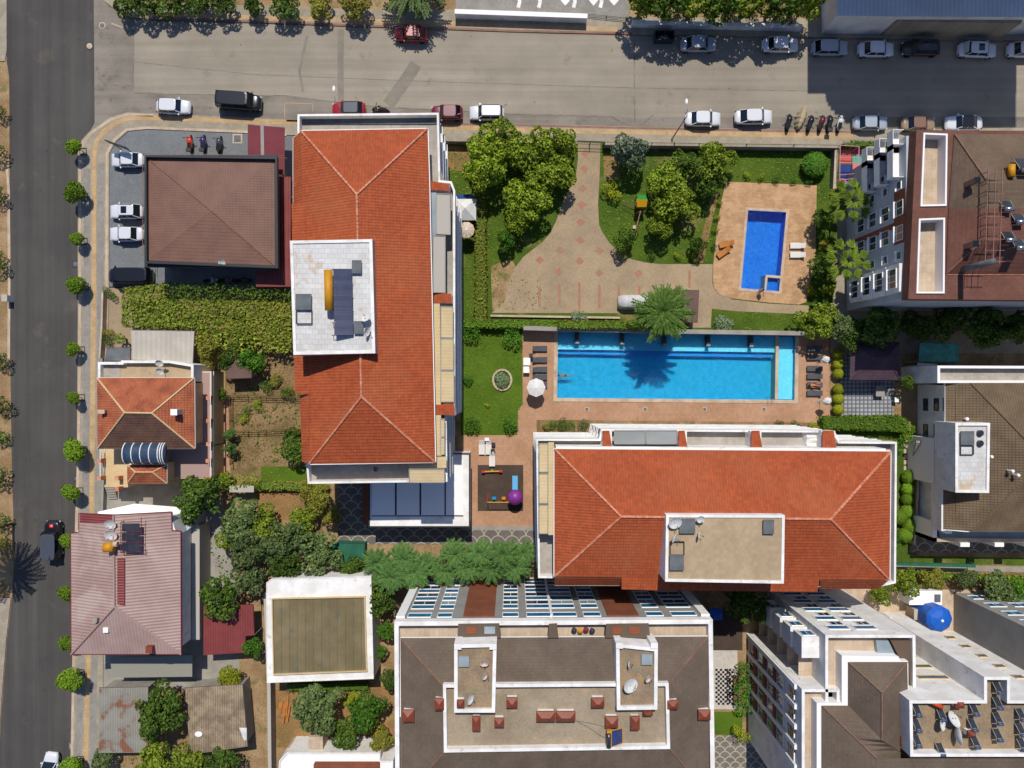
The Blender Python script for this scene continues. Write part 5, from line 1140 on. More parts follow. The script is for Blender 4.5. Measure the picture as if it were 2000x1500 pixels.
# bushes
for x, y, r, h, kd, lb in (
        (1591, 322, 25, 1.9, 'green', 'big clipped round bush in the garden corner near the colourful play mats'), (1194, 374, 18, 1.6, 'lime', 'round yellow-green bush at the top of the drive'), (1218, 494, 12, 1, 'yellow', 'round bush at the bend of the lawn edge'),
        (1273, 500, 8, .9, 'dark', 'small dark bush on the lawn edge, second from the bend'), (1323, 500, 7, .9, 'lime', 'small lime bush on the lawn edge'), (1357, 506, 8, .8, 'yellow', 'small bush at the foot of the bare strip'),
        (1404, 395, 6, .8, 'lime', 'tiny lime bush at the top of the deck row'), (1401, 425, 6, .8, 'lime', 'tiny lime bush, second of the deck row'), (1397, 450, 6, .8, 'lime', 'tiny lime bush, third of the deck row'), (1394, 480, 6, .8, 'dark', 'tiny dark bush, fourth of the deck row'),
        (1429, 341, 6, .7, 'yellow', 'tiny bush above the deck, first from the left'), (1459, 343, 7, .8, 'lime', 'tiny lime bush above the deck, second from the left'), (1487, 345, 7, .8, 'lime', 'tiny lime bush above the deck, third from the left'), (1515, 350, 7, .8, 'dark', 'tiny bush above the deck, fourth from the left'), (1550, 352, 7, .8, 'green', 'tiny bush above the deck, fifth from the left'), (1579, 355, 7, .8, 'green', 'tiny bush above the deck, last on the right'),
        (920, 652, 17, 1.8, 'green', 'round bush at the top left of the mown lawn'), (1000, 660, 20, 1.8, 'green', 'round bush at the top right of the mown lawn'), (914, 740, 11, 1.2, 'green', 'small round bush on the left side of the mown lawn'), (922, 830, 17, 1.7, 'green', 'round bush at the bottom left of the mown lawn'), (997, 828, 16, 1.7, 'green', 'round bush at the bottom right of the mown lawn'), (981, 742, 15, 1.2, 'silver', 'grey bush inside the stone ring on the mown lawn'), (952, 792, 5, .5, 'lime', 'tiny lime plant on the mown lawn'),
        (1066, 832, 9, .9, 'yellow', 'reddish green plant at the left of the planting bed'), (1078, 829, 9, .9, 'green', 'second plant of the planting bed'), (1096, 832, 13, 1, 'dark', 'dark spiky plant in the planting bed'), (1115, 832, 10, .9, 'green', 'fourth plant of the planting bed'), (1137, 830, 10, 1, 'olive', 'grey-green plant at the right of the planting bed'),
        (1553, 832, 12, .9, 'dark', 'dark spiky plant in the bed right of the long balcony'), (1590, 832, 9, .8, 'lime', 'lime plant at the end of the bed right of the long balcony'), (1524, 830, 9, .8, 'dark', 'plant at the left of the bed right of the long balcony'),
        (1132, 628, 20, 1.4, 'silver', 'silvery bush on the pool wall, left of the feathery tree'), (1412, 633, 18, 1.3, 'silver', 'silvery bush on the pool wall, right of the hut'), (1582, 567, 10, 1.2, 'lime', 'yellow flowering bush below the dark tree by the deck'), (1618, 567, 12, 1.2, 'lime', 'yellow bush beside the garden path'), (1612, 480, 14, 1.5, 'yellow', 'dry bush between the two fan palms'),
        (1452, 1310, 20, 1.8, 'green', 'top bush of the row beside the chessboard court'), (1452, 1345, 20, 1.8, 'green', 'middle bush of the row beside the chessboard court'), (1452, 1380, 20, 1.8, 'green', 'bottom bush of the row beside the chessboard court'), (1446, 1433, 16, 2.2, 'lime', 'tall lime bush above the ring-patterned paving'),
        (1722, 812, 0, 0, '', ''), (1640, 1180, 10, 1, 'dark', 'low bush under the orange block edge'),
        (478, 818, 9, .8, 'lime', 'small bright bush in the garden bed, round'), (482, 802, 10, .8, 'dark', 'small dark bush above the bright bush in the bed'), (500, 790, 13, .9, 'citrus', 'bushy crop at the top of the garden bed'), (540, 740, 16, 1, 'yellow', 'leafy crop beside the upright orange block'), (520, 750, 14, .9, 'dark', 'dark leafy crop under the vine edge'), (560, 765, 14, 1, 'dark', 'dark crop row end beside the wall'),
        (210, 570, 9, 1.1, 'dark', 'dark potted bush below the black van'), (222, 580, 8, .9, 'green', 'green potted bush below the black van'), (212, 650, 12, 1.2, 'yellow', 'reddish climber on the pavement gate'), (212, 668, 9, 1, 'dark', 'small dark climber by the grey lean-to'),
        (1770, 845, 18, 1.8, 'hedge', 'round bush at the right end of the long clipped hedge'), (1752, 870, 14, 1.2, 'green', 'low bush under the end of the long hedge'), (1742, 1055, 16, 1.6, 'green', 'bush at the foot of the topiary row'), (1765, 1350, 0, 0, '', ''),
        (2, 380, 16, 1.8, 'dark', 'dark bush at the left edge level with the second street tree'), (0, 510, 20, 2, 'dark', 'dark bush at the left edge level with the white pair of cars'), (0, 700, 18, 2, 'dark', 'dark bush at the left edge level with the carport'), (2, 790, 18, 2, 'dark', 'dark bush at the left edge level with the avenue house'), (0, 850, 18, 2, 'green', 'green bush at the left edge below the avenue house level'), (2, 930, 20, 2.2, 'dark', 'dark bush at the left edge above the mauve roof level'), (5, 1020, 18, 2, 'dark', 'dark bush at the left edge level with the mauve roof top'), (8, 1060, 16, 1.6, 'yellow', 'yellow dry bush at the left edge of the avenue'), (0, 220, 14, 1.8, 'dark', 'dark bush at the left edge near the street corner'), (0, 300, 16, 2, 'dark', 'dark bush at the left edge below the street corner')):
    if r: shrub(x, y, r, h, kd, lb)
GT = 'clipped topiary balls beside the tiled terrace'
for k, y in enumerate((692, 711, 730, 760, 779, 800)):
    shrub(1637, y, 11, 1.3, 'lime', '%s of the six clipped yellow-green balls left of the diamond tiled terrace' % ['first', 'second', 'third', 'fourth', 'fifth', 'sixth'][k], GT, 'topiary_ball', 'topiary')
for k, (x, y, r) in enumerate(((1776, 932, 15), (1773, 955, 13), (1773, 975, 13), (1773, 998, 14), (1778, 1027, 16), (1758, 1010, 15), (1768, 1045, 15))):
    shrub(x, y, r, 1.3, 'hedge', '%s of the clipped green balls in the column left of the tiled villa block' % ['topmost', 'second', 'third', 'fourth', 'sixth', 'fifth', 'lowest'][k], 'clipped balls by the villa block', 'topiary_ball', 'topiary')
boxhedge([(1608, 815), (1760, 812), (1776, 822), (1774, 845), (1740, 842), (1608, 838)], 1.5, 'hedge', 'long clipped bright green hedge below the diamond tiled terrace')
boxhedge([(929, 375), (948, 375), (950, 628), (926, 628)], 1.3, 'yellow', 'narrow yellow-green hedge running down beside the upright orange block')
boxhedge([(905, 626), (1090, 626), (1090, 641), (905, 640)], 1.5, 'hedge', 'hedge on the garden edge above the mown lawn and deck')
boxhedge([(1090, 626), (1285, 628), (1285, 643), (1090, 641)], 2.9, 'citrus', 'high hedge along the pool wall left of the feathery tree', zr=2.9)
boxhedge([(240, 563), (320, 555), (322, 588), (440, 588), (568, 592), (569, 678), (380, 640), (300, 641), (238, 636)], 2.6, 'vine', 'wide vine covered pergola below the shop and the parked black van', dens=62, leaf=.24, name='vine_pergola', cat='pergola', core=False, z0=2.2, rough=.16)
boxhedge([(380, 638), (569, 676), (569, 688), (470, 690), (380, 670)], 2.5, 'vine', 'lower green fringe of the vine pergola hanging over the vegetable garden', dens=26, leaf=.24, name='vine_pergola', cat='pergola', core=False, z0=2.2, rough=.25)
boxhedge([(320, 552), (568, 560), (568, 590), (322, 588)], 2.3, 'dark', 'shaded dark strip of climber between the shop and the vine pergola', dens=30, leaf=.22, name='climber', cat='climber', core=False, z0=1.9, rough=.2)
boxhedge([(470, 945), (520, 940), (640, 948), (640, 958), (470, 958)], 1.2, 'yellow', 'ragged hedge line across the top of the dry plot', dens=30, rough=.2)
boxhedge([(420, 940), (500, 925), (505, 945), (430, 960)], 2.2, 'citrus', 'leafy climber over the small white bench roof by the dry plot', dens=30, rough=.2, core=False, z0=1.8)
boxhedge([(560, 1335), (720, 1335), (720, 1350), (560, 1352)], .9, 'dark', 'low shaded hedge under the lower wall of the white hall', dens=30)
boxhedge([(1745, 1115), (2020, 1128), (2020, 1140), (1745, 1127)], .8, 'citrus', 'low bright hedge along the side path on the verge', dens=30, rough=.2)
boxhedge([(1662, 275), (1786, 275), (1786, 288), (1640, 284)], 1.3, 'dark', 'dark hedge between the pavement and the colourful play mats', dens=30)
# countless tufts
def scatter(name, label, polys, dens, size, kind, cat):
    mb = MB()
    for px in polys:
        pts = [P(x, y, 0) for x, y in px]; tri = tessellate_polygon([[Vector((p.x, p.y, 0)) for p in pts]])
        for a, b, c in tri:
            A_, B_, C_ = pts[a], pts[b], pts[c]; n = (B_ - A_).cross(C_ - A_).length / 2 * dens
            for _ in range(int(n)):
                u, v = rnd.random(), rnd.random()
                if u + v > 1: u, v = 1 - u, 1 - v
                p = A_ + (B_ - A_) * u + (C_ - A_) * v; p.z = rnd.uniform(.03, .1); leafq(mb, p, Vector((0, 0, 1)) + rdir() * .6, size * rnd.uniform(.5, 1.4))
    o = mb.build(name, m_leafs[kind]); tag(o, label, cat, None, 'stuff')
UG = [[(862, 285), (930, 290), (1125, 290), (1125, 340), (1097, 400), (1060, 472), (1000, 500), (955, 600), (905, 630), (866, 600)], [(1180, 300), (1634, 300), (1634, 420), (1600, 440), (1595, 362), (1418, 352), (1400, 400), (1385, 510), (1260, 512), (1190, 470), (1172, 420)],
      [(1580, 440), (1640, 430), (1625, 560), (1585, 600)], [(1450, 610), (1560, 616), (1560, 645), (1450, 643)]]
scatter('grass_tufts', 'loose grass tufts over the lawns of the upper garden', UG, 10, .15, 'hedge', 'grass')
scatter('dry_grass_tufts', 'dry yellowish grass tufts among the garden plots', UG[:2] + [[(440, 690), (600, 690), (600, 960), (440, 960)], [(500, 940), (625, 940), (610, 1015), (505, 1015)], [(535, 1340), (775, 1340), (775, 1460), (535, 1460)], [(740, 1120), (2000, 1130), (2000, 1155), (740, 1150)]][:3], 1.6, .16, 'yellow', 'grass')
scatter('garden_plants', 'low green crops and weeds in the vegetable plots behind the houses', [[(450, 750), (596, 760), (596, 900), (455, 905)], [(400, 1040), (640, 1000), (650, 1120), (430, 1130)], [(250, 1470), (500, 1475), (500, 1500), (250, 1500)]], 5, .2, 'dark', 'plants')
scatter('fallen_leaves', 'dry leaves scattered on the left part of the courtyard paving', [[(990, 530), (1060, 530), (1070, 605), (965, 608)]], 3, .16, 'yellow', 'leaves')
scatter('mown_grass', 'short fresh grass of the lawn left of the large pool', [[(906, 645), (1018, 645), (1018, 790), (1008, 845), (906, 845)]], 12, .14, 'hedge', 'grass')
# ---------------- vehicles
def paint(name, h, rough=.28, coat=.7): return mat(name, h, None, grain=0, rough=rough, coat=coat, spec=.5)
pW = paint('white_car_paint', 'd8dade'); pS = paint('silver_car_paint', 'a3abb5'); pR = paint('red_car_paint', 'a3141c'); pMr = paint('maroon_car_paint', '6e1626'); pK = paint('black_car_paint', '14151a')
pT = paint('tan_car_paint', '9a8266'); pBR = paint('rust_roof_paint', '7a5a48', .6, .1); pO = paint('orange_bike_paint', 'd9431f'); pP = paint('purple_bike_paint', '3b2f63'); pG = paint('gunmetal_paint', '4a4e58')
m_lamp = mat('lamp_glass', 'c9ced3', None, grain=0, rough=.1, spec=.8); m_tail = mat('tail_lamp', '8c1518', None, grain=0, rough=.2)
m_cg = mat('car_window_glass', '10171f', None, grain=0, rough=.06, spec=.9)
def car(label, name='parked_car', cat='car', L=4.4, W=1.78, H=1.45, hood=1.15, boot=.85, p=pW, roofp=None, sunroof=False, rails=False, belt=.9, wid=.8, rake=.5, rrake=.55, group=None):
    t = thing(name, label, cat, (0, 0, 0), group); w = W / 2; xf, xr = L / 2, -L / 2; b = MB(); rg = []
    van = H > 1.8
    for k in range(17):
        u = -1 + 2 * k / 16; x = u * xf; ww = w * (1 - .30 * abs(u) ** 9 - .035 * u * u)
        inh = x > xf - hood; inb = x < xr + boot
        zt = belt - (.13 * ((x - (xf - hood)) / hood) ** 1.5 if inh else 0) - (.06 * ((xr + boot - x) / max(boot, .1)) ** 2 if inb else 0)
        zb = .24 + .12 * abs(u) ** 8
        if abs(u) > .97: zt -= .12
        rg.append([(x, -ww * .9, zb), (x, -ww, .42), (x, -ww, zt - .22), (x, -ww * .93, zt - .05), (x, -ww * .72, zt), (x, ww * .72, zt), (x, ww * .93, zt - .05), (x, ww, zt - .22), (x, ww, .42), (x, ww * .9, zb)])
    b.loft(rg); b.build('body', p, t, True)
    a0, a1 = xr + boot * .85, xf - hood * .92; c0, c1 = a0 + rrake, a1 - rake; wb, wt = w * .9, w * wid; z0, z1 = belt - .03, H - .05
    B_ = [(a0, -wb, z0), (a1, -wb, z0), (a1, wb, z0), (a0, wb, z0)]; T_ = [(c0, -wt, z1), (c1, -wt, z1), (c1, wt, z1), (c0, wt, z1)]
    MB().face([B_[1], B_[2], T_[2], T_[1]]).build('windshield', m_cg, t); MB().face([B_[3], B_[0], T_[0], T_[3]]).build('rear_window', m_cg, t)
    MB().face([B_[0], B_[1], T_[1], T_[0]]).build('side_window', m_cg, t); MB().face([B_[2], B_[3], T_[3], T_[2]]).build('side_window', m_cg, t)
    r_ = MB(); rr = []
    for f, z in ((1.0, z1 - .015), (1.0, z1 + .02), (.9, z1 + .05)):
        pts = []; n = 16
        for q in range(n):
            a = 2 * math.pi * q / n; cx_, cy_ = math.cos(a), math.sin(a); pw = .32
            pts.append(((c0 + c1) / 2 + ((c1 - c0) / 2 + .06) * f * math.copysign(abs(cx_) ** pw, cx_), (wt + .02) * f * math.copysign(abs(cy_) ** pw, cy_), z))
        rr.append(pts)
    r_.loft(rr); ro = r_.build('roof', roofp or p, t, False)
    for i in range(4): MB().bar(Vector(B_[i]), Vector(T_[i]), .08, .06).build('window_pillar', p, t)
    for s, yb, yt in ((-1, -wb, -wt), (1, wb, wt)): MB().bar(Vector(((a0 + a1) / 2, yb, z0)), Vector(((c0 + c1) / 2, yt, z1)), .07, .05).build('window_pillar', p, t)
    if sunroof: MB().box(((c0 + c1) / 2 + .25, 0, z1 + .055), (.7, wt * 1.2, .02)).build('sunroof', m_cg, ro)
    if rails:
        for s in (-1, 1): MB().bar((c0 + .1, s * wt * .93, z1 + .09), (c1 - .1, s * wt * .93, z1 + .09), .05).build('roof_rail', m_dark, ro)
    for s in (-1, 1):
        MB().box((a1 - .25, s * (wb + .2), belt + .02), (.16, .22, .13)).build('mirror', p, t)
        MB().box((xf - .14, s * w * .68, .6), (.2, w * .36, .14)).build('headlight', m_lamp, t)
        MB().box((xr + .1, s * w * .72, .66), (.14, w * .3, .16)).build('tail_light', m_tail, t)
        for x in (xf - .82, xr + .78):
            Mx = Matrix.Rotation(math.pi / 2, 3, 'X'); wh = MB().lathe((x, s * (w - .1), .32), [(.17, -.09), (.30, -.1), (.33, -.06), (.33, .06), (.30, .1), (.17, .09)], 16, Mx).build('wheel', m_tyre, t, True)
            MB().lathe((x, s * (w - .06), .32), [(.19, -.05), (.19, .05), (.02, .07)], 10, Mx).build('rim', m_steel, wh)
    return t
def place(t, x, y, ang, z=.02):
    p = P(x, y, .75); t.location = (p.x, p.y, z); t.rotation_euler = (0, 0, R(ang)); return t
GP = 'cars parked along the street and in the lot'
place(car('white hatchback parked at the pavement bend, left of the black van', L=4.25, boot=.35, rrake=.45, group=GP), 338, 208, -2)
place(car('long black van parked on the street above the brown shop roof', 'parked_van', 'van', L=5.5, W=1.95, H=2.0, hood=.9, boot=.15, p=pK, belt=1.15, wid=.86, rrake=.15, rake=.55, group=GP), 467, 199, -4)
place(car('red hatchback with a black ribbed roof, half hidden by the upright orange block', L=4.1, boot=.35, p=pR, roofp=pG, rails=True, group=GP), 681, 213, 180)
place(car('dark maroon hatchback parked at the top right corner of the upright orange block', L=3.9, boot=.3, p=pMr, group=GP), 873, 220, 180)
place(car('white estate car with roof rails, right of the maroon car', L=4.3, boot=.25, H=1.6, p=pW, rails=True, rrake=.3, group=GP), 951, 220, 180)
place(car('white saloon parked just right of the bent street lamp', L=4.4, group=GP), 1373, 232, 0)
place(car('large white fastback saloon parked left of the motorcycles', L=4.65, boot=.7, rrake=.75, group=GP), 1472, 228, 1)
place(car('pale grey old saloon parked in the shade right of the motorcycles', L=4.3, p=pS, H=1.38, rake=.6, group=GP), 1700, 240, 0)
place(car('tan old saloon with a faded brown roof, in the shade by the reddish brown roof', L=4.2, p=pT, roofp=pBR, H=1.38, group=GP), 1794, 241, 0)
place(car('white coupe with a black glass roof, rightmost car at the lower kerb', L=4.6, p=pW, roofp=pK, hood=1.3, rrake=.8, group=GP), 1883, 240, 180)
place(car('bright red hatchback under the feathery tree on the upper kerb', L=4.15, boot=.3, H=1.55, p=pR, rails=True, group=GP), 803, 66, 178)
place(car('silver saloon in the tree shade right of the rubble skip', L=4.45, p=pS, group=GP), 1364, 86, 0)
place(car('white saloon at the edge between tree shade and building shade', L=4.5, group=GP), 1524, 87, 0)
place(car('silver hatchback first from the left in the deep building shade', L=4.5, boot=.4, p=pS, group=GP), 1621, 93, 0)
place(car('white saloon second from the left in the deep building shade', L=4.5, group=GP), 1711, 96, 0)
place(car('black sport utility car in the deep shade of the upper kerb', L=4.7, boot=.3, H=1.65, p=pK, sunroof=True, group=GP), 1799, 94, 180)
c_ = car('white saloon with its boot open and a sunroof, in the shade of the upper kerb', L=4.8, sunroof=True, group=GP)
MB().bar((-1.75, 0, .95), (-1.6, 0, 1.6), 1.3, .06).build('boot_lid', pW, c_); place(c_, 1909, 97, -2)
place(car('white car cut by the right edge on the upper kerb', L=4.5, group=GP), 2003, 97, 0)
place(car('white old saloon in the lot beside the upper left corner of the brown roof', L=4.05, boot=.7, H=1.4, group=GP), 249, 312, 180)
place(car('white off-roader with a sunroof, upper one of the pair in the lot', L=4.1, boot=.3, H=1.65, sunroof=True, rails=True, group=GP), 247, 413, 180)
place(car('white saloon, lower one of the pair in the lot', L=4.2, group=GP), 247, 457, 180)
place(car('black minibus parked at the bottom of the lot beside the vine', 'parked_van', 'van', L=5.4, W=1.95, H=1.95, hood=.8, boot=.15, p=pK, belt=1.15, wid=.88, rrake=.15, group=GP), 256, 539, 180)
c_ = car('black boxy off-roader with a red crescent-and-star plate on its bonnet, driving up the avenue', 'off_roader', 'car', L=4.9, W=1.95, H=1.9, hood=1.35, boot=.2, p=pK, roofp=pG, belt=1.15, wid=.88, rake=.3, rrake=.12)
fl = MB().box((1.85, 0, 1.11), (.46, .5, .02)).build('flag_plate', mat('flag_red', 'c81a22', None, grain=0, rough=.5), c_)
cr = MB(); pts = []
for k in range(15): a = R(40 + 280 * k / 14); pts.append((1.85 + .12 * math.cos(a), .12 * math.sin(a) - .03, 1.125))
for k in range(14, -1, -1): a = R(50 + 260 * k / 14); pts.append((1.868 + .09 * math.cos(a), .09 * math.sin(a) - .03, 1.125))
M90 = lambda q: (1.85 + (q[1] + .03) * -1, (q[0] - 1.85) * 1 - .03, q[2])
for k in range(14): cr.face([M90(pts[k]), M90(pts[k + 1]), M90(pts[28 - k]), M90(pts[29 - k])])
cr.build('crescent', m_white2, fl); st = MB(); sp = [(1.85 + (.06 if k % 2 == 0 else .025) * math.cos(R(36 * k)), .11 + (.06 if k % 2 == 0 else .025) * math.sin(R(36 * k)), 1.126) for k in range(10)]
st.face(sp).build('star', m_white2, fl)
MB().lathe((-1.9, 0, 1.93), [(.32, 0), (.36, .06), (.32, .12), (0.01, .13)], 20).build('roof_pod', pG, c_); place(c_, 104, 1055, 90)
place(car('white car with dark glass cut by the bottom edge, driving up the avenue', 'moving_car', 'car', L=4.7, boot=.4, p=pW, roofp=pK, sunroof=True), 97, 1507, 84)
# covered car
cv = thing('covered_car', 'car under a white fitted cover, parked left of the feathery tree', 'car'); rg = []
for k in range(19):
    u = -1 + 2 * k / 18; x = u * 2.2; ww = .9 * (1 - .35 * abs(u) ** 8); zt = 1.42 - (.5 * max(0, (u - .38) / .62) ** .6 if u > .38 else 0) - (.4 * max(0, (-u - .7) / .3) if u < -.7 else 0)
    rg.append([(x, -ww, .12), (x, -ww * 1.02, .5), (x, -ww * .9, zt - .35), (x, -ww * .66, zt), (x, 0, zt + .04 + .015 * math.sin(k * 2)), (x, ww * .66, zt), (x, ww * .9, zt - .35), (x, ww * 1.02, .5), (x, ww, .12)])
MB().loft(rg).build('cover', mat('car_cover_cloth', 'c9c8c6', 'b9b8b6', ns=2, grain=.02, bump=.03, bs=4), cv, True)
for s in (-1, 1):
    for x in (-1.35, 1.35): MB().lathe((x, s * .8, .3), [(.1, -.08), (.3, -.08), (.3, .08), (.1, .08)], 14, Matrix.Rotation(math.pi / 2, 3, 'X')).build('wheel', m_tyre, cv)
cv.location = tuple(P(1241, 590, .6).to_2d()) + (.03,)
# motorcycles
def moto(label, p, x, y, ang, seatm=m_tyre, group=None, top=False):
    t = thing('motorcycle', label, 'motorcycle', (0, 0, 0), group)
    for xw in (-.68, .68):
        w_ = MB(); Mx = Matrix.Rotation(math.pi / 2, 3, 'X'); w_.lathe((xw, 0, .3), [(.2, -.05), (.28, -.07), (.31, 0), (.28, .07), (.2, .05)], 16, Mx); w_.build('wheel', m_tyre, t)
    b = MB(); b.loft([[(x_, -w_, .35 + l), (x_, -w_ * 1.1, z - .12), (x_, 0, z), (x_, w_ * 1.1, z - .12), (x_, w_, .35 + l)] for x_, w_, z, l in ((-.85, .06, .8, .3), (-.4, .15, .85, .05), (0, .17, .82, 0), (.25, .2, .98, .05), (.5, .14, .92, .2), (.8, .08, .75, .35))]); b.build('body', p, t, True)
    MB().loft([[(x_, -w_, .84), (x_, 0, z), (x_, w_, .84)] for x_, w_, z in ((-.8, .08, .9), (-.45, .15, .93), (0, .13, .9))]).build('seat', seatm, t)
    h = MB(); h.tube([(.42, -.36, 1.02), (.5, -.1, 1.05), (.5, .1, 1.05), (.42, .36, 1.02)], .03); h.build('handlebar', m_dark, t)
    for s in (.09, -.09): MB().bar((.48, s, 1.0), (.68, s, .3), .05).build('fork', m_steel, t)
    for s in (-1, 1): MB().box((.45, s * .33, 1.12), (.05, .14, .08)).build('mirror', m_dark, t)
    if top: MB().box((-.85, 0, .98), (.34, .38, .28)).build('top_case', m_dark, t)
    place(t, x, y, ang, .03); t.scale = (1.15, 1.6, 1.05); return t
GM = 'motorcycles parked in the row and the lot'
moto('orange-red scooter, left one of the three motorcycles above the brown shop roof', pO, 370, 279, 92, group=GM, top=True); moto('purple-black scooter, middle one of the three motorcycles above the brown shop roof', pP, 396, 279, 90, group=GM, top=True)
moto('silver and black motorcycle, right one of the three above the brown shop roof', pG, 427, 281, 84, group=GM)
for x, a, p, lb in ((1541, 80, pK, 'black scooter left of the beige covered motorcycle'), (1583, 75, pK, 'black scooter just right of the beige covered motorcycle'), (1605, 75, pMr, 'dark red scooter, third from the right in the street row'), (1621, 82, pK, 'black scooter, second from the right in the street row'), (1641, 78, pW, 'white scooter at the right end of the street row')):
    moto(lb, p, x, 240 if x != 1541 else 238, a, group=GM, top=x == 1621)
for x, y, p, lb in ((412, 548, pS, 'silver motorcycle in the shade under the brown roof, left'), (440, 548, pG, 'grey motorcycle in the shade under the brown roof, middle'), (472, 548, pK, 'black motorcycle in the shade under the brown roof, right')): moto(lb, p, x, y, 8, group=GM)
cvm = thing('covered_motorcycle', 'motorcycle under a crumpled beige sheet in the street row', 'motorcycle')
rg = []
for k in range(13):
    u = -1 + 2 * k / 12; w_ = .62 * math.sqrt(max(.05, 1 - u * u * .85)) * (1 + .12 * math.sin(k * 2.3)); z = 1.15 - .35 * u * u + .08 * math.sin(k * 3.1)
    rg.append([(u * 1.35, -w_, .1), (u * 1.35, -w_ * .75, z * .6), (u * 1.35, -w_ * .3, z), (u * 1.35, w_ * .1, z + .06), (u * 1.35, w_ * .45, z * .95), (u * 1.35, w_ * .8, z * .5), (u * 1.35, w_, .1)])
MB().loft(rg).build('cover', mat('beige_tarpaulin', 'b9a888', 'a8977a', ns=2.5, grain=.05, bump=.06, bs=4), cvm)
for x in (-1.0, 1.0): MB().lathe((x, 0, .3), [(.1, -.06), (.3, -.06), (.3, .06), (.1, .06)], 14, Matrix.Rotation(math.pi / 2, 3, 'X')).build('wheel', m_tyre, cvm)
cvm.location = tuple(P(1567, 229, .8).to_2d()) + (.02,); cvm.rotation_euler = (0, 0, R(72))
# ---------------- walls, fences, street furniture
def wallthing(name, label, cat, path, h, w_, m, cap=None, z0=0, zr=None):
    mb = MB(); pts = [P(x, y, 0 if zr is None else zr) for x, y in path]
    for a, b in zip(pts, pts[1:]): mb.bar((a.x, a.y, (z0 + h) / 2), (b.x, b.y, (z0 + h) / 2), w_, h - z0)
    c = pts[0].lerp(pts[-1], .5); t = thing(name, label, cat, (c.x, c.y, 0)); mb.build('wall', m, t)
    if cap:
        cb = MB()
        for a, b in zip(pts, pts[1:]): cb.bar((a.x, a.y, h + .04), (b.x, b.y, h + .04), w_ + .12, .08)
        cb.build('coping', cap, t)
    return t
def fence(label, path, h, m, step=2.2, rails=3, name='fence', verts=0):
    pts = [P(x, y, 0) for x, y in path]; c = pts[0]; t = thing(name, label, 'fence', (c.x, c.y, 0)); r_ = MB()
    for a, b in zip(pts, pts[1:]):
        for k in range(rails): z = h * (k + 1) / rails; r_.bar((a.x, a.y, z), (b.x, b.y, z), .05)
        n = max(1, int((b - a).length / step))
        if verts:
            for k in range(int((b - a).length / verts)): q = a.lerp(b, k * verts / (b - a).length); r_.bar((q.x, q.y, .1), (q.x, q.y, h), .025)
        for k in range(n + 1): q = a.lerp(b, k / n); MB().bar((q.x, q.y, 0), (q.x, q.y, h + .1), .09).build('post', m, t)
    r_.build('rails', m, t); return t
wallthing('garden_wall', 'street wall of the upper garden, right of the gate', 'wall', [(1178, 287), (1632, 293)], 1.3, .35, m_concrete, m_pave)
wallthing('garden_wall', 'street wall of the upper garden, between the orange block and the gate', 'wall', [(866, 279), (1125, 284)], 1.3, .35, m_concrete, m_pave)
wallthing('garden_wall', 'wall between the garden corner and the colourful play mats', 'wall', [(1626, 290), (1622, 378)], 1.1, .3, m_concrete, m_cope)
wallthing('pool_wall', 'high retaining wall along the top of the large pool', 'wall', [(1022, 643), (1090, 645), (1340, 650), (1618, 654)], 2.0, .4, m_concrete, m_concrete)
wallthing('roadside_wall', 'low white wall with flower boxes in front of the zigzag paving on the top edge', 'wall', [(890, 34), (1145, 43)], 1.4, .45, m_white, m_white2)
wallthing('roadside_wall', 'low white wall under the roadside trees, right of the zigzag paving', 'wall', [(1232, 52), (1560, 60)], 1.1, .35, m_white, m_white)
wallthing('courtyard_wall', 'pale low kerb wall at the bottom of the courtyard, above the pool hedge', 'wall', [(958, 617), (1210, 621)], .35, .25, m_cream)
wallthing('yard_wall', 'white boundary wall of the beige yard, left side', 'wall', [(1722, 1195), (1722, 1235)], 2.2, .25, m_white)
wallthing('yard_wall', 'long side wall between the walled garden and the neighbouring dirt yard', 'wall', [(528, 1150), (535, 1330), (537, 1500)], 1.8, .3, m_concrete, m_whsh)
wallthing('lawn_edge', 'stone edging ring around the grey bush on the mown lawn', 'edging', [(981 + 18 * math.cos(R(a)), 742 + 20 * math.sin(R(a))) for a in range(0, 361, 24)], .3, .25, m_cream)
wallthing('villa_wall', 'low wall between the clipped ball column and the dark side passage', 'wall', [(1787, 850), (1780, 1000), (1776, 1060)], 1.2, .2, m_cream)
wallthing('avenue_wall', 'low cream wall along the pavement of the avenue houses', 'wall', [(209, 570), (207, 640), (203, 700)], 1.0, .22, m_cream)
wallthing('house_kerb_wall', 'low grey wall between the pavement and the steps of the avenue house', 'wall', [(208, 935), (206, 998)], .8, .25, m_grey)
fence('dark metal fence over the street wall of the upper garden', [(1178, 287), (1632, 293)], 1.75, m_dark, 5, 1)
fence('low metal gate rail at the garden entrance on the street', [(1125, 284), (1177, 286)], 1.2, m_dark, 1.6, 2, 'gate', .25)
fence('brown timber net fence around the upper vegetable bed', [(450, 772), (590, 776)], 1.2, m_bark)
fence('brown timber net fence across the lower vegetable bed', [(450, 842), (592, 838)], 1.2, m_bark)
fence('timber fence beside the brick garden path', [(456, 780), (456, 905)], 1.2, m_bark)
fence('iron gate rails on the top edge pavement beside the roadside trees', [(1145, 32), (1222, 40)], .6, m_dark, 2, 2, 'gate')
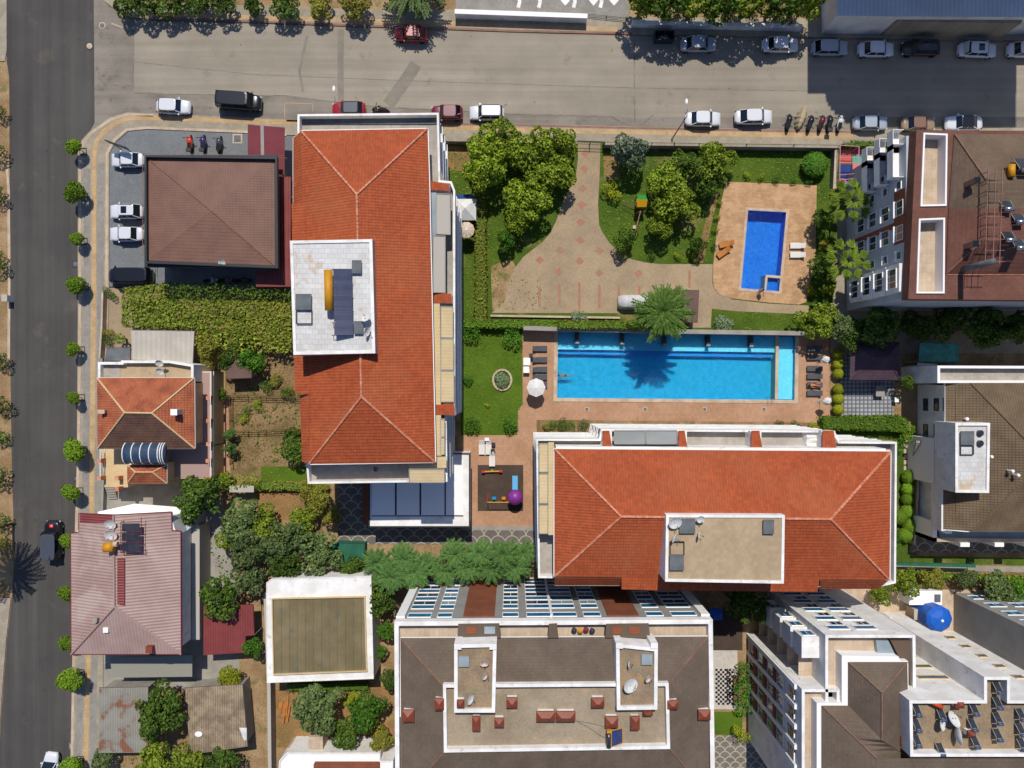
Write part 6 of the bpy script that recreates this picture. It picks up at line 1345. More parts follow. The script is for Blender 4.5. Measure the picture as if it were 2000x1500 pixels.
# lamps
def lamp(label, bx, by, hx, hy, z=8, m=m_grey):
    b = P(bx, by, 0); hd = P(hx, hy, z); t = thing('street_lamp', label, 'street lamp', (b.x, b.y, .1))
    MB().tube([(b.x, b.y, .1), (b.x, b.y, z - .2)], [.09, .05], 8).build('pole', m, t); MB().tube([(b.x, b.y, z - .3), b.lerp(hd, .4) + Vector((0, 0, z * .62)), (hd.x, hd.y, z)], .035, 6).build('arm', m, t)
    d = (hd - b); d.z = 0; d.normalize(); MB().lathe((hd.x, hd.y, z), [(.05, .06), (.15, .03), (.15, -.04), (.03, -.06)], 10, sx=1, sy=2.2).build('lamp_head', m_white2, t)
    MB().lathe((b.x, b.y, .1), [(.16, 0), (.16, .08), (.09, .14)], 8).build('foot', m, t)
lamp('bent street lamp rising from the pavement left of the white saloon', 1312, 272, 1341, 198); lamp('street lamp reaching over the red car with the black ribbed roof', 686, 250, 652, 173)
t = thing('sign_board', 'dark slanted sign panel on two posts at the corner of the parking lot', 'sign', tuple(P(222, 285, 0))); a, b = P(203, 273, 4.2), P(243, 288, 2.2)
a, b = P(204, 273, 3), P(243, 287, 3); MB().bar(a - Vector((0, 0, .5)), b - Vector((0, 0, .5)), .14, 1.0).build('panel', m_dark, t)
for q in (a.lerp(b, .15), a.lerp(b, .85)): MB().tube([(q.x, q.y, 0), (q.x, q.y, 2.2)], .07).build('post', m_grey, t)
t = thing('utility_cabinet', 'pale utility cabinet on the dirt verge at the left edge of the avenue', 'cabinet', tuple(P(14, 588, 0))); p = P(9, 582, 1.2)
MB().box((p.x, p.y, .6), (.6, .75, 1.2)).build('box', m_white, t); MB().box((p.x, p.y, 1.23), (.7, .85, .06)).build('lid', m_whsh, t)
def manhole(label, x, y, r, m1, m2, sq=False):
    p = P(x, y, 0); t = thing('manhole_cover', label, 'manhole', (p.x, p.y, 0)); z = .02 if x < 260 else .03
    if sq: MB().box((p.x, p.y, .01 + z), (r * 2, r * 2, .02)).build('frame', m1, t); MB().box((p.x, p.y, .025 + z), (r * 1.4, r * 1.4, .02)).build('grate', m2, t)
    else: MB().lathe((p.x, p.y, z), [(r, 0), (r, .02), (r * .01, .021)], 20).build('frame', m1, t); MB().lathe((p.x, p.y, z), [(r * .7, 0), (r * .7, .03), (.01, .031)], 20).build('lid', m2, t)
manhole('round manhole with a pale lid in the dark avenue near the corner', 175, 90, .52, m_dark, m_cream); manhole('round grey manhole at the top left corner of the side street', 200, 50, .42, m_cream, m_hatch)
manhole('square drain grate at the avenue kerb opposite the white cars', 148, 516, .42, m_dark, m_hatch, True); manhole('square drain at the avenue kerb near the bottom edge', 141, 1457, .4, m_hatch, m_concrete, True); manhole('pale square hatch in the parking lot pavers', 464, 271, .6, m_cream, m_hatch, True)
manhole('square drain at the avenue kerb by the broad street tree', 150, 935, .35, m_dark, m_hatch, True); manhole('pale square cover on the pavement near the olive tree', 1245, 270, .28, m_white, m_cream, True); manhole('square hatch in the plank deck above the small pool', 1482, 384, .32, m_cream, m_wood, True)
for k, x in enumerate((1146, 1260, 1376, 1492)): manhole('small grey drain number %s from the left in the deck below the large pool' % ('one', 'two', 'three', 'four')[k], x, 799, .26, m_cope, m_hatch, True)
# skip with rubble
p = P(1297, 72, .7); t = thing('rubbish_skip', 'open dark rubbish skip at the kerb in the tree shade', 'skip', (p.x, p.y, 0)); b = MB()
for x, y, sx_, sy_ in ((-1.15, 0, .06, 1.1), (1.15, 0, .06, 1.1), (0, .55, 2.3, .06), (0, -.55, 2.3, .06), (0, 0, .06, 1.1)): b.box((p.x + x, p.y + y, .65), (sx_, sy_, 1.1))
b.box((p.x, p.y, .15), (2.3, 1.1, .08)); b.build('bin', m_dark, t); MB().lathe((p.x, p.y, .2), [(.5, 0), (.3, .4), (.01, .5)], 9, sx=1.6).build('rubbish', m_concrete, t)
# ---------------- people
m_skin = mat('skin', 'b9805c', None, grain=0, rough=.6); m_hair = mat('dark_hair', '241a14', None, grain=0)
def person(label, loc, rz, pose, top=None, bottom=None, hair=True, sc_=1):
    """one continuous skinned body; joints per pose, clothes are separate skinned shells along the same joints"""
    t = thing('person', label, 'person', loc, None, rz); J = pose
    E = [('pel', 'bel'), ('bel', 'che'), ('che', 'nek'), ('nek', 'hed'), ('che', 'sl'), ('sl', 'el'), ('el', 'wl'), ('wl', 'hl'), ('che', 'sr'), ('sr', 'er'), ('er', 'wr'), ('wr', 'hr'), ('pel', 'tl'), ('tl', 'kl'), ('kl', 'al'), ('al', 'fl'), ('pel', 'tr'), ('tr', 'kr'), ('kr', 'ar'), ('ar', 'fr')]
    rad = dict(pel=.13, bel=.125, che=.14, nek=.055, hed=.095, sl=.065, el=.045, wl=.03, hl=.028, tl=.09, kl=.06, al=.04, fl=.035)
    for k in ('sl', 'el', 'wl', 'hl', 'tl', 'kl', 'al', 'fl'): rad[k[0] + 'r'] = rad[k]
    def skin(name, keys, m, add):
        ks = [k for k in J if k in keys]; ed = [(ks.index(a), ks.index(b)) for a, b in E if a in ks and b in ks]
        me = bpy.data.meshes.new(name); me.from_pydata([J[k] for k in ks], ed, []); me.materials.append(m); o = bpy.data.objects.new(name, me); col.objects.link(o); o.parent = t
        md = o.modifiers.new('skin', 'SKIN'); md.use_smooth_shade = True; me.skin_vertices.new() if not me.skin_vertices else None
        for i, k in enumerate(ks): me.skin_vertices[0].data[i].radius = (rad[k] + add,) * 2; me.skin_vertices[0].data[i].use_root = (i == 0)
        o.modifiers.new('sub', 'SUBSURF').render_levels = 2; return o
    skin('body', list(J), m_skin, 0)
    if top: skin('shirt', ['bel', 'che', 'sl', 'sr', 'el', 'er'] if top[1] else ['bel', 'che', 'sl', 'sr'], top[0], .022)
    if bottom: skin('shorts', ['pel', 'tl', 'tr', 'kl', 'kr'] if bottom[1] else ['pel', 'tl', 'tr'], bottom[0], .022)
    if hair: h = Vector(J['hed']); n = Vector(J['nek']); d = (h - n).normalized(); MB().ball(h + d * .055, .105, 12).build('hair', m_hair, t, True, None) if False else child('hair', MB().ball(h + d * .045 + Vector((0, 0, .02)), .108, 12).mesh('hair', m_hair, Vector(), True), t)
    face = MB(); h = Vector(J['hed']); return t
LIE = dict(pel=(0, 0, .1), bel=(.15, 0, .11), che=(.38, 0, .14), nek=(.58, 0, .2), hed=(.74, 0, .24), sl=(.48, .17, .13), el=(.3, .32, .1), wl=(.08, .3, .1), hl=(-.02, .27, .1), sr=(.48, -.17, .13), er=(.34, -.34, .1), wr=(.5, -.46, .14), hr=(.6, -.42, .16),
           tl=(-.08, .09, .1), kl=(-.5, .13, .16), al=(-.9, .1, .07), fl=(-.95, .12, .16), tr=(-.08, -.09, .1), kr=(-.48, -.12, .2), ar=(-.88, -.1, .07), fr=(-.94, -.12, .16))
STAND = dict(pel=(0, 0, .92), bel=(0, 0, 1.08), che=(0, 0, 1.3), nek=(0, 0, 1.48), hed=(.02, 0, 1.62), sl=(0, .18, 1.4), el=(.02, .25, 1.13), wl=(.12, .24, .9), hl=(.16, .23, .82), sr=(0, -.18, 1.4), er=(.05, -.26, 1.14), wr=(.22, -.22, 1.0), hr=(.29, -.2, .98),
             tl=(0, .09, .86), kl=(.06, .1, .48), al=(-.02, .1, .09), fl=(.12, .11, .05), tr=(0, -.09, .86), kr=(-.02, -.1, .48), ar=(-.14, -.1, .1), fr=(0, -.11, .05))
RIDE = dict(pel=(-.2, 0, .95), bel=(-.14, 0, 1.1), che=(-.06, 0, 1.32), nek=(0, 0, 1.48), hed=(.05, 0, 1.6), sl=(-.04, .18, 1.4), el=(.14, .27, 1.2), wl=(.36, .3, 1.12), hl=(.43, .3, 1.08), sr=(-.04, -.18, 1.4), er=(.14, -.27, 1.2), wr=(.36, -.3, 1.12), hr=(.43, -.3, 1.08),
            tl=(-.12, .1, .9), kl=(.25, .2, .82), al=(.15, .2, .42), fl=(.28, .2, .36), tr=(-.12, -.1, .9), kr=(.25, -.2, .82), ar=(.15, -.2, .42), fr=(.28, -.2, .36))
FLOAT = {k: (v[0], v[1], v[2] * .5) for k, v in LIE.items()}
cR = mat('red_swimwear', 'b5342e', None, grain=0); cB = mat('navy_cloth', '25304a', None, grain=0); cW = mat('white_cloth', 'd8d6d2', None, grain=0); cPk = mat('pink_plastic', 'd25a8a', None, grain=0)
p = P(1591, 752, .35); person('sunbather in a red swimsuit lying on the grey lounger right of the large pool', (p.x, p.y, .38), R(183), LIE, (cR, False), (cR, False))
p = P(1098, 733, 0); person('swimmer holding the left edge of the large pool', (p.x + .35, p.y, -.32), R(180), FLOAT, None, (cB, False))
p = P(1487, 562, 1); person('bather standing at the ladder of the small pool', (p.x, p.y - .35, .06), R(90), STAND, (cPk, False), (cPk, False))
sct = moto('dark scooter ridden along the street between the two red cars', pK, 743, 214, 172); p = P(743, 214, .75); person('helmeted rider in a brown shirt on the dark scooter in the street', (p.x, p.y, .02), R(172), RIDE, (mat('brown_cloth', '5b4036', None, grain=0), True), (cB, True))
p = P(1541, 50, 1); person('pedestrian in dark clothes walking on the shaded top pavement', (p.x, p.y, .13), R(90), STAND, (cB, True), (cB, True))
p = P(735, 916, 13); person('person in a purple top sitting out on the shaded lower roof terrace', (p.x, p.y, 12.2), R(200), STAND, (mat('purple_cloth', '4a2c5e', None, grain=0), True), (mat('teal_cloth', '1f6d86', None, grain=0), True))
# ---------------- pool furniture
def lounger(label, x, y, ang, m, fm=m_dark, group='grey loungers by the large pool', z=.03):
    t = thing('sun_lounger', label, 'sun lounger', (0, 0, 0), group); L_ = 1.9
    MB().box((-.25, 0, .33), (1.25, .62, .07)).build('seat', m, t); q = MB(); q.face([(.37, -.31, .34), (.93, -.31, .62), (.93, .31, .62), (.37, .31, .34)]); q.bar((.37, 0, .33), (.94, 0, .61), .62, .06); q.build('backrest', m, t)
    for sx_ in (-.75, .35):
        for sy_ in (-.27, .27): MB().box((sx_, sy_, .15), (.06, .06, .3)).build('leg', fm, t)
    for s in (.33, -.33): MB().bar((-.9, s, .3), (.4, s, .3), .05).build('side_rail', fm, t)
    p = P(x, y, .35); t.location = (p.x, p.y, z); t.rotation_euler = (0, 0, R(ang)); return t
m_lg = mat('grey_sling', '55585d', '4b4e53', ns=2, grain=.05)
for k, y in enumerate((681, 703, 722, 737, 752)): lounger('grey lounger on the left deck of the large pool, %s from the top' % ('first', 'second', 'third', 'fourth', 'fifth')[k], 1055, y, 180, m_lg)
for k, y in enumerate((681, 698, 720, 735, 752, 768)): lounger('grey lounger on the right deck of the large pool, %s from the top' % ('first', 'second', 'third', 'fourth', 'fifth', 'sixth')[k], 1590, y, 0, m_lg)
lounger('white lounger right of the small pool, upper one', 1557, 480, 0, m_pw, m_white2, 'white loungers', .06); lounger('white lounger right of the small pool, lower one', 1557, 498, 0, m_pw, m_white2, 'white loungers', .06)
lounger('wooden lounger left of the small pool, upper one', 1418, 477, 14, m_woodb, m_bark, 'wooden loungers', .06); lounger('wooden lounger left of the small pool, lower one', 1413, 493, 35, m_woodb, m_bark, 'wooden loungers', .06)
lounger('white lounger above the play surface, left one', 941, 874, 90, m_pw, m_white2, 'white loungers'); lounger('white lounger above the play surface, right one', 954, 874, 90, m_pw, m_white2, 'white loungers'); lounger('short white lounger touching the top edge of the play surface', 961, 897, 90, m_pw, m_white2, 'white loungers')
def chair(label, x, y, ang, m):
    t = thing('chair', label, 'chair', (0, 0, 0), 'dark chairs on the decks'); MB().box((0, 0, .44), (.45, .45, .05)).build('seat', m, t); MB().box((-.22, 0, .68), (.05, .45, .45)).build('backrest', m, t)
    for a in (-.19, .19):
        for b in (-.19, .19): MB().box((a, b, .21), (.05, .05, .42)).build('leg', m, t)
    p = P(x, y, .5); t.location = (p.x, p.y, .03); t.rotation_euler = (0, 0, R(ang))
chair('dark chair between the white loungers above the play surface, upper', 964, 868, 0, m_dark); chair('dark chair between the white loungers above the play surface, lower', 963, 880, 20, m_dark); chair('dark chair beside the white table on the left pool deck', 1037, 694, 90, m_dark)
def table(label, x, y, w_, d, m, z=.03, h=.74):
    p = P(x, y, h); t = thing('table', label, 'table', (p.x, p.y, z)); MB().box((p.x, p.y, z + h), (w_, d, .05)).build('tabletop', m, t)
    for a in (-1, 1):
        for b in (-1, 1): MB().box((p.x + a * w_ * .42, p.y + b * d * .42, z + h / 2), (.06, .06, h)).build('leg', m_grey, t)
table('white square table on the left pool deck, upper', 1029, 706, .85, .95, m_white2); table('white square table on the left pool deck, lower', 1028, 722, .75, .8, m_white2); table('grey bench table on the diamond tiled terrace', 1719, 764, 1.1, 1.3, m_concrete, .05); table('small white block table right of the tiled terrace', 1751, 781, .5, .6, m_white2, .05)
table('small white table at the top of the play area deck', 951, 858, .55, .4, m_white2)
MBu = lambda: MB()
def umbrella(label, x, y, r, m, z=2.5, n=8, tilt=0, flat_=.28, name='parasol'):
    p = P(x, y, z); t = thing(name, label, 'parasol', (p.x, p.y, .03)); c = MB(); M = Matrix.Rotation(R(tilt), 3, 'X')
    c.lathe((p.x, p.y, z), [(r * 1.0, -.06), (r, 0), (r * .5, flat_ * .55), (.02, flat_)], n, M); c.build('canopy', m, t); MB().tube([(p.x, p.y, .03), (p.x, p.y, z + .1)], .03, 6).build('pole', m_grey, t)
    rb = MB()
    for k in range(n): a = 2 * math.pi * k / n; rb.bar((p.x, p.y, z + flat_ + .012), Vector((p.x, p.y, z)) + M @ Vector((r * math.cos(a), r * math.sin(a), .015)), .03, .02)
    rb.build('ribs', m_white2, t); MB().lathe((p.x, p.y, .03), [(.28, 0), (.28, .08), (.05, .1)], 10).build('base', m_concrete, t)
umbrella('open cream parasol at the bottom of the left pool deck', 1047, 757, 1.15, m_pw); umbrella('round beige parasol below the white marquee beside the upright orange block', 911, 449, 1.0, m_cope, 2.5, 10); umbrella('half closed grey parasol at the lower right of the large pool deck', 1616, 784, .55, m_pw, 2.3, 8, 25, .6); umbrella('half closed white parasol between the upper right loungers and the topiary', 1613, 703, .5, m_pw, 2.3, 8, 30, .6)
p = P(909, 409, 2.6); t = thing('marquee', 'white square pointed marquee beside the upright orange block', 'marquee', (p.x, p.y, 0)); c = MB(); s = 1.3; ap_ = (p.x, p.y, 3.4)
cs = [(p.x - s, p.y - s, 2.5), (p.x + s, p.y - s, 2.5), (p.x + s, p.y + s, 2.5), (p.x - s, p.y + s, 2.5)]
for i in range(4): c.face([cs[i], cs[(i + 1) % 4], ap_])
c.build('canopy', m_pw, t)
for q in cs: MB().tube([(q[0], q[1], 0), q], .04).build('post', m_white2, t)
p = P(907, 385, 1.5); t = thing('swing_bench', 'blue slatted canopy swing just above the white marquee', 'swing bench', (p.x, p.y, 0)); MB().box((p.x, p.y, 1.6), (2.1, .6, .05)).build('canopy', mat('blue_slats', '2c4f8e', None, grain=.03, stripe=(0, .25, .4, 0)), t); MB().box((p.x, p.y, .5), (1.8, .5, .06)).build('seat', m_dark, t)
for a in (-1, 1): MB().bar((p.x + a, p.y + .3, 0), (p.x + a, p.y, 1.6), .06).build('post', m_dark, t)
for k, x in enumerate((1127, 1215, 1298, 1383, 1467)):
    p = P(x, 660 + k * 1.6, .4); t = thing('pool_spout', 'dark stone water spout pier, %s from the left along the top of the large pool' % ('first', 'second', 'third', 'fourth', 'fifth')[k], 'pool spout', (p.x, p.y, -.4), 'dark spout piers in the large pool')
    MB().box((p.x, p.y, .1), (.42, 1.35, .9)).build('pier', m_dark, t); MB().box((p.x, p.y - .62, .58), (.5, .18, .08)).build('lip', m_grey, t)
def ladder(label, x, y, ang, z=.1):
    p = P(x, y, .3); t = thing('pool_ladder', label, 'ladder', (p.x, p.y, z), None, R(ang))
    for s in (-.25, .25): child('handrail', MB().tube([(-.3, s, 0), (-.3, s, .6), (-.15, s, .75), (.1, s, .7), (.2, s, .3), (.22, s, -.9)], .03, 6).mesh('handrail', m_steel), t)
    for k in range(3): child('rung', MB().box((.22, 0, -.25 - k * .28), (.08, .5, .04)).mesh('rung', m_steel), t)
ladder('steel ladder at the left edge of the large pool', 1089, 731, 0); ladder('steel ladder at the bottom edge of the small pool', 1488, 568, 90); ladder('steel ladder at the bottom edge of the shallow pool section', 1504, 781, 90)
p = P(1087, 731, 0)
# ---------------- playgrounds
def ring_path(c, r, n=16): return [(c[0] + r * math.cos(2 * math.pi * k / n), c[1] + r * math.sin(2 * math.pi * k / n), c[2]) for k in range(n + 1)]
cBl = mat('sky_blue_plastic', '1d8fc4', None, grain=0, rough=.4); cPu = mat('purple_plastic', '8a3a94', '7c3186', ns=2, grain=0, rough=.4); cYe = mat('yellow_plastic', 'd9a31c', None, grain=0, rough=.4); cGr = mat('green_plastic', '2a8a3a', None, grain=0, rough=.4); cRd = mat('red_plastic', 'c23a3a', None, grain=0, rough=.4)
p = P(1006, 972, 2.4); t = thing('play_tower', 'play tower with a purple dome and a blue slide on the dark play surface', 'play tower', (p.x, p.y, 0))
MB().lathe((p.x, p.y, 2.1), [(.95, 0), (.9, .2), (.65, .5), (.3, .68), (.02, .74)], 20).build('dome', cPu, t, True)
for a in (45, 135, 225, 315): q = (p.x + .55 * math.cos(R(a)), p.y + .55 * math.sin(R(a))); MB().tube([(*q, 0), (*q, 2.15)], .06).build('post', cYe, t)
MB().box((p.x, p.y, 1.1), (1.1, 1.1, .08)).build('platform', cRd, t); sl_ = MB(); y1 = P(1006, 930, .5).y
for s in (-.3, .3): sl_.bar((p.x + s, p.y + .5, 1.25), (p.x + s, y1, .3), .06, .25)
sl_.bar((p.x, p.y + .5, 1.15), (p.x, y1, .2), .56, .05); sl_.build('slide', cBl, t)
t = thing('swing', 'yellow-beamed swing with a blue and an orange seat on the play surface', 'swing', tuple(P(965, 985, 0))); a, b = P(952, 981, 2.1), P(994, 981, 2.1); MB().tube([a, b], .06).build('beam', cYe, t)
for q in (a, b):
    for dy in (-.7, .7): MB().tube([q, (q.x, q.y + dy, 0)], .05).build('leg', cRd, t)
for f, m in ((.3, cBl), (.75, mat('orange_plastic', 'd9822b', None, grain=0))):
    q = a.lerp(b, f); s_ = MB().box((q.x, q.y + .25, .55), (.45, .35, .2)).build('swing_seat', m, t)
    for dx in (-.18, .18): MB().tube([(q.x + dx, q.y, 2.1), (q.x + dx, q.y + .25, .6)], .015, 4).build('chain', m_steel, s_)
t = thing('seesaw', 'yellow and red seesaw at the top of the dark play surface', 'seesaw', tuple(P(961, 920, 0))); a, b = P(944, 921, .5), P(978, 920, .5); MB().bar(a, b, .14, .06).build('beam', cYe, t)
for q in (a, b): MB().box(q + Vector((0, 0, .08)), (.4, .3, .1)).build('seat', cRd, t)
q = a.lerp(b, .5); MB().lathe((q.x, q.y, .03), [(.2, 0), (.12, .4), (.02, .45)], 8).build('pivot', m_grey, t)
p = P(1254, 392, 2.4); t = thing('playhouse', 'garden playhouse with a green and yellow roof and a net climber', 'playhouse', (p.x, p.y, 0)); r_ = MB()
r_.face([(p.x - .65, p.y + .1, 2.6), (p.x + .65, p.y + .1, 2.6), (p.x + .6, p.y - .7, 2.1), (p.x - .6, p.y - .7, 2.1)]); r_.build('yellow_roof', cYe, t); MB().face([(p.x - .6, p.y + .1, 2.6), (p.x - .5, p.y + .8, 2.1), (p.x + .5, p.y + .8, 2.1), (p.x + .6, p.y + .1, 2.6)][::-1]).build('green_roof', cGr, t)
for a in (-.5, .5):
    for b in (-.6, .6): MB().box((p.x + a, p.y + b, 1.05), (.09, .09, 2.1)).build('post', m_bark, t)
MB().box((p.x, p.y, 1), (1.1, 1.2, .07)).build('platform', m_woodb, t); n_ = MB()
for k in range(7): n_.bar((p.x - .7 - k * .22, p.y - .45, 1.1 - k * .15), (p.x - .7 - k * .22, p.y + .2, 1.1 - k * .15), .04)
for y in (-.45, .2): n_.bar((p.x - .55, p.y + y, 1.2), (p.x - 2.1, p.y + y, .15), .04)
n_.build('climbing_net', m_bark, t)
t = thing('swing', 'wooden garden swing beam below the playhouse', 'swing', tuple(P(1247, 440, 0))); a, b = P(1251, 412, 2.1), P(1242, 449, 2.1); MB().bar(a, b, .1).build('beam', m_redk, t)
for q in (a, b):
    for dx in (-.7, .7): MB().bar(q, (q.x + dx, q.y - .1, 0), .08).build('leg', m_redk, t)
q = a.lerp(b, .7); MB().box((q.x - .1, q.y, .5), (.35, .4, .08)).build('swing_seat', m_cream, t)
mats_ = [('cf7068', 1640, 284, 1662, 302), ('b84a56', 1662, 290, 1684, 303), ('57a08c', 1665, 303, 1685, 320), ('c45a55', 1640, 303, 1662, 320), ('cf7570', 1665, 320, 1685, 334), ('2c3f78', 1638, 322, 1664, 352), ('5fae98', 1665, 334, 1685, 350), ('c96a66', 1665, 350, 1688, 364)]
for i, (h, x0, y0, x1, y1) in enumerate(mats_): sheet('play_mat', rect(x0, y0, x1, y1), .06, mat('play_mat_%s' % h, h, None, grain=.05))
t = thing('play_cage', 'pink tube frame play cage with a pink and blue slide over the coloured mats', 'play cage', tuple(P(1660, 325, 0))); f = MB(); c4 = [P(x, y, 2) for x, y in ((1641, 284), (1678, 286), (1676, 348), (1640, 352))]
for i in range(4):
    f.tube([c4[i], c4[(i + 1) % 4]], .05); f.tube([c4[i], (c4[i].x, c4[i].y, .06)], .05)
for v in (.35, .5, .85): f.tube([c4[0].lerp(c4[3], v), c4[1].lerp(c4[2], v)], .04)
f.build('frame', mat('pale_pink_tube', 'c9959a', None, grain=0), t); q = P(1645, 357, .5); MB().tube(ring_path((q.x, q.y, .5), .42, 12), .16, 6).build('slide_ring', cPk, t); MB().bar((q.x + .2, q.y, .6), (q.x + 1.1, q.y, .25), .4, .12).build('slide', cBl, t)
# chess court
cb = MB()
for i in range(8):
    for j in range(16):
        if (i + j) % 2 == 0 and 2 + j // 3 < 9:
            q = P(1397 + i * 4.4, 1306 + j * 4.4, 0); cb.face([(q.x, q.y, .05), (q.x, q.y - .28, .05), (q.x + .28, q.y - .28, .05), (q.x + .28, q.y, .05)][::1])
o = cb.build('chessboard_marking', m_black); o['kind'] = 'structure'
def prof(h, r): return [(r, 0), (r * 1.05, .05), (r * .5, h * .3), (r * .4, h * .6), (r * .65, h * .75), (r * .45, h * .9), (.01, h)]
GCh = 'garden chess pieces'
for k in range(10):
    q = P(1420 + (k % 2) * 4.6, 1308 + k * 6.6, 0); o = MB().lathe((q.x, q.y, .045), prof(.7 if k % 2 else .9, .16), 10).build('chess_piece', m_black, None, True, (q.x, q.y, .045)); tag(o, 'black garden chess piece standing on the right part of the chessboard court', 'chess piece', GCh)
for k, y in enumerate((1332, 1362)):
    p = P(1436, y, .45); t = thing('bench', 'brown garden bench along the court hedge, %s' % ('upper one', 'lower one')[k], 'bench', (p.x, p.y, .04)); MB().box((p.x, p.y, .49), (.45, 1.7, .05)).build('seat', m_bark, t); MB().box((p.x + .25, p.y, .75), (.05, 1.7, .4)).build('backrest', m_bark, t)
    for a in (-.7, .7): MB().box((p.x, p.y + a, .25), (.4, .06, .42)).build('leg', m_dark, t)
t = thing('tarpaulin', 'bright blue tarpaulin awning over the dark play court', 'awning', tuple(P(1399, 1199, 0))); px = [(1386, 1187), (1411, 1189), (1411, 1211), (1389, 1212)]; c = MB(); pts = [P(x, y, 2.4) for x, y in px]; mid = sum(pts, Vector()) / 4 + Vector((0, 0, .25))
for i in range(4): c.face([pts[i], pts[(i + 1) % 4], mid][::-1])
m_btarp = mat('blue_tarpaulin', '1557b4', '1a60c2', ns=1.5, grain=.05, rough=.5); c.build('sheet', m_btarp, t)
for q in pts: MB().tube([(q.x, q.y, 0), q], .03).build('post', m_grey, t)
p = P(1829, 1206, 3.5); t = thing('water_tank', 'tall bright blue tarpaulin-wrapped tank in the white yard, lower right', 'tank', (p.x, p.y, 0)); MB().lathe((p.x, p.y, 0), [(1.45, 0), (1.5, 2.5), (1.6, 4.0), (1.2, 4.35), (.5, 4.6), (.01, 4.65)], 9).build('tarpaulin', m_btarp, t); MB().lathe((p.x, p.y, 4.6), [(.15, 0), (.15, .15), (.01, .16)], 10).build('cap', m_white2, t)
def acube(name, label, cat, x, y, z0, w_, d, h, m, part='body'):
    p = P(x, y, z0 + h); t = thing(name, label, cat, (p.x, p.y, z0)); MB().box((p.x, p.y, z0 + h / 2), (w_, d, h)).build(part, m, t); return t, p
t, p = acube('site_cabin', 'white cabin with a black-framed vent above the blue wrapped tank', 'cabin', 1808, 1168, 0, 4.0, 1.7, 2.3, m_white2); MB().box((p.x + 1.4, p.y, 2.36), (.7, .9, .12)).build('roof_hatch', m_hatch, t)
t, p = acube('shed_box', 'small cream store at the start of the long white yard wall', 'store', 1792, 1200, 0, .8, 1.2, 2, m_cream); MB().box((p.x, p.y, 2.03), (.9, 1.3, .05)).build('lid', m_whsh, t)
# timber pile
for k, (x, y, a, l) in enumerate(((548, 1380, 80, 1.4), (558, 1384, 78, 1.9), (562, 1376, 85, 2.6), (556, 1396, 82, 1.9), (565, 1392, 80, 2.0))):
    p = P(x, y, 0); d = Vector((math.cos(R(a)), math.sin(R(a)), 0)); o = MB().bar(p - d * l / 2 + Vector((0, 0, .1 + k * .06)), p + d * l / 2 + Vector((0, 0, .1 + k * .06)), .45 if k < 2 else .2, .05).build('timber_board', m_woodb)
    tag(o, ['short wide orange board, leftmost of the timber pile on the dry plot', 'second wide orange board of the timber pile', 'long narrow orange board lying topmost toward the olive tree', 'lower left narrow board of the timber pile', 'lower right narrow board of the timber pile'][k], 'board', 'orange boards on the dry plot')
# ---------------- rooftop equipment
def dish(label, x, y, z0, r, az, m=m_dish, tilt=50, h=.7, group='satellite dishes on the roofs', e=1.0):
    p = P(x, y, z0 + h); t = thing('satellite_dish', label, 'satellite dish', (p.x, p.y, z0), group)
    M = Matrix.Rotation(R(az), 3, 'Z') @ Matrix.Rotation(R(tilt), 3, 'X')
    prof_ = [(.001, -.16 * r / .5), (r * .35, -.14 * r / .5), (r * .7, -.085 * r / .5), (r, 0), (r * 1.03, .01), (r * 1.0, -.03), (r * .7, -.12 * r / .5), (r * .35, -.175 * r / .5), (.001, -.2 * r / .5)]
    MB().lathe((p.x, p.y, z0 + h), prof_, 20, M, sy=e).build('dish', m, t, True); MB().tube([(p.x, p.y, z0), (p.x, p.y, z0 + h - .1)], .035, 6).build('mast', m_grey, t)
    f_ = Vector((p.x, p.y, z0 + h)) + M @ Vector((0, 0, r * .95)); a_ = MB(); a_.tube([Vector((p.x, p.y, z0 + h)) + M @ Vector((0, -r * .95, 0)), f_], .018, 5); a_.box(f_, (.09, .09, .12)); a_.build('feed_arm', m_dark, t)
ZA = 18.5
dish('small white dish, upper one near the right edge of the white tiled roof', 714, 622, ZA, .45, 200); dish('small white dish, lower one near the right edge of the white tiled roof', 717, 648, ZA, .45, 80, tilt=65)
dish('large white dish at the top left corner of the beige roof slab', 1319, 1022, ZA, .65, 20, tilt=25); dish('edge-on white dish below the large one on the beige roof slab', 1318, 1052, ZA, .5, 60, tilt=65); dish('small white dish right of the upper hatch on the beige roof slab', 1369, 1015, ZA, .4, 0, tilt=25); dish('tiny edge-on dish right of the hatch on the beige roof slab', 1366, 1046, ZA, .38, 80, tilt=70)
dish('rust-stained dish at the top of the left lift roof', 946, 1296, 17.6, .45, 10, m_dishr, 25); dish('brown rusty dish in the middle of the left lift roof', 948, 1321, 17.6, .4, 70, m_dishr, 50); dish('white dish at the bottom of the left lift roof', 919, 1367, 17.6, .5, 80, tilt=55)
dish('large white dish with a rusty centre on the right lift roof', 1232, 1340, 17.6, .68, 90, tilt=30, e=1.25); dish('rusty bowl dish on the right side of the right lift roof', 1267, 1326, 17.6, .42, 60, m_dishr, 40); dish('dark edge-on dish at the top of the right lift roof', 1229, 1299, 17.6, .36, 90, tilt=80)
dish('upper white dish on the mauve sheet roof', 215, 1025, 8.2, .6, 10, tilt=25); dish('lower white dish on the mauve sheet roof', 216, 1046, 8.2, .68, 10, tilt=25); dish('cream dish at the bottom edge of the brown shop roof', 433, 513, 5.1, .42, 5, tilt=30, h=.4)
dish('tall grey dish on the wall of the avenue house terrace, upper', 311, 710, 6, .45, 10, tilt=35); dish('tall grey dish on the wall of the avenue house terrace, lower', 312, 726, 6, .45, 10, tilt=35)
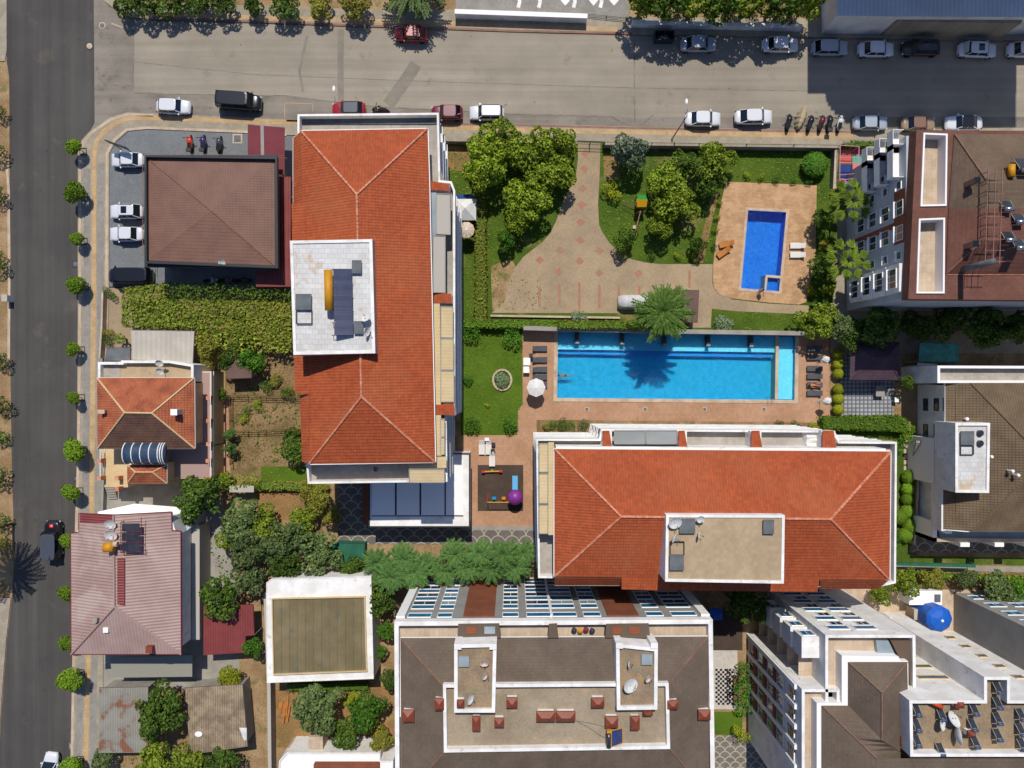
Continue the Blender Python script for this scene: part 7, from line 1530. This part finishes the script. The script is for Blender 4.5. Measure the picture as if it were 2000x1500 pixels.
dish('large tilted dish in the middle of the solar terrace, upper', 1864, 1405, 18.7, .75, 140, tilt=50); dish('large upright dish in the middle of the solar terrace, lower', 1873, 1436, 18.7, .85, 95, tilt=75); dish('round grey dish left of the tilted dish on the solar terrace', 1842, 1415, 18.7, .6, 100, tilt=40)
def hatch(label, x0, y0, x1, y1, z, m=m_hatch, h=.35, rail=None):
    px = rect(x0, y0, x1, y1); c = sum((P(*q, z + h) for q in px), Vector()) / 4; t = thing('roof_hatch', label, 'roof hatch', (c.x, c.y, z)); MB().pp(px, z, z + h - .06).build('curb', m_concrete, t); MB().pp([(x0 - 1, y0 - 1), (x1 + 1, y0 - 1), (x1 + 1, y1 + 1), (x0 - 1, y1 + 1)], z + h - .06, z + h).build('lid', m, t)
    if rail:
        f = MB(); pts = [P(*q, z + h * .5) for q in rect(*rail)]
        for i in range(4): f.bar(pts[i], pts[(i + 1) % 4], .08, .12)
        f.build('curb_frame', m_dark, t)
hatch('grey hatch at the top right of the white tiled roof', 688, 509, 705, 533, ZA); hatch('large grey hatch at the left of the white tiled roof with a framed well below', 578, 575, 607, 604, ZA, rail=(579, 605, 609, 632)); hatch('grey hatch at the lower right of the white tiled roof', 692, 628, 708, 651, ZA)
hatch('grey hatch beside the large dish on the beige roof slab', 1328, 1014, 1357, 1041, ZA); hatch('grey hatch at the lower left of the beige roof slab with a framed well above', 1309, 1085, 1335, 1113, ZA, rail=(1309, 1058, 1336, 1084)); hatch('grey hatch at the top right of the beige roof slab', 1492, 1016, 1511, 1042, ZA)
hatch('zinc hatch at the top left of the left lift roof', 897, 1283, 915, 1302, 17.6, m_pane); hatch('zinc hatch at the top right of the right lift roof', 1254, 1279, 1273, 1298, 17.6, m_pane); hatch('grey glazed hatch on the white lift box of the villa block', 1878, 843, 1902, 868, 9.7, rail=(1876, 870, 1901, 888))
for k, y in enumerate((846, 866)): p = P(1916, y, 10); o = MB().lathe((p.x, p.y, 9.7), [(.34, 0), (.34, .3), (.28, .34), (.01, .35)], 20).build('roof_vent', m_solar2, None, False, (p.x, p.y, 9.7)); tag(o, 'round blue-grey roof vent on the white lift box, %s' % ('upper', 'lower')[k], 'vent', 'round vents on the lift box')
for k, (x, y, z) in enumerate(((1888, 818, 7.6), (1936, 892, 8.6), (1977, 920, 9.6), (1988, 928, 9.8))): p = P(x, y, z + .5); o = MB().lathe((p.x, p.y, z - .3), [(.1, 0), (.1, .8), (.2, .82), (.16, 1.0), (.01, 1.02)], 10).build('vent_pipe', m_white2, None, False, (p.x, p.y, z - .3)); tag(o, 'small white vent pipe on the grey-brown tiled roof, %s' % ('nearest the top', 'just right of the lift box', 'left one of the lower pair', 'right one of the lower pair')[k], 'vent pipe', 'vent pipes on the tiled roof')
def cowl(label, x, y, w_, d, z, h=.8, part=True):
    c = P(x, y, z + h); t = thing('chimney_cowl', label, 'chimney cowl', (c.x, c.y, z), 'brown chimney cowls on the shingle block'); s = (1 - (z + h) / HC) / K; a, b = w_ * s / 2, d * s / 2
    MB().box((c.x, c.y, z + h / 2), (a * 1.7, b * 1.7, h)).build('shaft', m_white, t); rd_ = max(a - b, 0); m = MB(); e = [(-a, -b), (a, -b), (a, b), (-a, b)]; rx = (a - b if a > b else 0); ry = (b - a if b > a else 0)
    E_ = [Vector((c.x + q[0], c.y + q[1], z + h)) for q in e]; t0 = Vector((c.x - rx, c.y - ry, z + h + .35)); t1 = Vector((c.x + rx, c.y + ry, z + h + .35))
    if a >= b: fs = [[E_[0], E_[1], t1, t0], [E_[1], E_[2], t1], [E_[2], E_[3], t0, t1], [E_[3], E_[0], t0]]
    else: fs = [[E_[0], E_[1], t0], [E_[1], E_[2], t1, t0], [E_[2], E_[3], t1], [E_[3], E_[0], t0, t1]]
    for f in fs: m.face(f)
    for i in range(4): A_, B2 = E_[i], E_[(i + 1) % 4]; m.face([A_ - Vector((0, 0, .2)), B2 - Vector((0, 0, .2)), B2, A_])
    m.build('hood', m_copper, t)
for x, y, w_, d, z, lb in ((797, 1399, 23, 24, 15.7, 'at the left edge of the shingle roof, beside the parapet'), (858, 1376, 19, 24, 16.6, 'astride the left wall of the flat terrace'), (899, 1375, 14, 15, 17.6, 'small one on the left lift roof'), (930, 1414, 16, 29, 16.7, 'upright long one at the left of the terrace'),
        (975, 1412, 19, 18, 16.7, 'square one right of the upright long cowl'), (1000, 1373, 22, 20, 16.7, 'between the left lift roof and the middle of the terrace'), (1066, 1400, 37, 20, 16.7, 'left one of the joined wide pair'), (1105, 1400, 38, 20, 16.7, 'right one of the joined wide pair'), (1168, 1373, 25, 19, 16.7, 'left of the right lift roof'),
        (1195, 1411, 25, 22, 16.7, 'above the yellow and blue solar heater'), (1241, 1413, 17, 27, 16.7, 'upright one right of the solar heater'), (1266, 1394, 18, 9, 16.7, 'narrow one under the right lift roof'), (1314, 1377, 22, 18, 16.6, 'astride the right wall of the flat terrace'), (1376, 1397, 24, 20, 15.7, 'at the right edge of the shingle roof'), (1770, 1448, 22, 18, 17.2, 'on the shingle edge left of the solar terrace')):
    cowl('brown pyramid chimney cowl ' + lb, x, y, w_, d, z)
# big evacuated tube heater on A
p0 = P(641, 566, 19); t = thing('solar_heater', 'large solar heater with a yellow tank and five blue tube panels', 'solar heater', (p0.x, p0.y, ZA))
MB().tube([P(641, 528, 19.4), P(643, 606, 19.4)], .42, 16).build('tank', m_yel, t, True)
for k in range(5):
    y0, y1 = 526 + k * 26, 550 + k * 26; a = [P(651 + k * .5, y0, 19.3), P(687 + k * .7, y0, 18.8), P(687 + k * .7, y1, 18.8), P(651 + k * .5, y1, 19.3)]
    pn = MB(); pn.face(a[::-1]); pn.bar(a[0].lerp(a[1], .5) , a[3].lerp(a[2], .5), .02); 
    for q in range(12): u = q / 11; pn.tube([a[0].lerp(a[3], u) + Vector((0, 0, .04)), a[1].lerp(a[2], u) + Vector((0, 0, .04))], .045, 5)
    pn.build('tube_panel', m_solar, t)
f = MB()
for y in (526, 552, 578, 604, 630, 655): f.bar(P(648, y, 19.2), P(690, y, 18.75), .05); f.bar(P(648, y, 19.2), (P(648, y, 19.2).x, P(648, y, 19.2).y, ZA), .05)
f.build('frame', m_dark, t)
# yellow-blue heater on C
p0 = P(1200, 1440, 17.3); t = thing('solar_heater', 'small solar heater with a yellow tank end and a blue panel on the screed terrace', 'solar heater', (p0.x, p0.y, 16.7)); MB().tube([P(1189, 1430, 17.45), P(1189, 1460, 17.45)], .24, 12).build('tank', m_solar2, t, True); MB().box(P(1189, 1428, 17.45), (.4, .3, .4)).build('tank_end', m_yel, t)
a = [P(1194, 1427, 17.45), P(1216, 1422, 16.95), P(1216, 1451, 16.95), P(1194, 1459, 17.45)]; MB().face(a[::-1]).build('panel', m_solar, t); f = MB()
for i in range(4): f.bar(a[i], a[(i + 1) % 4], .07)
f.build('frame', m_yel, t)
# three panels on the mauve roof
def heater(label, x, y, z, w_, d, tankm, n=1, hs=1, group=None):
    """tank at the upper edge, n flat collectors leaning away from it toward the sun"""
    c = P(x, y, z + .6); t = thing('solar_heater', label, 'solar heater', (c.x, c.y, z), group); s = w_ / n
    for k in range(n):
        xx = c.x - w_ / 2 + s * (k + .5); q = MB(); A_ = Vector((xx, c.y - d / 2, z + 1.25 * hs)); B2 = Vector((xx, c.y + d / 2, z + .25 * hs)); q.bar(A_, B2, s * .93, .06); q.build('collector', m_solar2, t)
    f = MB()
    for sx_ in (-w_ / 2, w_ / 2): f.bar((c.x + sx_, c.y - d / 2, z + 1.3 * hs), (c.x + sx_, c.y + d / 2, z + .25 * hs), .05); f.bar((c.x + sx_, c.y - d / 2 - .1, z + 1.3 * hs), (c.x + sx_, c.y - d / 2 - .1, z), .05); f.bar((c.x + sx_, c.y + d / 2, z + .25 * hs), (c.x + sx_, c.y + d / 2, z), .05)
    f.build('frame', m_grey, t); MB().tube([(c.x - w_ * .42, c.y - d / 2 - .2, z + 1.45 * hs), (c.x + w_ * .42, c.y - d / 2 - .2, z + 1.45 * hs)], .25 * hs, 12).build('tank', tankm, t, True); return t
p0 = P(255, 1052, 8.6); t = thing('solar_collector', 'three dark solar panels in a column on the mauve sheet roof', 'solar collector', (p0.x, p0.y, 8.2))
for k, (y0, y1) in enumerate(((1023, 1038), (1041, 1057), (1060, 1077))): a = [P(238, y0, 9.1), P(273, y0 - 1, 8.7), P(273, y1, 8.7), P(238, y1, 9.1)]; MB().face(a[::-1]).build('panel', m_solar2, t)
f = MB()
for (x, y), (x2, y2) in (((236, 1020), (236, 1080)), ((276, 1011), (276, 1078)), ((236, 1020), (276, 1018)), ((236, 1040), (276, 1038)), ((236, 1059), (276, 1058)), ((236, 1080), (276, 1077))): f.bar(P(x, y, 9.0 if x < 260 else 8.65), P(x2, y2, 9.0 if x2 < 260 else 8.65), .06)
for x, y in ((236, 1020), (236, 1080), (276, 1078)): q = P(x, y, 8.9); f.bar(q, (q.x, q.y, 7.9), .06)
f.build('frame', m_redaw, t)
p0 = P(212, 1069, 9.2); t = thing('water_tank', 'yellow strapped water tank beside the panels on the mauve roof', 'tank', (p0.x, p0.y, 8)); MB().tube([(p0.x - .45, p0.y, 9.2), (p0.x + .6, p0.y, 9.2)], [.55, .55], 14).build('tank', m_yel, t, True); MB().tube([P(222, 1063, 9.2), P(230, 1063, 9.2)], .3, 10).build('tank_end', m_cream, t)
for a in (-.3, .35): MB().bar((p0.x + a, p0.y, 8), (p0.x + a, p0.y, 8.8), .08, .5).build('stand', m_grey, t)
# solar terrace of E
GE = 'solar heaters crowding the white roof terrace'
for k, (x, y) in enumerate(((1792, 1386), (1792, 1416), (1792, 1446), (1840, 1394), (1838, 1462), (1904, 1384), (1901, 1414), (1906, 1448), (1950, 1342), (1950, 1372), (1950, 1402), (1950, 1434), (1995, 1394), (1995, 1424), (1997, 1452))):
    r_ = ['first', 'second', 'third'][k % 3]
    heater(['heater in the top left corner of the solar terrace', 'second heater down its left wall', 'third heater down its left wall', 'heater beside the orange canister left of the round dish', 'heater below the dishes near the lower parapet', 'upper heater of the row right of the dishes', 'middle heater of the row right of the dishes', 'lower heater of the row right of the dishes',
            'heater inside the narrow notch of the terrace', 'heater just below the notch of the terrace', 'third heater down below the notch', 'lowest heater below the notch', 'upper heater at the right photo edge', 'middle heater at the right photo edge', 'lower heater at the right photo edge'][k] + '', x, y, 18.66, .62, .6, mat('dark_tank_paint', '3f587d', None, grain=.05, rough=.35) if k == 0 else bpy.data.materials['dark_tank_paint'], 1, .62, GE)
p = P(1833, 1378, 19.5); o = MB().tube([(p.x - .6, p.y + .3, 19.2), (p.x + .5, p.y - .3, 19.2)], .25, 10).build('canister', m_orange, None, True); tag(o, 'orange canister lying near the top of the solar terrace', 'canister')
cowl('brown pyramid chimney cowl at the top of the solar terrace', 1875, 1376, 18, 16, 18.7); cowl('brown pyramid chimney cowl between the heater rows of the solar terrace', 1898, 1434, 16, 12, 18.7)
# J roof equipment
GJ = 'solar heaters on the reddish brown roof'
for k, (x, y, lb) in enumerate(((1995, 320, 'with a pale panel, topmost on the reddish brown roof'), (1962, 395, 'with a silver tank, second on the reddish brown roof'), (1985, 420, 'with a large silver tank at the right edge of the reddish brown roof'), (1965, 455, 'with a silver tank, fourth on the reddish brown roof'), (1985, 470, 'with a silver tank, lowest on the reddish brown roof'))):
    heater('solar heater ' + lb, x, y, 16.6, 1.1, 1.3, m_steel, 1, .9, GJ)
t = thing('rooftop_rack', 'rusty steel rack frames with a tall flue on the reddish brown roof', 'rack', tuple(P(1940, 450, 17))); f = MB()
for x in (1930, 1945, 1958): f.bar(P(x, 330, 18.2), P(x - 6, 515, 18.2), .07)
for y in range(335, 520, 22): f.bar(P(1926, y, 18.2), P(1962, y, 18.2), .05); q = P(1930, y, 18.2); f.bar(q, (q.x, q.y, 16), .05)
f.build('frame', m_redk, t); q = P(1934, 512, 19.5); MB().tube([(q.x, q.y, 15), (q.x, q.y, 20)], .3, 14).build('flue', m_hatch, t, True)
p = P(1984, 330, 18); t = thing('water_tank', 'yellow water tank at the top right of the reddish brown roof', 'tank', (p.x, p.y, 16)); MB().tube([(p.x, p.y - .6, 17.4), (p.x, p.y + .6, 17.4)], .34, 14).build('tank', m_yel, t, True); MB().box((p.x, p.y, 16.5), (.7, .9, 1.1)).build('stand', m_redk, t)
for k, (x, y) in enumerate(((1908, 352), (1905, 476))): p = P(x, y, 17.6); t = thing('chimney', 'small black-capped chimney on the reddish brown roof, %s' % ('upper', 'on the lower hip')[k], 'chimney', (p.x, p.y, 16)); MB().box((p.x, p.y, 16.7), (.45, .5, 1.8)).build('shaft', m_redk, t); MB().box((p.x, p.y, 17.65), (.6, .6, .1)).build('cap', m_black, t)
p = P(340, 805, 9); t = thing('chimney', 'white topped chimney on the right slope of the avenue house', 'chimney', (p.x, p.y, 7)); MB().box((p.x, p.y, 8), (.6, .6, 2)).build('shaft', m_white, t); MB().box((p.x, p.y, 9.04), (.75, .7, .08)).build('cap', m_white2, t)
p = P(198, 804, 8.2); t = thing('chimney', 'flat cream chimney at the left eave of the avenue house', 'chimney', (p.x, p.y, 7)); MB().box((p.x, p.y, 7.6), (.7, .35, 1.2)).build('shaft', m_cream, t); MB().box((p.x, p.y, 8.24), (.8, .45, .08)).build('cap', m_cream, t)
# air conditioners
GA = 'air conditioners on the pale blue-grey facade'
for k, (y, z) in enumerate(((528, 11.5), (528, 8.5), (528, 5.5), (345, 9.6), (345, 6.6))):
    q = P(0, y, 11).y; t = thing('air_conditioner', 'white air conditioner on the pale blue-grey wall, %s' % ('lower row, nearest the roof', 'lower row, middle', 'lower row, lowest', 'upper row near the balconies, higher', 'upper row near the balconies, lower one')[k], 'air conditioner', (xj, q, z), GA)
    MB().box((xj - .25, q, z), (.4, .95, .7)).build('casing', m_white, t); MB().lathe((xj - .46, q + .15, z), [(.26, 0), (.26, .02), (.01, .03)], 14, Matrix.Rotation(-math.pi / 2, 3, 'Y')).build('fan_grille', m_dark, t)
# loose pieces
p = P(1180, 1231, 15); 
for k, (x, y, m) in enumerate(((1121, 1229, m_dark), (1133, 1230, m_yel), (1144, 1228, m_redaw), (1156, 1230, m_dark))): q = P(x, y, 15.1); o = MB().lathe((q.x, q.y, 14.9), [(.16, 0), (.22, .3), (.3, .55), (.12, .7), (.01, .75)], 9).build('plant_pot', m); tag(o, ['dark pot on the top terrace of the blue-windowed block, left', 'yellow pot on the top terrace of the blue-windowed block', 'red pot on the top terrace of the blue-windowed block', 'dark pot on the top terrace of the blue-windowed block, right'][k], 'pot', 'pots on the top terrace')
t = thing('dust_sheet', 'white dust sheets over furniture on the right end of the long roof terrace', 'dust sheet', tuple(P(1588, 862, 12.2))); q = P(1588, 860, 13); MB().loft([[(q.x - .8 + .1 * math.sin(k), q.y - .9 + k * .3, 12.2), (q.x - .6, q.y - .9 + k * .3, 12.8 + .15 * math.sin(k * 2)), (q.x + .5, q.y - .9 + k * .3, 12.85 + .12 * math.cos(k * 2)), (q.x + .8, q.y - .9 + k * .3, 12.2)] for k in range(7)]).build('sheet', m_pw, t)
for k, (x, y) in enumerate(((1392, 868), (1450, 866))): table(['small wooden table on the long roof terrace, left', 'small grey table on the long roof terrace, right'][k], x, y, .8, .6, (m_woodb, m_hatch)[k], 12.2)
p = P(462, 1433, 3.1); o = MB().loft([[(P(467 + 3 * k, 1421 + 8 * k, 3).x, P(467, 1421 + 8 * k, 3).y, 3.03), (P(478, 1421 + 8 * k, 3).x, P(478, 1421 + 8 * k, 3).y, 3.1 + .08 * (k % 2)), (P(482, 1421, 3).x, P(482, 1421 + 8 * k, 3).y, 3.03)] for k in range(4)]).build('tarpaulin', m_pw); tag(o, 'crumpled white sheet at the right edge of the beige barn roof', 'tarpaulin')
o = MB().lathe(P(388, 1434, 3.15), [(.42, -.05), (.42, .04), (.38, .06), (.01, .03)], 18, sx=1.1, sy=.8).build('basin', m_white2, None, True); tag(o, 'oval white basin lying on the beige barn roof', 'basin')
t = thing('bench_shelter', 'small white slatted bench shelter between the dry plot and the round dark tree', 'shelter', tuple(P(470, 955, 0))); q = P(472, 955, 2); MB().box((q.x, q.y, 2), (3.0, .8, .06)).build('roof', m_whsh, t)
for a in (-1.3, 1.3): MB().box((q.x + a, q.y, 1), (.08, .08, 2)).build('post', m_grey, t)
for k in range(5): 
    q = P(224, 948 + k * 5, .5); 
t = thing('outdoor_steps', 'concrete steps down to the pavement beside the cream terrace', 'steps', tuple(P(222, 955, 0)))
for k in range(6): q = P(222, 947 + k * 5, 0); MB().box((q.x, q.y, .5 - k * .08), (1.1, .3, 1.0 - k * .16)).build('tread', m_concrete, t)

# hoses and cables lying on the lift roofs
for k, pts in enumerate(([(898, 1362), (899, 1353), (915, 1351), (930, 1353), (948, 1352), (960, 1350), (961, 1325), (958, 1312)], [(1228, 1300), (1245, 1308), (1258, 1316), (1268, 1333), (1276, 1350), (1282, 1362), (1290, 1368)], [(1222, 1281), (1226, 1290), (1230, 1298)])):
    o = MB().tube([P(x, y, 17.63) for x, y in pts], .035, 5).build('hose', mat('pale_green_hose', '7f9c84', None, grain=0) if k == 0 else bpy.data.materials['pale_green_hose']); tag(o, ['pale green hose looping over the left lift roof', 'pale green hose across the right lift roof to its edge', 'short hose end at the top of the right lift roof'][k], 'hose')
for k, pts in enumerate(([(1126, 1408), (1150, 1412), (1172, 1417), (1184, 1421)], [(1126, 1409), (1148, 1420), (1168, 1434), (1182, 1442)])):
    o = MB().tube([P(x, y, 16.73) for x, y in pts], .02, 4).build('cable', m_dark); tag(o, ['upper thin black cable from the wide cowl pair to the solar heater', 'lower thin black cable from the wide cowl pair to the solar heater'][k], 'cable')
